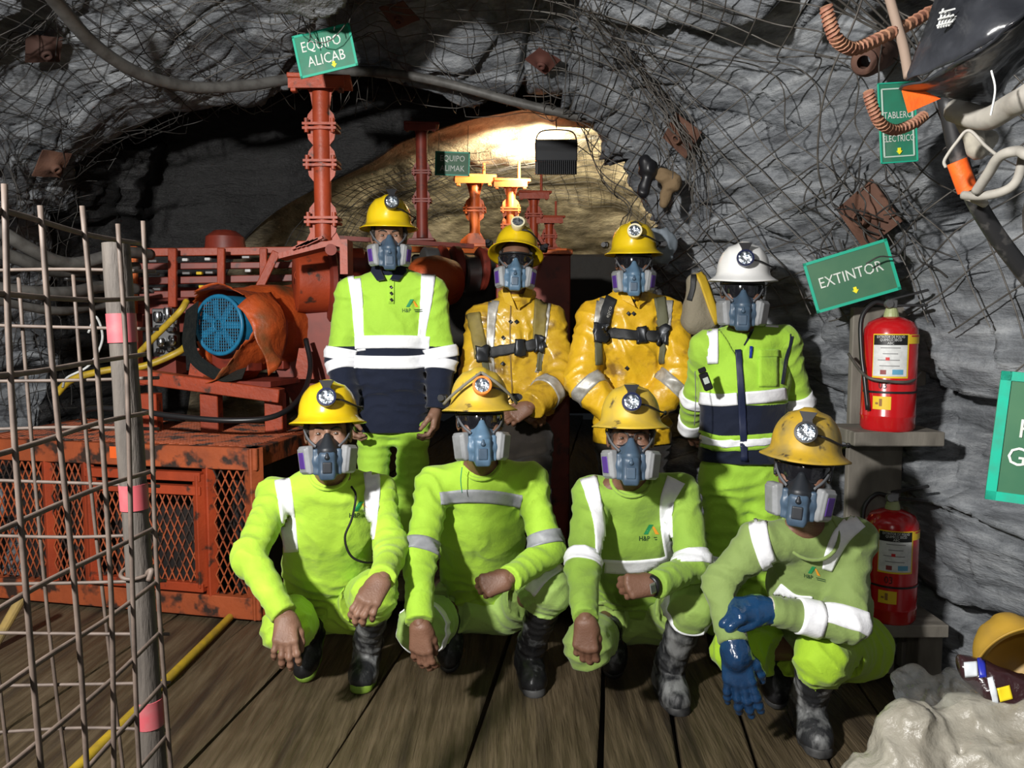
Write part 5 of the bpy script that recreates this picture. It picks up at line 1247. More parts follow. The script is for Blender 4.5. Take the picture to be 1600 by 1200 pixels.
def make_boot(root, ft, knee, top, m, msole, r0=.066, name='boot'):
    T, e1, e3, s = ft['T'], ft['e1'], ft['e3'], ft['s']; K = A(knee); an = ft['ank']
    f = Sdf(.035)
    P = lambda b, h: T - e1 * b * s + e3 * h * s
    t0 = an + (K - an) * top
    f.rc(t0, an + (K - an) * .15, r0, .054 * s).rc(an + (K - an) * .18, P(.205, .06), .055 * s, .050 * s)
    f.rc(P(.21, .050), P(.13, .055), .046 * s, .046 * s).rc(P(.19, .09), P(.10, .055), .047 * s, .040 * s).rc(P(.115, .046), P(.046, .040), .0455 * s, .040 * s)
    f.rc(P(.09, .04), P(.08, .04), .05 * s, .05 * s, side=ft['e2'], ks=1.0)
    f.plane(T, -e3).plane(t0, K - an)
    f.fold(an + (K - an) * .12, nrm(K - an), .09, .006, .035, 1.0).fold(an + (K - an) * .5, nrm(K - an), .12, .0035, .06, 2.0)
    f.noise = (.0022, 22)
    b = sdf_obj(name, f, .0065, m, root)
    g = Sdf(.02)
    g.rc(P(.218, .012), P(.14, .012), .047 * s, .044 * s).rc(P(.14, .012), P(.10, .012), .044 * s, .049 * s).rc(P(.10, .012), P(.047, .012), .0505 * s, .0465 * s)
    g.plane(T + e3 * .032, e3).plane(T, -e3)
    sdf_obj('sole', g, .0055, msole, b_parent(b, root))
    return b
def b_parent(b, root):
    """sub-parts are built in the person's space, so their parent must sit at the person's origin: it does (loc 0 under the root)"""
    class _P: pass
    return b if False else SubParent(b, root)
class SubParent:
    """lets sdf_obj place geometry relative to the root while parenting to the part"""
    def __init__(s, part, root): s.part = part; s.location = root.location
def _sdf_obj(name, f, h, m, parent, extra=None):
    v, q = polygonize(f, h) if f is not None else (np.zeros((0, 3)), np.zeros((0, 4), int))
    if extra: v, q = join_vq(([(v, q)] if len(v) else []) + extra)
    par = parent.part if isinstance(parent, SubParent) else parent
    return link(name, fast_mesh(v - A(parent.location if parent else (0, 0, 0)), q, name), m, par)
sdf_obj = _sdf_obj
def mid(a, b, t): return A(a) + (A(b) - A(a)) * t
def torso_sdf(J, b=1.0, loose=.0, hem=None, arms=True, ra=(.066, .056, .054, .043), wrist_cut=.97, k=.035, belly=1.0, noise=(.0052, 8.5), sh=.064, seed=0, foldamp=1.0):
    P, Nb, SL, SR = (A(J[x]) for x in ('pelvis', 'neck', 'sl', 'sr')); up = nrm(Nb - P); side = SR - SL; side = nrm(side - up * (side @ up)); fw = np.cross(side, up)
    L = np.linalg.norm(Nb - P); f = Sdf(k); w = P + up * L * .25; ch = P + up * L * .62
    f.rc(P - up * .02, w, .116 * b * belly + loose, .114 * b * belly + loose, side=side, ks=1.34)
    f.rc(w, ch, .114 * b * belly + loose, .120 * b + loose, side=side, ks=1.36)
    f.rc(ch, Nb - up * .075, .118 * b + loose, .080 * b + loose, side=side, ks=1.42)
    for S in (SL, SR): f.rc(Nb - up * .025 + (S - Nb) * .22, S, .050 + loose, sh + loose, k=.05)
    if arms:
        for S, E, Wr in ((SL, A(J['el']), A(J['wl'])), (SR, A(J['er']), A(J['wr']))):
            f.rc(S, E, ra[0] + loose, ra[1] + loose).rc(E, mid(E, Wr, 1.0), ra[2] + loose, ra[3] + loose)
            ax = nrm(Wr - E); f.fold(E, nrm(ax + nrm(E - S)), .11, .0055 * foldamp, .060, seed + 1).fold(mid(E, Wr, .72), nrm(ax + side * .35), .08, .0026 * foldamp, .045, seed + 2)
            f.fold(mid(S, E, .15), nrm(nrm(E - S) + side * .5 * np.sign((S - Nb) @ side)), .12, .0055 * foldamp, .055, seed + 3)
            f.plane(mid(E, Wr, wrist_cut), ax) if False else None
    for s_ in (-1, 1): f.fold(P + up * .09 + side * .10 * s_ + fw * .08, nrm(up + side * .35 * s_), .13, .0060 * foldamp, .058, seed + 4 + s_)
    f.fold(ch + fw * .1, nrm(up * .5 + side), .16, .0025 * foldamp, .09, seed + 7)
    f.noise = noise
    return f, dict(up=up, side=side, fw=fw, P=P, Nb=Nb, ch=ch)
class Cut:
    """clips a surface only near a point, so that a cuff plane does not slice the rest"""
    def __init__(s, f, cuts, hem=None): s.f = f; s.cuts = cuts; s.hem = hem
    def bounds(s): return s.f.bounds()
    def __call__(s, P):
        d = s.f(P)
        for c, n, r in s.cuts:
            X = P - c; pl = X @ n; near = (X * X).sum(1) < r * r
            d = np.where(near, np.maximum(d, pl), d)
        if s.hem is not None: d = np.maximum(d, (P - s.hem[0]) @ s.hem[1])
        return d
def cuffed(f, J, t=.97, hem=None, r=.12):
    cs = []
    for e, w in (('el', 'wl'), ('er', 'wr')):
        ax = nrm(A(J[w]) - A(J[e])); cs.append((mid(J[e], J[w], t), ax, r))
    return Cut(f, cs, hem)
def legs_sdf(J, th=(.094, .076), sn=(.070, .060), ends=(.6, .6), pel=.122, k=.045, noise=(.004, 10), seed=0, amp=1.0):
    f = Sdf(k); HL, HR, P = A(J['hl']), A(J['hr']), A(J['pelvis']); cs = []
    f.rc(HL + (HR - HL) * .08, HR + (HL - HR) * .08, pel, pel, k=.06); up = nrm(A(J['neck']) - P); f.rc(P, P + up * .10, pel * .92, pel * .88, side=nrm(HR - HL), ks=1.3)
    for i, (H, K, An, e) in enumerate(((HL, A(J['kl']), A(J['al']), ends[0]), (HR, A(J['kr']), A(J['ar']), ends[1]))):
        f.rc(H, K, th[0], th[1]).rc(K, mid(K, An, e), sn[0], sn[1]); ax = nrm(An - K)
        f.fold(K, nrm(nrm(An - K) + nrm(K - H)), .13, .008 * amp, .055, seed + i).fold(mid(H, K, .12), nrm(K - H), .13, .009 * amp, .06, seed + i + 2)
        f.fold(mid(K, An, e * .9), ax, .10, .006 * amp, .045, seed + i + 4)
        cs.append((mid(K, An, e), ax, .17))
    f.noise = noise
    return Cut(f, cs)
def core_vq(J, Hw=None):
    f = Sdf(.03); P, Nb = A(J['pelvis']), A(J['neck']); sd = nrm(A(J['sr']) - A(J['sl']))
    f.rc(P, Nb - (Nb - P) * .3, .07, .085, side=sd, ks=1.3)
    for s in 'lr':
        f.rc(J['s' + s], J['e' + s], .042, .036).rc(J['e' + s], J['w' + s], .036, .026).rc(Nb, J['s' + s], .045, .045)
        f.rc(J['h' + s], J['k' + s], .05, .035).rc(J['k' + s], J['a' + s], .035, .03)
    if Hw is not None:
        up = nrm(Nb - P); f.rc(A(Hw @ Vector((0, .026, -.085))), Nb - up * .05 + A((0, .02, 0)), .050, .056, k=.01)
    return polygonize(f, .011)
def xform(vq, M): 
    R = np.array(M)[:3, :3]; t = np.array(M)[:3, 3]; return vq[0] @ R.T + t, vq[1]
def collar_ring(name, root, neck, up, r, th, m, back=.02, tilt=.35):
    """rolled neckline lying round the neck"""
    up = A(up); b = MB(off=root.location); x = nrm(np.cross(up, (0, -1, 0.0))); y = nrm(np.cross(up, x)); c = A(neck)
    pts = [Vector(c + x * math.cos(w) * r * 1.08 + y * math.sin(w) * r + up * (tilt * r * (1 if (y * math.sin(w))[1] > 0 else -1) * abs(math.sin(w)))) for w in np.linspace(0, 2 * PI, 28, endpoint=False)]
    b.tube(pts, th, 8, closed=True); return b.build(name, m, root, smooth=True)
def report(nm, J):
    d = lambda a, b: np.linalg.norm(A(J[a]) - A(J[b]))
    print('BONES', nm, ' '.join(f'{a}-{b}:{d(a, b):.2f}' for a, b in (('neck', 'pelvis'), ('sl', 'sr'), ('sl', 'el'), ('el', 'wl'), ('sr', 'er'), ('er', 'wr'), ('hl', 'kl'), ('kl', 'al'), ('hr', 'kr'), ('kr', 'ar'))), 'knees z %.2f %.2f' % (J['kl'][2], J['kr'][2]), 'pelvis z %.2f' % J['pelvis'][2])
def hands_vq(J, spec):
    out = {}
    for s in 'lr':
        if s in spec:
            out[s] = hand_sdf(J['w' + s], arm=J['w' + s] - J['e' + s], **spec[s])
    return out
def finish_body(root, J, hands, Hm, skin, gloves=()):
    ex = [xform(HEADVQ, Matrix.Translation(root.location) @ Hm)]
    for s, f in hands.items():
        if s not in gloves: ex.append(polygonize(f, .0034))
    ex.append(core_vq(J, Matrix.Translation(root.location) @ Hm))
    v, q = join_vq(ex)
    return link('body', fast_mesh(v - A(root.location), q, 'body'), SKIN[skin], root)
PRINT_K = mat('print_dark_green', (.012, .05, .018), .7); PRINT_G = mat('print_green', (.01, .22, .07), .6); PRINT_O = mat('print_orange', (.70, .28, .02), .6)
def logo(f, root, x, y, w, skew=0.0):
    """chest print: a two-tone roof over lettering; x, y its lower left, w its width, in pixels of the photograph"""
    s = w / 50.0; T = lambda px, py: (x + px * s, y + (py + skew * px) * s)
    decal('logo_roof', f, [[T(9, -12), T(19, -30), T(27, -30), T(17, -12)]], PRINT_G, root)
    decal('logo_roof', f, [[T(25, -26), T(29, -26), T(38, -12), T(31, -12)]], PRINT_O, root)
    V, F = text_mesh('H&P', 13); decal('logo_lettering', f, [[T(V[i][0] * .85, -V[i][1]) for i in fc] for fc in F], PRINT_K, root)
    decal('logo_lettering', f, [[T(28, -7), T(50, -7), T(50, -5.4), T(28, -5.4)], [T(30, -3), T(50, -3), T(50, -1.4), T(30, -1.4)]], PRINT_K, root)
TALL = .20

def person_A():
    J = {}; J['head'] = A(at(513, 677, 2.81)); J['neck'] = A(at(515, 742, 2.93)); J['sl'] = A(at(430, 775, 2.98)); J['sr'] = A(at(592, 770, 3.00)); J['pelvis'] = A(at(512, 925, 3.28))
    root = empty('person', (J['pelvis'][0], J['pelvis'][1], 0), 'crouching person in bright lime top and trousers with wide white shoulder stripes, no eyewear', 'person', 'crew in front row')
    J['el'] = reach(J['sl'], 390, 870, .31, True); J['wl'] = reach(J['el'], 447, 962, .27, True)
    J['er'] = reach(J['sr'], 612, 858, .28, True); J['wr'] = reach(J['er'], 598, 905, .26, True)
    J['hl'] = A(at(475, 945, 3.27)); J['hr'] = A(at(553, 945, 3.27))
    J['kl'] = reach(J['hl'], 447, 982, .44, True); J['kr'] = reach(J['hr'], 586, 925, .44, True)
    fl_ = foot(onfloor(474, 1068), -4, 40); fr_ = foot(onfloor(562, 1086), 2, 0)
    J['al'], J['ar'] = fl_['ank'], fr_['ank']; report('A', J)
    f, B = torso_sdf(J, 1.06, .004, belly=1.08, seed=1, foldamp=1.35); sh = cuffed(f, J, .98); s = sdf_obj('shirt', sh, .0073, LIME_A, root)
    lg = legs_sdf(J, (.100, .084), (.078, .072), ends=(.50, .32), seed=2); sdf_obj('trousers', lg, .0084, LIME_A, root)
    make_boot(root, fl_, J['kl'], .55, RUBBER, SOLE_G); make_boot(root, fr_, J['kr'], .86, RUBBER_M, SOLE_G, r0=.07)
    hs = hands_vq(J, {'l': dict(d=nrm(A((.10, -.45, -.55))), n=(-.1, .55, -.6), s=(1, 0, 0), curl=(22, 32, 22), spread=.12, thumb=(.5, .35), fat=1.12), 'r': dict(d=nrm(A((-.30, -.45, -.42))), n=(-.15, .6, -.7), s=(-1, 0, 0), curl=(30, 35, 25), spread=.06, thumb=(.35, .4), fat=1.12)})
    Hm = headmat(root, J['head'], 0, 7, 0); finish_body(root, J, hs, Hm, 0)
    build_head(root, Hm, 'clean', 2, 'blue', ('k', 's'), None, 0, purple=('l',), cord=1)
    collar_ring('neckline', root, J['neck'] + A((0, -.012, .012)), B['up'], .068, .008, LIME_A)
    strip('reflective_stripe', sh, [(437, 722), (443, 760), (450, 810), (456, 862)], [24, 24, 23, 21], REFL, root)
    strip('reflective_stripe', sh, [(577, 715), (582, 760), (580, 800), (577, 842)], [25, 24, 22, 16], REFL, root)
    logo(sh, root, 545, 809, 42)
    c = spline([at(549, 760, 2.86), at(556, 775, 2.84), at(550, 810, 2.83), at(539, 840, 2.82), at(548, 868, 2.82), at(570, 879, 2.84), at(592, 878, 2.92)], 6)
    b = MB(off=root.location); b.tube(c, .0045, 7); b.build('battery_cord', CORDM, root, smooth=True)
    return root
def person_B():
    J = {}; J['head'] = A(at(750, 657, 2.83)); J['neck'] = A(at(752, 728, 2.96)); J['sl'] = A(at(676, 757, 2.98)); J['sr'] = A(at(828, 752, 3.04)); J['pelvis'] = A(at(755, 930, 3.32))
    root = empty('person', (J['pelvis'][0], J['pelvis'][1], 0), 'crouching person in lime top with a single grey chest band, grimy helmet and orange-ringed lamp', 'person', 'crew in front row')
    J['el'] = reach(J['sl'], 656, 872, .30, True); J['wl'] = reach(J['el'], 656, 975, .27, True)
    J['er'] = reach(J['sr'], 856, 862, .29, True); J['wr'] = reach(J['er'], 795, 905, .26, True)
    J['hl'] = A(at(712, 945, 3.30)); J['hr'] = A(at(795, 945, 3.30))
    J['kl'] = reach(J['hl'], 660, 982, .43, True); J['kr'] = reach(J['hr'], 858, 918, .44, True)
    fl_ = foot(onfloor(702, 1052), 4, 42); fr_ = foot(onfloor(838, 1093), 8, 0)
    J['al'], J['ar'] = fl_['ank'], fr_['ank']; report('B', J)
    f, B = torso_sdf(J, 1.04, .004, belly=1.06, seed=11, foldamp=1.35); sh = cuffed(f, J, .98); sdf_obj('shirt', sh, .0073, LIME_B, root)
    lg = legs_sdf(J, (.102, .092), (.082, .075), ends=(.45, .25), seed=12); sdf_obj('trousers', lg, .0084, LIME_BT, root)
    make_boot(root, fl_, J['kl'], .6, RUBBER, SOLE_K); make_boot(root, fr_, J['kr'], .88, RUBBER, SOLE_K, r0=.073)
    hs = hands_vq(J, {'l': dict(d=nrm(A((.06, -.12, -.9))), n=(.25, .9, -.1), s=(1, -.2, 0), curl=(18, 30, 22), spread=.05, thumb=(.30, .3), fat=1.12), 'r': dict(d=nrm(A((-.9, -.18, -.20))), n=(-.05, .9, -.45), s=(0, .2, 1), curl=(72, 88, 55), thumb=(.2, .7), fat=1.12, tcurl=35)})
    Hm = headmat(root, J['head'], 4, 7, 0); finish_body(root, J, hs, Hm, 1)
    build_head(root, Hm, 'dusty', 4, 'orange', ('b', 'b'), 'dark', 1, purple=(), earmuff=True, straps_on_hat=True)
    collar_ring('neckline', root, J['neck'] + A((0, -.012, .012)), B['up'], .068, .008, LIME_B)
    strip('reflective_stripe', sh, [(688, 779), (730, 775), (775, 777), (815, 784)], 20, REFG, root)
    band('reflective_armband', sh, J['sl'], J['el'], .78, .95, REFG, root); band('reflective_armband', sh, J['sr'], J['er'], .76, .94, REFG, root)
    strip('reflective_stripe', lg, [(880, 882), (850, 900), (828, 925)], [14, 18, 20], REFL, root); band('reflective_legband', lg, J['kl'], J['al'], -.02, .10, REFL, root, rmax=.15)
    c = spline([at(722, 730, 2.86), at(720, 750, 2.85), at(722, 770, 2.86)], 6); b = MB(off=root.location); b.tube(c, .0018, 5); b.build('green_lanyard', mat('green_cord', (.01, .25, .12), .6), root, smooth=True)
    return root
def person_C():
    J = {}; J['head'] = A(at(985, 684, 2.77)); J['neck'] = A(at(985, 752, 2.88)); J['sl'] = A(at(925, 775, 2.92)); J['sr'] = A(at(1062, 770, 2.94)); J['pelvis'] = A(at(995, 945, 3.22))
    root = empty('person', (J['pelvis'][0], J['pelvis'][1], 0), 'crouching person in soiled green top with wristwatch, clear glasses and white waist band', 'person', 'crew in front row')
    J['el'] = reach(J['sl'], 912, 885, .29, True); J['wl'] = reach(J['el'], 915, 968, .26, True)
    J['er'] = reach(J['sr'], 1085, 885, .29, True); J['wr'] = reach(J['er'], 1022, 914, .26, True)
    J['hl'] = A(at(955, 960, 3.22)); J['hr'] = A(at(1035, 960, 3.22))
    J['kl'] = reach(J['hl'], 918, 1010, .43, True); J['kr'] = reach(J['hr'], 1082, 945, .44, True)
    fl_ = foot(onfloor(960, 1062), 4, 45); fr_ = foot(onfloor(1066, 1122), 6, 0)
    J['al'], J['ar'] = fl_['ank'], fr_['ank']; report('C', J)
    f, B = torso_sdf(J, 1.0, .004, seed=21, foldamp=1.1); sh = cuffed(f, J, .97); sdf_obj('shirt', sh, .0073, LIME_C, root)
    lg = legs_sdf(J, (.096, .084), (.078, .072), ends=(.40, .22), seed=22); sdf_obj('trousers', lg, .0084, LIME_CT, root)
    make_boot(root, fl_, J['kl'], .6, RUBBER, SOLE_K); make_boot(root, fr_, J['kr'], .88, RUBBER_M, SOLE_K, r0=.072)
    hs = hands_vq(J, {'l': dict(d=nrm(A((-.02, -.25, -.8))), n=(.2, .9, -.2), s=(1, 0, 0), curl=(35, 45, 30), spread=.04, thumb=(.30, .3), fat=1.1), 'r': dict(d=nrm(A((-.9, -.16, .0))), n=(-.05, .9, -.45), s=(0, .2, 1), curl=(72, 88, 55), thumb=(.2, .7), fat=1.1, tcurl=35)})
    Hm = headmat(root, J['head'], 0, 7, 0); finish_body(root, J, hs, Hm, 1)
    build_head(root, Hm, 'dusty', 3, 'blue', ('s', 's'), 'clear', 1, purple=('l',))
    collar_ring('neckline', root, J['neck'] + A((0, -.012, .010)), B['up'], .070, .007, LIME_C)
    strip('reflective_stripe', sh, [(917, 738), (927, 775), (936, 820), (938, 870)], [26, 22, 16, 14], REFL, root)
    strip('reflective_stripe', sh, [(1056, 750), (1042, 785), (1042, 830), (1048, 872)], [30, 22, 18, 16], REFL, root)
    strip('reflective_stripe', sh, [(940, 884), (985, 886), (1030, 882), (1045, 878)], 20, REFL, root)
    band('reflective_armband', sh, J['sl'], J['el'], .82, 1.0, REFL, root); band('reflective_armband', sh, J['sr'], J['er'], .82, 1.02, REFL, root)
    band('reflective_legband', lg, J['hr'], J['kr'], .80, .98, REFL, root, rmax=.16)
    logo(sh, root, 998, 845, 42)
    # wristwatch
    ax = nrm(J['wr'] - J['er']); c = mid(J['er'], J['wr'], 1.05); b = MB(off=root.location); x = nrm(np.cross(ax, (0, 0, 1))); y = np.cross(ax, x)
    pts = [Vector(c + x * math.cos(w) * .026 + y * math.sin(w) * .033) for w in np.linspace(0, 2 * PI, 20, endpoint=False)]
    b.tube(pts, .011, 6, closed=True, flat=.35); wt = b.build('wristwatch', BLACK, root, smooth=True)
    fwd = A((-.05, -1, .1)); b = MB(off=root.location); R = Matrix((Vector(ax), Vector(nrm(np.cross(ax, nrm(fwd)))), Vector(nrm(fwd)))).transposed()
    b.box(c + nrm(fwd) * .031, (.034, .036, .012), R, .004); b.build('watch_face', mat('watch_silver', (.45, .46, .46), .3, metal=.7), wt)
    b = MB(off=root.location); b.box(c + nrm(fwd) * .038, (.024, .022, .003), R); b.build('watch_display', mat('watch_lcd', (.10, .11, .10), .2), wt)
    return root
def person_D():
    J = {}; J['head'] = A(at(1255, 733, 2.43)); J['neck'] = A(at(1262, 822, 2.55)); J['sl'] = A(at(1185, 850, 2.56)); J['sr'] = A(at(1335, 842, 2.62)); J['pelvis'] = A(at(1300, 1010, 2.86))
    root = empty('person', (J['pelvis'][0], J['pelvis'][1], 0), 'crouching person in faded olive top wearing long blue rubber gloves', 'person', 'crew in front row')
    J['el'] = A(at(1128, 912, 2.55)); J['wl'] = A(at(1148, 1012, 2.42))
    J['er'] = reach(J['sr'], 1322, 975, .30, True); J['wr'] = reach(J['er'], 1192, 952, .28, True)
    J['hl'] = A(at(1255, 1010, 2.84)); J['hr'] = A(at(1345, 1010, 2.84))
    J['kl'] = reach(J['hl'], 1152, 1018, .35, True); J['kr'] = reach(J['hr'], 1283, 1028, .43, True)
    fl_ = foot(onfloor(1215, 1110), -6, 35); fr_ = foot(onfloor(1285, 1188), -6, 0, 1.04)
    J['al'], J['ar'] = fl_['ank'], fr_['ank']; report('D', J)
    f, B = torso_sdf(J, 1.0, .004, seed=31, foldamp=1.0); sh = cuffed(f, J, .93); sdf_obj('shirt', sh, .0066, OLIVE_D, root)
    lg = legs_sdf(J, (.100, .084), (.078, .074), ends=(.35, .22), seed=32); sdf_obj('trousers', lg, .0084, LIME_DT, root)
    make_boot(root, fl_, J['kl'], .7, RUBBER, SOLE_K); make_boot(root, fr_, J['kr'], .86, RUBBER_M, SOLE_K, r0=.073)
    hs = hands_vq(J, {'l': dict(d=nrm(A((.14, -.10, -1))), n=(.3, .85, -.1), s=(1, -.1, .2), curl=(8, 12, 10), spread=.09, thumb=(.62, .2), fat=1.34, L=1.22), 'r': dict(d=nrm(A((-.9, -.25, .05))), n=(-.1, .35, -.9), s=(-.2, -1, -.2), curl=(55, 50, 35), thumb=(.25, .4), fat=1.6, L=1.12)})
    Hm = headmat(root, J['head'], -5, 4, 4); finish_body(root, J, hs, Hm, 1, gloves=('l', 'r'))
    for s in 'lr':
        W = J['w' + s]; g = hs[s]; ax = nrm(W - J['e' + s]); g.rc(W - ax * .045, W + ax * .03, .043, .040, k=.02); g.noise = (.0016, 30); sdf_obj('glove', g, .0040, GLOVE, root)
        b = MB(off=root.location); b.lathe([(.040, -.055), (.047, -.045), (.048, -.022), (.046, -.008), (.040, 0)], c=W + ax * -.012, axis=ax, n=20); b.build('glove_cuff', CUFF, root, smooth=True)
    build_head(root, Hm, 'dirty', 3, 'black', ('k', 's'), 'dark', 1, purple=('r',), earmuff=False)
    collar_ring('neckline', root, J['neck'] + A((0, -.02, -.015)), B['up'], .082, .006, OLIVE_D, tilt=.6)
    strip('reflective_stripe', sh, [(1182, 806), (1190, 850), (1205, 890), (1235, 928)], [28, 26, 24, 18], REFL, root)
    strip('reflective_stripe', sh, [(1340, 812), (1316, 835), (1300, 865), (1292, 890)], [32, 28, 22, 16], REFL, root)
    strip('reflective_stripe', sh, [(1215, 920), (1240, 938), (1268, 942)], 20, REFL, root)
    band('reflective_armband', sh, J['er'], J['wr'], .32, .58, REFL, root, rmax=.12); band('reflective_armband', sh, J['sr'], J['er'], .86, 1.10, REFL, root, rmax=.12)
    logo(sh, root, 1256, 902, 34, .25)
    return root
def legs_down(J, dz=TALL, toe=(8, 8)):
    """straight standing legs under the hips"""
    for s, yw in (('l', -toe[0]), ('r', toe[1])):
        H = A(J['h' + s]); ft = foot((H[0] + math.sin(math.radians(yw)) * .14, H[1] - .15, dz), yw); J['a' + s] = ft['ank']; J['k' + s] = mid(H, ft['ank'], .5) + A((0, -.03, 0)); J['f' + s] = ft
def person_1():
    J = {}; J['head'] = A(at(608, 370, 3.74)); J['neck'] = A(at(611, 424, 3.80)); J['sl'] = A(at(550, 458, 3.80)); J['sr'] = A(at(672, 456, 3.80)); J['pelvis'] = A(at(612, 640, 3.84))
    root = empty('person', (J['pelvis'][0], J['pelvis'][1], TALL), 'standing person in lime and navy polo shirt with two white chest bands', 'person', 'crew in rear row')
    J['el'] = reach(J['sl'], 533, 560, .32, False); J['wl'] = reach(J['el'], 545, 640, .27, True); J['er'] = reach(J['sr'], 692, 560, .32, False); J['wr'] = reach(J['er'], 682, 640, .27, True)
    J['hl'] = A(at(583, 660, 3.84)); J['hr'] = A(at(645, 660, 3.84)); legs_down(J); report('1', J)
    hemz = at(612, 671, 3.84).z
    f, B = torso_sdf(J, 1.04, .008, ra=(.068, .060, .058, .048), belly=1.0, seed=41); f.rc(J['pelvis'], J['pelvis'] - A((0, 0, .12)), .125, .128, side=(1, 0, 0), ks=1.45)
    sh = cuffed(f, J, .98, hem=(A((0, 0, hemz)), A((0, 0, -1))), r=.078); s = sdf_obj('polo_shirt', sh, .0072, LIME_1, root)
    # navy lower half as a second cloth layer just proud of the lime one
    class Lower:
        def bounds(q): lo, hi = f.bounds(); return lo, A((hi[0], hi[1], at(612, 545, 3.6).z + .05))
        def __call__(q, P):
            zt = at(612, 541, 3.70).z; return np.maximum(sh(P) - .0028, P[:, 2] - zt)
    nv = sdf_obj('navy_panel', Lower(), .0072, NAVY, root)
    f2 = lambda P: sh(P) - .0028
    lg = legs_sdf(J, (.086, .078), (.08, .085), ends=(.98, .98), seed=42, pel=.098); sdf_obj('trousers', lg, .009, LIME_1, root)
    for q in 'lr': make_boot(root, J['f' + q], J['k' + q], .4, RUBBER, SOLE_K)
    hs = hands_vq(J, {'l': dict(d=(.08, -.25, -.9), n=(.9, .2, .1), s=(0, -1, 0), curl=(30, 40, 30), fat=1.05), 'r': dict(d=(-.08, -.25, -.9), n=(-.9, .2, .1), s=(0, -1, 0), curl=(30, 40, 30), fat=1.05)})
    Hm = headmat(root, J['head'], 2, -2, 0); finish_body(root, J, hs, Hm, 0)
    build_head(root, Hm, 'clean', 2, 'black', ('s', 's'), None, 0, lampdx=.012, lampdz=.02, redprint=True)
    # collar: two leaves and a placket
    b = MB(off=root.location); c = J['neck']
    for s_ in (-1, 1):
        b.prism([(s_ * .012, -.055), (s_ * .050, -.062), (s_ * .085, -.018), (s_ * .075, .035), (s_ * .055, .03)], .010, O=Vector(c) + Vector((0, -.100, .010)), X=(1, .45 * s_, 0), Z=(0, .40, 1))
    b.build('collar', NAVY, root); collar_ring('collar_band', root, c + A((0, .0, .012)), B['up'], .066, .014, NAVY)
    strip('placket', sh, [(612, 437), (611, 475)], 9, LIME_1, root, off=.006)
    for y in (449, 459, 469): strip('button', sh, [(610, y - 2), (613, y + 2)], 4, BLACK, root, off=.009)
    strip('reflective_stripe', sh, [(553, 432), (558, 470), (561, 520), (565, 548)], [20, 18, 15, 14], REFL, root); strip('reflective_stripe', sh, [(669, 430), (666, 470), (660, 515), (657, 545)], [22, 18, 13, 12], REFL, root)
    strip('reflective_stripe', f2, [(554, 535), (585, 534), (640, 534), (671, 536)], 20, REFL, root); strip('reflective_stripe', f2, [(553, 565), (585, 566), (640, 566), (671, 563)], 20, REFL, root)
    for e, w in (('el', 'sl'), ('er', 'sr')):
        band('reflective_armband', f2, J[w], J[e], .86, 1.04, REFL, root); band('reflective_armband', f2, J[e], J['w' + e[1]], .10, .28, REFL, root)
    logo(sh, root, 628, 488, 34)
    return root
def harness(root, f, straps, chest, buckles, mstrap, depth=(3.0, 4.3)):
    h = None
    for (p, w, m) in straps:
        o = strip('harness_strap', f, p, w, m, root, off=.010, depth=depth)
    strip('chest_strap', f, chest[0], chest[1], mstrap, root, off=.016, depth=depth)
    for (x, y, wx, hy) in buckles:
        o = strip('harness_buckle', f, [(x, y - hy / 2), (x, y), (x, y + hy / 2)], wx, BUCKLE, root, off=.024, depth=depth, step=3)
def raincoat(root, J, m, hemz, seed, b=1.06):
    f, B = torso_sdf(J, b, .014, ra=(.074, .070, .070, .060), belly=1.02, seed=seed, foldamp=1.7, noise=(.006, 9), sh=.068); f.rc(J['pelvis'], J['pelvis'] - A((0, 0, .2)), .14, .15, side=(1, 0, 0), ks=1.3)
    f.fold(B['ch'] + B['fw'] * .1, nrm(B['side'] + B['up'] * .3), .2, .005, .08, seed)
    sh = cuffed(f, J, .97, hem=(A((0, 0, hemz)), A((0, 0, -1)))); sdf_obj('raincoat', sh, .0074, m, root)
    bb = MB(off=root.location); c = J['neck']
    for s_ in (-1, 1):
        bb.prism([(s_ * .004, -.07), (s_ * .060, -.035), (s_ * .078, .02), (s_ * .062, .05), (s_ * .045, .04)], .010, O=Vector(c) + Vector((0, -.105, .012)), X=(1, .45 * s_, 0), Z=(0, .30, 1))
    bb.build('raincoat_collar', m, root); collar_ring('collar_band', root, c + A((0, .0, .020)), B['up'], .072, .022, m, tilt=.25)
    return sh, B
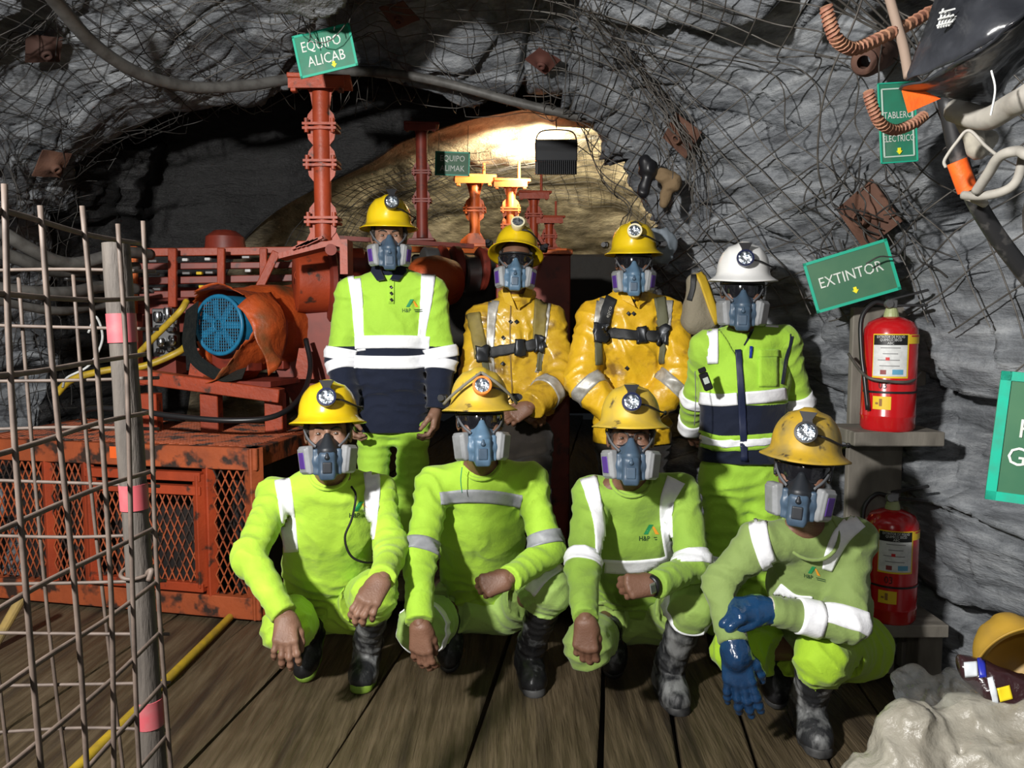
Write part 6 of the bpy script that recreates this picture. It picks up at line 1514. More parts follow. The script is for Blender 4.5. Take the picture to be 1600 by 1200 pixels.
def person_2():
    J = {}; J['head'] = A(at(806, 410, 3.88)); J['neck'] = A(at(808, 466, 3.96)); J['sl'] = A(at(755, 503, 3.95)); J['sr'] = A(at(858, 503, 3.97)); J['pelvis'] = A(at(808, 665, 3.99))
    root = empty('person', (J['pelvis'][0], J['pelvis'][1], TALL), 'standing person in worn ochre oilskin coat with chest harness, helmet tipped back', 'person', 'crew in rear row')
    J['el'] = reach(J['sl'], 742, 596, .31, True); J['wl'] = reach(J['el'], 812, 640, .27, True); J['er'] = reach(J['sr'], 876, 592, .31, True); J['wr'] = reach(J['er'], 828, 636, .27, True)
    J['hl'] = A(at(783, 690, 3.99)); J['hr'] = A(at(835, 690, 3.99)); legs_down(J); report('2', J)
    sh, B = raincoat(root, J, RAIN2, at(812, 652, 3.85).z, 51)
    lg = legs_sdf(J, (.095, .085), (.082, .085), ends=(.9, .9), seed=52, pel=.112); sdf_obj('trousers', lg, .010, DARKT, root)
    for q in 'lr': make_boot(root, J['f' + q], J['k' + q], .4, RUBBER, SOLE_K)
    hs = hands_vq(J, {'l': dict(d=(.8, -.2, -.4), n=(.2, .8, -.4), s=(0, -.2, 1), curl=(40, 50, 35)), 'r': dict(d=(-.8, -.2, -.4), n=(-.2, .8, -.4), s=(0, -.2, 1), curl=(40, 50, 35))})
    Hm = headmat(root, J['head'], 0, 6, 2); finish_body(root, J, hs, Hm, 1)
    build_head(root, Hm, 'clean', -9, 'cream', ('b', 'b'), 'dark', 1, lampdz=.02, earmuff=True, hatroll=3)
    strip('reflective_stripe', sh, [(772, 470), (768, 500), (766, 550), (768, 590)], [17, 14, 12, 12], REFD, root); strip('reflective_stripe', sh, [(856, 475), (853, 510), (846, 560), (838, 582)], [8, 7, 6, 6], REFD, root)
    harness(root, sh, [([(740, 490), (748, 530), (752, 560)], 20, WEB_O), ([(845, 470), (843, 510), (842, 535)], 20, WEB_O), ([(754, 552), (762, 590)], 9, WEB_G), ([(845, 545), (842, 580)], 9, WEB_G)], ([(744, 553), (775, 549), (810, 543), (853, 535)], 15), [(813, 543, 15, 24), (753, 553, 18, 24), (843, 537, 18, 24)], WEB_K)
    band('reflective_armband', sh, J['er'], J['wr'], .35, .55, REFD, root)
    for (x, y) in ((798, 503), (807, 503), (787, 528), (786, 568)): strip('button', sh, [(x - 2, y - 2), (x + 2, y + 2)], 5, BUCKLE, root, off=.006)
    strip('placket', sh, [(798, 475), (797, 520), (799, 580), (800, 630)], 2.0, mat('seam_shadow_brown', (.20, .12, .02), .6), root, off=.005)
    return root
def person_3():
    J = {}; J['head'] = A(at(990, 410, 3.74)); J['neck'] = A(at(988, 462, 3.80)); J['sl'] = A(at(930, 498, 3.80)); J['sr'] = A(at(1042, 494, 3.82)); J['pelvis'] = A(at(988, 668, 3.86))
    root = empty('person', (J['pelvis'][0], J['pelvis'][1], TALL), 'standing person in bright yellow oilskin coat with black chest harness', 'person', 'crew in rear row')
    J['el'] = reach(J['sl'], 910, 595, .32, True); J['wl'] = reach(J['el'], 968, 655, .27, True); J['er'] = reach(J['sr'], 1065, 588, .32, True); J['wr'] = reach(J['er'], 1005, 652, .27, True)
    J['hl'] = A(at(962, 690, 3.86)); J['hr'] = A(at(1015, 690, 3.86)); legs_down(J); report('3', J)
    sh, B = raincoat(root, J, RAIN, at(935, 698, 3.7).z, 61)
    lg = legs_sdf(J, (.095, .085), (.082, .085), ends=(.9, .9), seed=62, pel=.112); sdf_obj('trousers', lg, .010, DARKT, root)
    for q in 'lr': make_boot(root, J['f' + q], J['k' + q], .4, RUBBER, SOLE_K)
    hs = hands_vq(J, {'l': dict(d=(.8, -.2, -.4), n=(.2, .8, -.4), s=(0, -.2, 1), curl=(40, 50, 35)), 'r': dict(d=(-.8, -.2, -.4), n=(-.2, .8, -.4), s=(0, -.2, 1), curl=(40, 50, 35))})
    Hm = headmat(root, J['head'], 0, -2, 0); finish_body(root, J, hs, Hm, 1)
    build_head(root, Hm, 'clean', 3, 'cream', ('b', 'b'), 'dark', 1, earmuff=True, lampdz=.012)
    strip('reflective_stripe', sh, [(940, 466), (935, 490), (931, 518)], [14, 11, 9], REFD, root); strip('reflective_stripe', sh, [(1046, 470), (1045, 490), (1044, 510)], [11, 9, 8], REFD, root)
    harness(root, sh, [([(956, 466), (947, 490), (942, 515)], 18, WEB_K), ([(1030, 466), (1034, 490), (1036, 515)], 17, WEB_G), ([(934, 535), (935, 570)], 10, WEB_G), ([(1036, 535), (1034, 568)], 9, WEB_G)], ([(932, 520), (965, 522), (1000, 525), (1045, 524)], 15), [(1002, 525, 16, 25), (938, 520, 20, 30), (1035, 524, 20, 28)], WEB_K)
    V, F = text_mesh('epro', 12); T = lambda px, py: (951 + px * .30 - py * .97, 497 - px * .95 - py * .3); decal('strap_lettering', lambda P: sh(P) - .012, [[T(V[i][0] * .8, V[i][1] * .7) for i in fc] for fc in F], REFD, root, depth=(3.0, 4.3))
    for w, e in (('wl', 'el'), ('wr', 'er')): band('reflective_armband', sh, J[e], J[w], .12, .34, REFD, root)
    for (x, y) in ((990, 470), (982, 490), (990, 490), (980, 575)): strip('button', sh, [(x - 2, y - 2), (x + 2, y + 2)], 5, BUCKLE, root, off=.006)
    return root
def person_4():
    J = {}; J['head'] = A(at(1160, 453, 3.22)); J['neck'] = A(at(1163, 516, 3.30)); J['sl'] = A(at(1105, 545, 3.30)); J['sr'] = A(at(1222, 535, 3.32)); J['pelvis'] = A(at(1160, 722, 3.34))
    root = empty('person', (J['pelvis'][0], J['pelvis'][1], 0), 'standing person in white helmet and lime and navy zipped safety vest', 'person', 'crew in rear row')
    J['el'] = reach(J['sl'], 1088, 625, .29, False); J['wl'] = reach(J['el'], 1077, 672, .22, False); J['er'] = reach(J['sr'], 1248, 635, .31, False); J['wr'] = reach(J['er'], 1242, 720, .27, True)
    J['hl'] = A(at(1132, 745, 3.34)); J['hr'] = A(at(1192, 745, 3.34)); legs_down(J, 0.0); report('4', J)
    hemz = at(1160, 726, 3.2).z
    f, B = torso_sdf(J, 1.0, .004, ra=(.066, .058, .056, .048), seed=71); sh = cuffed(f, J, .98, hem=(A((0, 0, hemz + .06)), A((0, 0, -1)))); sdf_obj('shirt', sh, .0070, LIME_4S, root)
    fv, _ = torso_sdf(J, 1.06, .012, arms=False, seed=75, foldamp=.8); fv.rc(J['pelvis'], J['pelvis'] - A((0, 0, .1)), .13, .135, side=(1, 0, 0), ks=1.36)
    for s_ in 'lr': S = J['s' + s_]; o = nrm(S - J['neck']); fv.plane(S + o * .020, _['side'] * np.sign(o[0]) + A((0, 0, .12)))
    class VN:
        """the vest: torso shell with a V opening at the throat"""
        def bounds(q): return fv.bounds()
        def __call__(q, P):
            d = fv(P); X = P - A(at(1160, 562, 3.15)); v = np.maximum(np.abs(X[:, 0]) * 1.35 - X[:, 2] - .0, 0)
            inV = (np.abs(X[:, 0]) * 1.0 - X[:, 2] * .55) ; d = np.maximum(d, np.where(P[:, 1] < J['neck'][1] + .03, -inV * .8, -1))
            return np.maximum(d, hemz - P[:, 2])
    vst = VN(); sdf_obj('safety_vest', vst, .0070, LIME_4, root)
    zt, zb = at(1160, 634, 3.16).z, 0
    class NV:
        def bounds(q): lo, hi = fv.bounds(); return lo, A((hi[0], hi[1], zt + .05))
        def __call__(q, P): return np.maximum(vst(P) - .0026, P[:, 2] - zt)
    nv = NV(); sdf_obj('navy_panel', nv, .0070, NAVY, root)
    f2 = lambda P: fv(P) - .0026
    lg = legs_sdf(J, (.098, .085), (.085, .085), ends=(.98, .98), seed=72, pel=.115); sdf_obj('trousers', lg, .0085, LIME_4, root)
    for q in 'lr': make_boot(root, J['f' + q], J['k' + q], .4, RUBBER, SOLE_K)
    hs = hands_vq(J, {'l': dict(d=(.25, .75, -.5), n=(.9, .2, .1), s=(0, -1, 0), curl=(30, 40, 30)), 'r': dict(d=(-.08, -.25, -.9), n=(-.9, .2, .1), s=(0, -1, 0), curl=(30, 40, 30))})
    Hm = headmat(root, J['head'], 0, -3, 1); finish_body(root, J, hs, Hm, 1)
    build_head(root, Hm, 'white', 3, 'blue', ('s', 's'), 'dark', 1, purple=())
    dp = (2.8, 3.8)
    strip('reflective_stripe', vst, [(1112, 502), (1113, 535), (1114, 568)], [20, 18, 16], REFL, root, depth=dp); strip('reflective_stripe', vst, [(1210, 487), (1207, 500), (1206, 511)], [22, 21, 20], REFL, root, depth=dp)
    strip('reflective_stripe', f2, [(1094, 622), (1125, 625), (1152, 623)], 19, REFL, root, depth=dp); strip('reflective_stripe', f2, [(1165, 622), (1200, 619), (1228, 615)], 19, REFL, root, depth=dp)
    strip('lime_piping', f2, [(1086, 682), (1120, 692), (1160, 692), (1215, 688)], 24, LIME_4, root, depth=dp); strip('reflective_stripe', f2, [(1086, 682), (1120, 692), (1160, 692), (1215, 688)], 11, REFL, root, off=.008, depth=dp)
    strip('zipper', f2, [(1153, 546), (1157, 600), (1160, 660), (1163, 720)], [9, 10, 11, 10], mat('navy_zip', (.012, .018, .05), .5), root, off=.008, depth=dp)
    strip('vest_edge', vst, [(1122, 494), (1128, 515), (1145, 535), (1153, 546)], 4, NAVY, root, off=.006, depth=dp); strip('vest_edge', vst, [(1176, 515), (1165, 535), (1156, 546)], 4, NAVY, root, off=.006, depth=dp)
    strip('armhole_edge', vst, [(1233, 500), (1236, 530), (1228, 560), (1222, 600)], 4, NAVY, root, off=.006, depth=dp)
    strip('pocket_flap', vst, [(1184, 553), (1216, 552)], 12, LIME_4, root, off=.010, depth=dp); strip('pocket', vst, [(1200, 558), (1200, 604)], 30, LIME_4, root, off=.006, depth=dp)
    strip('pen', vst, [(1173, 541), (1172, 560)], 3.4, mat('blue_pen', (.01, .03, .25), .3), root, off=.012, depth=dp)
    for e, w in (('er', 'wr'),): band('reflective_armband', sh, J['sr'], J['er'], .82, 1.0, REFL, root)
    band('reflective_armband', sh, J['sl'], J['el'], .86, 1.04, REFL, root); band('reflective_cuff', sh, J['el'], J['wl'], .62, .95, REFL, root)
    band('reflective_legband', lg, J['kl'], J['al'], -.10, .05, REFL, root, rmax=.15); band('reflective_legband', lg, J['kr'], J['ar'], -.10, .05, REFL, root, rmax=.15)
    # gas monitor clipped to the chest
    b = MB(off=root.location); o = at(1103, 596, 3.09); R = Matrix.Rotation(math.radians(-22), 3, 'Y'); b.box(o, (.036, .02, .075), R, .006); g = b.build('gas_monitor', BLACK, root)
    b = MB(off=root.location); b.box(o + R @ Vector((0, -.011, .004)), (.022, .003, .026), R, .001); b.build('monitor_screen', mat('lcd_grey', (.45, .5, .45), .2), g)
    b = MB(off=root.location); b.box(o + R @ Vector((0, -.010, .05)), (.03, .014, .02), R, .003); b.build('monitor_clip', BLACK, g)
    b = MB(off=root.location); b.tube(spline([at(1086, 580, 3.1), at(1087, 620, 3.08), at(1085, 665, 3.07)], 5), .002, 5); b.build('monitor_lanyard', mat('grey_cord', (.12, .12, .12), .7), g)
    return root
import time as _t
for _p in (person_A, person_B, person_C, person_D, person_1, person_2, person_3, person_4):
    _s = _t.time(); _p(); print('PERSON', _p.__name__, round(_t.time() - _s, 1))
# ================================================================== wire mesh draped over the rock
def shell_pt(y, c, lift=0.0, key='drape'):
    """point of the draped surface at (row found from depth y, fractional column c)"""
    Y = SHELL['y']; r = np.interp(y, Y, np.arange(len(Y))); G = SHELL[key]; nr, nc = G.shape[:2]
    r = np.clip(r, 0, nr - 1.001); c = np.clip(c, 0, nc - 1.001); i = r.astype(int); j = c.astype(int); a = (r - i)[:, None]; b_ = (c - j)[:, None]
    def bl(Q): return Q[i, j] * (1 - a) * (1 - b_) + Q[i + 1, j] * a * (1 - b_) + Q[i, j + 1] * (1 - a) * b_ + Q[i + 1, j + 1] * a * b_
    return bl(G) + bl(SHELL['N']) * np.asarray(lift)[..., None]
CSTEP = 8.55 / 520     # metres per column on a typical section
def wire_mesh(name, label, y0, y1, u0, u1, sp, r, m, ang=0.0, jit=.012, lift=.012, seed=0, drop=0.0):
    rs = np.random.RandomState(seed); c0 = np.interp(u0, SHELL['uu'], np.arange(520)); c1 = np.interp(u1, SHELL['uu'], np.arange(520)); W = (c1 - c0) * CSTEP; Hh = y1 - y0
    b = MB(); ca, sa = math.cos(ang), math.sin(ang); diag = math.hypot(W, Hh)
    for fam in (0, 1):
        for k in range(int(-diag / sp), int(diag / sp) + 1):
            o = k * sp + rs.uniform(-.15, .15) * sp; s = np.arange(-diag, diag, .035)
            wob = jit * np.interp(s, np.arange(-diag, diag + .2, .16), rs.randn(len(np.arange(-diag, diag + .2, .16))))
            du, dv = (s, o + wob) if fam == 0 else (o + wob, s)
            yy = (y0 + y1) / 2 + du * ca - dv * sa; cc = (c0 + c1) / 2 + (du * sa + dv * ca) / CSTEP
            ok = (yy > y0) & (yy < y1) & (cc > c0) & (cc < c1)
            run = np.flatnonzero(ok)
            if len(run) < 4: continue
            for seg in np.split(run, np.flatnonzero(np.diff(run) > 1) + 1):
                if len(seg) < 4 or rs.rand() < drop: continue
                lf = lift * (1 + .9 * np.interp(s[seg], np.arange(-diag, diag + .5, .3), rs.randn(len(np.arange(-diag, diag + .5, .3))))) * .8
                P = shell_pt(yy[seg], cc[seg], np.maximum(lf, -.004)); b.tube([Vector(p) for p in P], r, 4, cap=False)
    o = b.build(name, m, None, smooth=True, recalc=False); return tag(o, label, 'wire mesh', None, 'stuff')
wire_mesh('rock_mesh', 'coarse wire mesh pinned over the slabs of the right rock wall', 2.35, 4.78, 6.9, 9.7, .115, .0032, WIRE, math.radians(24), jit=.006, lift=.007, seed=1)
wire_mesh('rock_mesh', 'tangled wire mesh over the left rock wall', 3.1, 5.0, 1.3, 4.6, .105, .0026, WIRE_D, math.radians(8), jit=.022, seed=2)
wire_mesh('rock_mesh', 'second crooked layer of wire mesh on the left rock wall', 3.6, 4.9, 2.0, 4.6, .17, .0026, WIRE_D, math.radians(38), jit=.035, lift=.03, seed=3, drop=.35)
wire_mesh('rock_mesh', 'drooping wire mesh under the rock roof', 3.5, 4.85, 4.5, 7.4, .12, .0026, WIRE, math.radians(15), jit=.03, lift=.03, seed=4)
wire_mesh('rock_mesh', 'fine wire mesh over the lit rock of the rear passage', 6.35, 8.4, 2.6, 9.6, .11, .0030, WIRE_D, math.radians(6), jit=.012, seed=5)
def strands():
    """sheaf of loose wire ends along the rock edge"""
    rs = np.random.RandomState(9); path = [(878, 2), (905, 48), (945, 92), (985, 140), (1018, 190), (1045, 240), (1052, 292), (1050, 345)]; b = MB()
    base = []
    for (x, y) in path:
        p, n, k = rock_at(x + 14, y + 6, .03); base.append(A(p))
    base = A(base)
    for k in range(1, len(base)):          # keep the run smooth in depth
        if abs(base[k, 1] - base[k - 1, 1]) > .35: base[k] = A(at(path[k][0], path[k][1], base[k - 1, 1]))
    for i in range(46):
        a = rs.uniform(0, 4.2); L = rs.uniform(1.2, 3.4); s = np.linspace(a, min(a + L, 6.99), 8); P = []
        off = rs.randn(3) * A((.05, .05, .04)); dr = rs.randn(3) * .035
        for q in s:
            j = int(q); t = q - j; P.append(Vector(base[j] * (1 - t) + base[j + 1] * t + off + dr * (q - a) / 2 + rs.randn(3) * .007 + A((0, -.05, 0))))
        b.tube(spline(P, 3), .0026, 4, cap=False)
    tag(b.build('loose_wires', WIRE, None, smooth=True, recalc=False), 'sheaf of loose wire strands along the edge of the right rock wall', 'wire', None, 'stuff')
strands()
# ------------------------------------------------------------------ rock bolts with face plates
def bolt_plate(px, py, size, roll, label, m=RUST, domed=True, Y=None):
    p, n, k = rock_at(px, py, .03)
    if Y is not None: p = at(px, py, Y)
    cam_d_ = (Vector((0, 0, CAMZ)) - p).normalized(); n = (n * .8 + cam_d_ * .2).normalized()
    t = empty('bolt_plate', p, label, 'rock bolt'); t.rotation_euler = n.to_track_quat('Z', 'Y').to_euler(); Rz = Matrix.Rotation(math.radians(roll), 3, 'Z')
    h = size / 2; N = 10; V = []; F = []
    for L in (0, 1):
        for i in range(N + 1):
            for j in range(N + 1):
                x, y = -h + size * i / N, -h + size * j / N; r = math.hypot(x, y); z = .035 * math.exp(-(r / (size * .22)) ** 2) + .006 * math.sin(x * 30) * math.sin(y * 25) - .006 * L; V.append(Rz @ Vector((x, y, z)))
    K = (N + 1) ** 2
    for i in range(N):
        for j in range(N): q = (i * (N + 1) + j, (i + 1) * (N + 1) + j, (i + 1) * (N + 1) + j + 1, i * (N + 1) + j + 1); F += [q, tuple(x + K for x in q[::-1])]
    for i in range(N):
        for a, c in ((i * (N + 1), (i + 1) * (N + 1)), (i * (N + 1) + N, (i + 1) * (N + 1) + N), (i, i + 1), (N * (N + 1) + i, N * (N + 1) + i + 1)): F.append((a, c, c + K, a + K))
    b = MB(); b.add(V, F); b.build('plate', m, t, smooth=50)
    b = MB(); s = size / .2; b.lathe([(.020 * s, .02), (.032 * s, .028), (.034 * s, .045 * s), (.028 * s, .060 * s), (.018 * s, .060 * s), (.016 * s, .02)], n=18); b.build('tube_end', m, t, smooth=40)
    b = MB(); b.cyl((0, 0, .0), (0, 0, .045 * s), .010 * s, 8); b.build('bolt_rod', DARKIN, t)
    return t
bolt_plate(1347, 343, .205, 28, 'large square rusty bolt plate above the green EXTINTOR sign')
bolt_plate(82, 269, .175, 8, 'square rusty bolt plate on the left rock wall')
bolt_plate(1058, 220, .16, 40, 'crumpled reddish bolt plate at the rock edge among loose wires')
bolt_plate(76, 88, .16, 20, 'dark bolt plate high on the left rock wall', mat('dark_rust', (.05, .024, .018), .8))
bolt_plate(622, 32, .15, 15, 'brown bolt plate in the roof beside the tilted sign', mat('red_rust', (.085, .030, .022), .8))
bolt_plate(838, 100, .14, 30, 'brown bolt plate in the middle of the roof', mat('red_rust', (.085, .030, .022), .8))
def big_tube():
    p = at(1352, 96, 2.78); t = empty('pipe_anchor', p, 'rusty pipe anchor end sticking out behind the upper rebar hook', 'anchor')
    b = MB(off=p); d = (at(1352, 96, 2.7) - at(1392, 78, 3.05)).normalized(); b.lathe([(.055, -.32), (.055, -.03), (.045, 0), (.034, .012), (.024, .012), (.022, -.04)], p, d, 24); b.build('pipe', RUST, t, smooth=35)
    b = MB(off=p); b.lathe([(.03, .0), (.042, .004), (.042, .022), (.032, .028), (.022, .028)], p, d, 24); b.build('collar', RUST, t, smooth=35)
big_tube()
# ------------------------------------------------------------------ rebar hooks
REBAR = mat('rusty_rebar', (.33, .165, .095), .7, col2=(.24, .10, .065), scale=20, bump=.002, bscale=80)
def rebar(pts, r, label):
    P = spline(pts, 14); o0 = P[0]; b = MB(off=o0); b.tube(P, r, 10)
    for i in range(2, len(P) - 2, 3):
        d = (P[i + 1] - P[i - 1]).normalized(); s = d.orthogonal().normalized(); u = d.cross(s); tl = .35
        b.tube([P[i] + (s * math.cos(w) + u * math.sin(w)) * r * 1.02 + d * math.sin(w) * r * tl for w in np.linspace(0, 2 * PI, 9, endpoint=False)], r * .28, 4, closed=True)
    o = b.build('rebar_hook', REBAR, None, smooth=50); o.location = o0; return tag(o, label, 'rebar', 'rebar hooks at upper right')
rebar([at(1290, 10, 2.10), at(1298, 40, 2.12), at(1310, 65, 2.15), at(1335, 76, 2.2), at(1370, 62, 2.28), at(1420, 38, 2.4), at(1460, 14, 2.5)], .0155, 'upper bent rebar hook in front of the right rock wall')
rebar([at(1356, 143, 2.05), at(1364, 169, 2.07), at(1376, 193, 2.1), at(1398, 203, 2.15), at(1425, 194, 2.2), at(1444, 181, 2.25)], .0125, 'lower bent rebar hook in front of the green TABLERO sign')
# ------------------------------------------------------------------ black bag, tags, cables and bar at upper right
def upper_right():
    BAG = mat('black_plastic_sheet', (.010, .011, .014), .30, col2=(.03, .032, .038), scale=5, bump=.012, bscale=9, coat=.2)
    t = empty('black_bag', tuple(at(1540, 60, 1.7)), 'black plastic sheet bag hanging over the upper right corner', 'bag')
    def patch(name, r0, r1, bul, seed):
        a = [A(p) for p in spline(r0, 10)]; c = [A(p) for p in spline(r1, 10)]; n = min(len(a), len(c)); M_ = 14; G = np.zeros((n, M_, 3))
        for i in range(n):
            for j in range(M_):
                w = j / (M_ - 1); G[i, j] = a[i] * (1 - w) + c[i] * w + A((0, -bul, .2 * bul)) * math.sin(PI * w) * math.sin(PI * min(1, i / n + .08))
        G += np.stack([fbm(G * 9, 3, seed), fbm(G * 9, 3, seed + 3), fbm(G * 9, 3, seed + 6)], -1) * .012; g = np.gradient(G); nn = np.cross(g[0], g[1]); nn /= np.linalg.norm(nn, axis=2, keepdims=True) + 1e-9
        V, F = solid_grid(G + nn * .002, G - nn * .002, np.ones(G.shape[:2], bool)); link(name, mesh_from([v - A(t.location) for v in V], F), BAG, t)
    edge = [at(1413, 130, 1.78), at(1455, 112, 1.70), at(1500, 92, 1.62), at(1550, 60, 1.56), at(1600, 22, 1.52), at(1700, -50, 1.55)]
    patch('bag_top', edge, [at(1413, 128, 1.79), at(1432, 70, 1.80), at(1455, 20, 1.80), at(1480, -30, 1.80), at(1560, -75, 1.75), at(1720, -110, 1.75)], .03, 5)
    patch('bag_underside', edge, [at(1416, 134, 1.80), at(1450, 150, 1.86), at(1510, 158, 1.90), at(1560, 150, 1.92), at(1588, 110, 1.92), at(1710, 20, 1.90)], -.03, 25)
    b = MB(off=t.location)
    for k in range(5): b.bar(at(1466 + k * 4, 44 - k * 1, 1.655), at(1474 + k * 5, 14 + k * 3, 1.665), .004, .003)
    for k in range(3): b.bar(at(1464 + k * 2, 40 - k * 10, 1.655), at(1488 + k * 2, 34 - k * 10, 1.655), .004, .003)
    b.build('printed_emblem', LWHT, t)
    b = MB(off=t.location); b.tube(spline([at(1549, 110, 1.60), at(1555, 140, 1.60), at(1548, 180, 1.62)], 6), .0022, 5); b.build('bag_cord', LWHT, t)
    b = MB(off=t.location); b.tube([at(1700, -60, 1.7), Vector((1.5, 1.85, 2.75))], .004, 6); b.build('bag_tie', WIRE, t)
    OT = mat('orange_tag', (.85, .13, .015), .5, col2=(.75, .10, .015), scale=30, bump=.002, bscale=50)
    def tagcard(px, label, Y):
        c0 = at(sum(p[0] for p in px) / 4, sum(p[1] for p in px) / 4, Y); b = MB(off=c0); V = [at(x, y, Y) for x, y in px] + [at(x, y, Y) + Vector((0, .004, 0)) for x, y in px]; b.add(V, [(0, 1, 2, 3), (7, 6, 5, 4), (0, 4, 5, 1), (1, 5, 6, 2), (2, 6, 7, 3), (3, 7, 4, 0)]); o = b.build('orange_tag', OT); o.location = c0; tag(o, label, 'tag')
    tagcard([(1409, 137), (1440, 140), (1470, 154), (1420, 176)], 'orange tag under the corner of the black bag', 1.80)
    b = MB(off=at(1504, 274, 2.0)); c0 = at(1495, 252, 2.02); c1 = at(1512, 298, 2.02); b.tube([c0, c0.lerp(c1, .5), c1], .024, 14); o = b.build('orange_band', OT, None, smooth=60); o.location = at(1504, 274, 2.0); tag(o, 'orange band wrapped round the black bar', 'tag')
    b = MB(off=at(1600, 430, 2.1)); P = [at(1478, 150, 2.04), at(1505, 270, 2.06), at(1545, 350, 2.08), at(1600, 425, 2.1), at(1660, 500, 2.12)]; b.tube(spline(P, 6), .023, 12); o = b.build('black_bar', mat('scuffed_black_bar', (.018, .018, .019), .45, col2=(.09, .085, .08), scale=24, lo=.52, hi=.72), None, smooth=True); o.location = at(1600, 430, 2.1); tag(o, 'scuffed black bar running diagonally down the right rock wall', 'bar')
    CG = mat('pale_grey_cable', (.36, .34, .30), .6, col2=(.24, .225, .20), scale=14); CW = mat('cream_cable', (.42, .39, .32), .6, col2=(.28, .26, .22), scale=20)
    hose('pale_pipe', [at(1490, 172, 1.95), at(1540, 185, 1.85), at(1580, 165, 1.75), at(1640, 125, 1.65), Vector((1.45, 1.68, 2.25)), Vector((1.95, 1.85, 2.25))], .028, CG, 'thick pale pipe bending past the black bag', 'pipe')
    hose('pale_pipe', [at(1505, 180, 1.95), at(1520, 210, 1.95), at(1528, 235, 1.97), at(1545, 215, 2.0)], .024, CW, 'short lumpy pale pipe hanging below the black bag', 'pipe')
    hose('grey_cable', [at(1525, 300, 1.9), at(1545, 270, 1.85), at(1562, 245, 1.8), at(1590, 236, 1.75), at(1640, 240, 1.7), Vector((1.5, 1.75, 1.95)), Vector((2.0, 1.9, 1.95))], .012, CG, 'grey cable looping out of the right edge', 'cable')
    hose('grey_cable', [at(1505, 305, 1.95), at(1535, 306, 1.9), at(1570, 298, 1.85), at(1590, 280, 1.82), at(1600, 240, 1.8)], .011, CG, 'lower grey cable loop tied to the black bar', 'cable')
    hose('bent_wire', [at(1478, 262, 1.9), at(1476, 250, 1.9), at(1495, 222, 1.88), at(1514, 204, 1.86), at(1540, 228, 1.84), at(1562, 246, 1.82)], .0042, CG, 'thin bent wire crossing in front of the orange band', 'wire', 6)
    hose('tie_rope', [at(1508, 306, 2.0), at(1525, 312, 1.98), at(1538, 318, 1.98), at(1524, 304, 2.0)], .010, CW, 'knotted cream rope on the black bar', 'rope')
    hose('pale_rod', [at(1385, -20, 2.4), at(1402, 40, 2.35), at(1412, 75, 2.3), at(1420, 120, 2.25)], .014, mat('pinkish_rod', (.30, .22, .17), .7), 'pale rod behind the upper rebar hook', 'rod')
    for k in range(6):
        hose('slack_wire', [at(1270 + k * 22, -15, 2.7), at(1330 + k * 18, 25 + k * 3, 2.75), at(1400 + k * 8, 62 + k * 4, 2.8)], .004, WIRE, ['first', 'second', 'third', 'fourth', 'fifth', 'sixth'][k] + ' slack wire behind the upper rebar hook, counting towards the black bag', 'wire', 5)['group'] = 'slack wires behind the rebar hook'
    hose('hanging_wire', [at(1350, -10, 2.5), at(1332, 40, 2.52), at(1300, 110, 2.6), at(1282, 180, 2.7), at(1278, 260, 2.8), at(1290, 310, 2.9)], .0036, WIRE, 'long pale wire hanging down the right rock wall', 'wire', 5)
    # tangle round the bolt plate
    rs = np.random.RandomState(5); b = MB()
    for i in range(34):
        x, y = rs.uniform(1275, 1435), rs.uniform(275, 395); P = [rock_at(x, y, .05)[0]]; a = rs.uniform(0, 2 * PI)
        for k in range(3): x += math.cos(a) * 26; y += math.sin(a) * 20; a += rs.uniform(-.7, .7); P.append(P[-1].lerp(at(x, y, P[-1].y + rs.uniform(-.03, .02)), 1))
        b.tube(spline(P, 4), .0036, 4, cap=False)
    tag(b.build('wire_tangle', WIRE_D, None, smooth=True, recalc=False), 'tangle of bent mesh wires round the large square bolt plate', 'wire', None, 'stuff')
    # dark cap and brown rag hung on the rock edge
    f = Sdf(.02); f.rc(at(1008, 252, 4.0), at(1014, 262, 4.0), .035, .045).rc(at(1012, 270, 4.0), at(1005, 300, 4.0), .030, .028).rc(at(1004, 268, 4.02), at(1022, 276, 4.02), .02, .02); f.noise = (.004, 20)
    t = empty('hanging_pouch', tuple(at(1010, 275, 4.0)), 'black pouch hanging on the rock edge behind the right rear people', 'pouch'); sdf_obj('pouch_body', f, .007, BLACK, t)
    f = Sdf(.02); f.rc(at(1035, 275, 4.0), at(1050, 285, 4.0), .035, .045).rc(at(1045, 290, 4.0), at(1038, 318, 4.0), .03, .022); f.noise = (.008, 18)
    t = empty('brown_rag', tuple(at(1040, 290, 4.0)), 'brown rag hanging beside the black pouch', 'rag'); sdf_obj('rag_body', f, .007, mat('brown_cloth', (.17, .115, .06), .9, bump=.006, bscale=30), t)
    # canvas bag with a yellow strap behind the white helmet
    f = Sdf(.04); f.rc(at(1086, 440, 3.55), at(1086, 500, 3.55), .035, .065).rc(at(1096, 432, 3.56), at(1110, 500, 3.56), .022, .055); f.noise = (.006, 12)
    t = empty('canvas_bag', tuple(at(1092, 500, 3.55)), 'beige canvas bag with yellow strap hung behind the white helmet', 'bag'); sdf_obj('bag_body', f, .008, mat('beige_canvas', (.20, .175, .125), .9, bump=.004, bscale=60), t)
    strip('bag_strap', f, [(1090, 422), (1100, 445), (1112, 480), (1122, 505)], 12, mat('yellow_strap', (.50, .33, .02), .6), t, off=.008, depth=(3.2, 4)); strip('bag_strap', f, [(1084, 424), (1083, 450), (1078, 470)], 7, WEB_K, t, off=.008, depth=(3.2, 4))
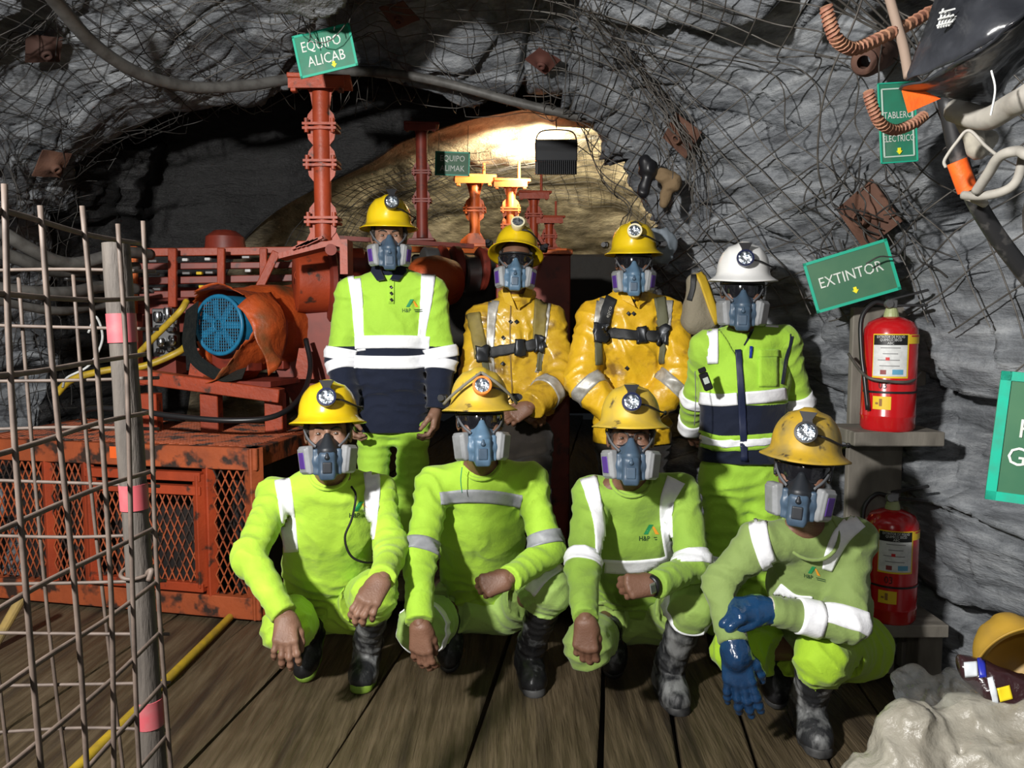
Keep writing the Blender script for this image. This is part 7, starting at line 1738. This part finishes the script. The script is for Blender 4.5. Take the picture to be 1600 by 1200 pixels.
    f = Sdf(.02); f.el(at(1030, 385, 3.95), (.09, .05, .09)); f.noise = (.014, 14); t = empty('clear_bag', tuple(at(1030, 385, 3.95)), 'greyish plastic bag behind the yellow-coated person', 'bag'); sdf_obj('bag_body', f, .008, mat('grey_film', (.18, .21, .24), .3), t)
upper_right()
# ------------------------------------------------------------------ rubbish in the lower right corner
def rubbish():
    FILM = mat('milky_film', (.36, .34, .285), .30, col2=(.22, .20, .16), scale=5, lo=.38, hi=.66, bump=.022, bscale=9, spec=.6, coat=.2, detail=9, ridged=1.6, rscale=4.5)
    b0 = onfloor(1520, 1190); f = Sdf(.05); Y0 = 1.95
    f.rc(at(1425, 1148, 1.98), at(1420, 1260, 1.9), .09, .14).rc(at(1520, 1150, 2.0), at(1540, 1260, 1.9), .11, .18).rc(at(1625, 1155, 1.94), at(1640, 1260, 1.85), .10, .18).rc(at(1350, 1225, 1.95), at(1400, 1270, 1.9), .06, .10)
    f.fold(at(1480, 1120, 1.9), (1, 0, .8), .25, .008, .11, 1).fold(at(1560, 1150, 1.85), (-.6, 0, 1), .25, .009, .13, 2).fold(at(1400, 1180, 1.85), (.8, .2, -.7), .2, .007, .10, 3); f.noise = (.0065, 15); f.plane((0, 0, .003), (0, 0, -1))
    t = empty('rubbish_bag', (at(1500, 1150, 1.95).x, 1.95, 0), 'milky crumpled plastic rubbish sack in the lower right corner', 'rubbish bag'); sdf_obj('sack_body', f, .0075, FILM, t)
    CLR = mat('clear_film', (.80, .84, .84), .05, trans=.9, alpha=.30, ior=1.25, bump=.02, bscale=16)
    f = Sdf(.02); rs = np.random.RandomState(3)
    for (x, y) in ((1412, 1062), (1430, 1055), (1448, 1068), (1470, 1072), (1490, 1060), (1505, 1072), (1425, 1080), (1455, 1090), (1485, 1092), (1510, 1092), (1525, 1075)): f.el(at(x, y, 2.05 + rs.uniform(-.02, .03)), (.030, .035, .026))
    f.rc(at(1420, 1085, 2.06), at(1510, 1100, 2.06), .035, .035); f.noise = (.004, 26)
    t = empty('clear_plastic', tuple(at(1460, 1085, 2.05)), 'clear bubbly plastic packaging on top of the milky sack', 'packaging'); sdf_obj('bubble_film', f, .005, CLR, t)
    # wrapper
    def card(nm, px, Y, m, parent): b = MB(off=parent.location); V = [at(x, y, Y - .05 * (i in (0, 3))) for i, (x, y) in enumerate(px)] + [at(x, y, Y - .05 * (i in (0, 3))) + Vector((0, .012, -.006)) for i, (x, y) in enumerate(px)]; b.add(V, [(0, 1, 2, 3), (7, 6, 5, 4), (0, 4, 5, 1), (1, 5, 6, 2), (2, 6, 7, 3), (3, 7, 4, 0)]); return b.build(nm, m, parent)
    t = empty('snack_wrapper', tuple(at(1560, 1070, 2.0)), 'crumpled snack wrapper in white, blue, dark and yellow', 'wrapper')
    f = Sdf(.02); f.rc(at(1515, 1042, 2.06), at(1600, 1085, 2.0), .035, .045).rc(at(1540, 1075, 2.02), at(1620, 1110, 1.98), .03, .04); f.noise = (.006, 20); sdf_obj('wrapper_body', f, .006, mat('dark_foil', (.03, .012, .014), .22, coat=.3, bump=.01, bscale=18), t)
    for (px, m) in (([(1500, 1038), (1518, 1034), (1536, 1056), (1514, 1055)], mat('foil_white', (.62, .66, .70), .3)), ([(1519, 1033), (1534, 1032), (1545, 1054), (1538, 1056)], mat('foil_blue', (.02, .03, .35), .3)), ([(1536, 1062), (1546, 1064), (1566, 1092), (1558, 1098)], mat('foil_white', (.62, .66, .70), .3)), ([(1556, 1076), (1575, 1074), (1584, 1088), (1564, 1096)], mat('foil_yellow', (.75, .58, .02), .3))):
        c = [(p[0], p[1]) for p in px]; strip('wrapper_print', f, [((c[0][0] + c[3][0]) / 2, (c[0][1] + c[3][1]) / 2), ((c[1][0] + c[2][0]) / 2, (c[1][1] + c[2][1]) / 2)], max(14, math.dist(c[0], c[3])), m, t, off=.004, depth=(1.6, 2.3), step=3)
    # discarded yellow helmet shell lying upside down
    YP = mat('dull_yellow_plastic', (.42, .25, .03), .5, col2=(.33, .20, .035), scale=10)
    hm = HELMET.copy(); hm.materials.clear(); hm.materials.append(YP); hm.polygons.foreach_set('use_smooth', [True] * len(hm.polygons))
    o = bpy.data.objects.new('discarded_helmet', hm); COL.objects.link(o); o.location = at(1592, 1030, 2.10); o.rotation_euler = (math.radians(-68), math.radians(-12), math.radians(-8)); tag(o, 'dull yellow helmet shell lying on the rubbish', 'helmet')
rubbish()
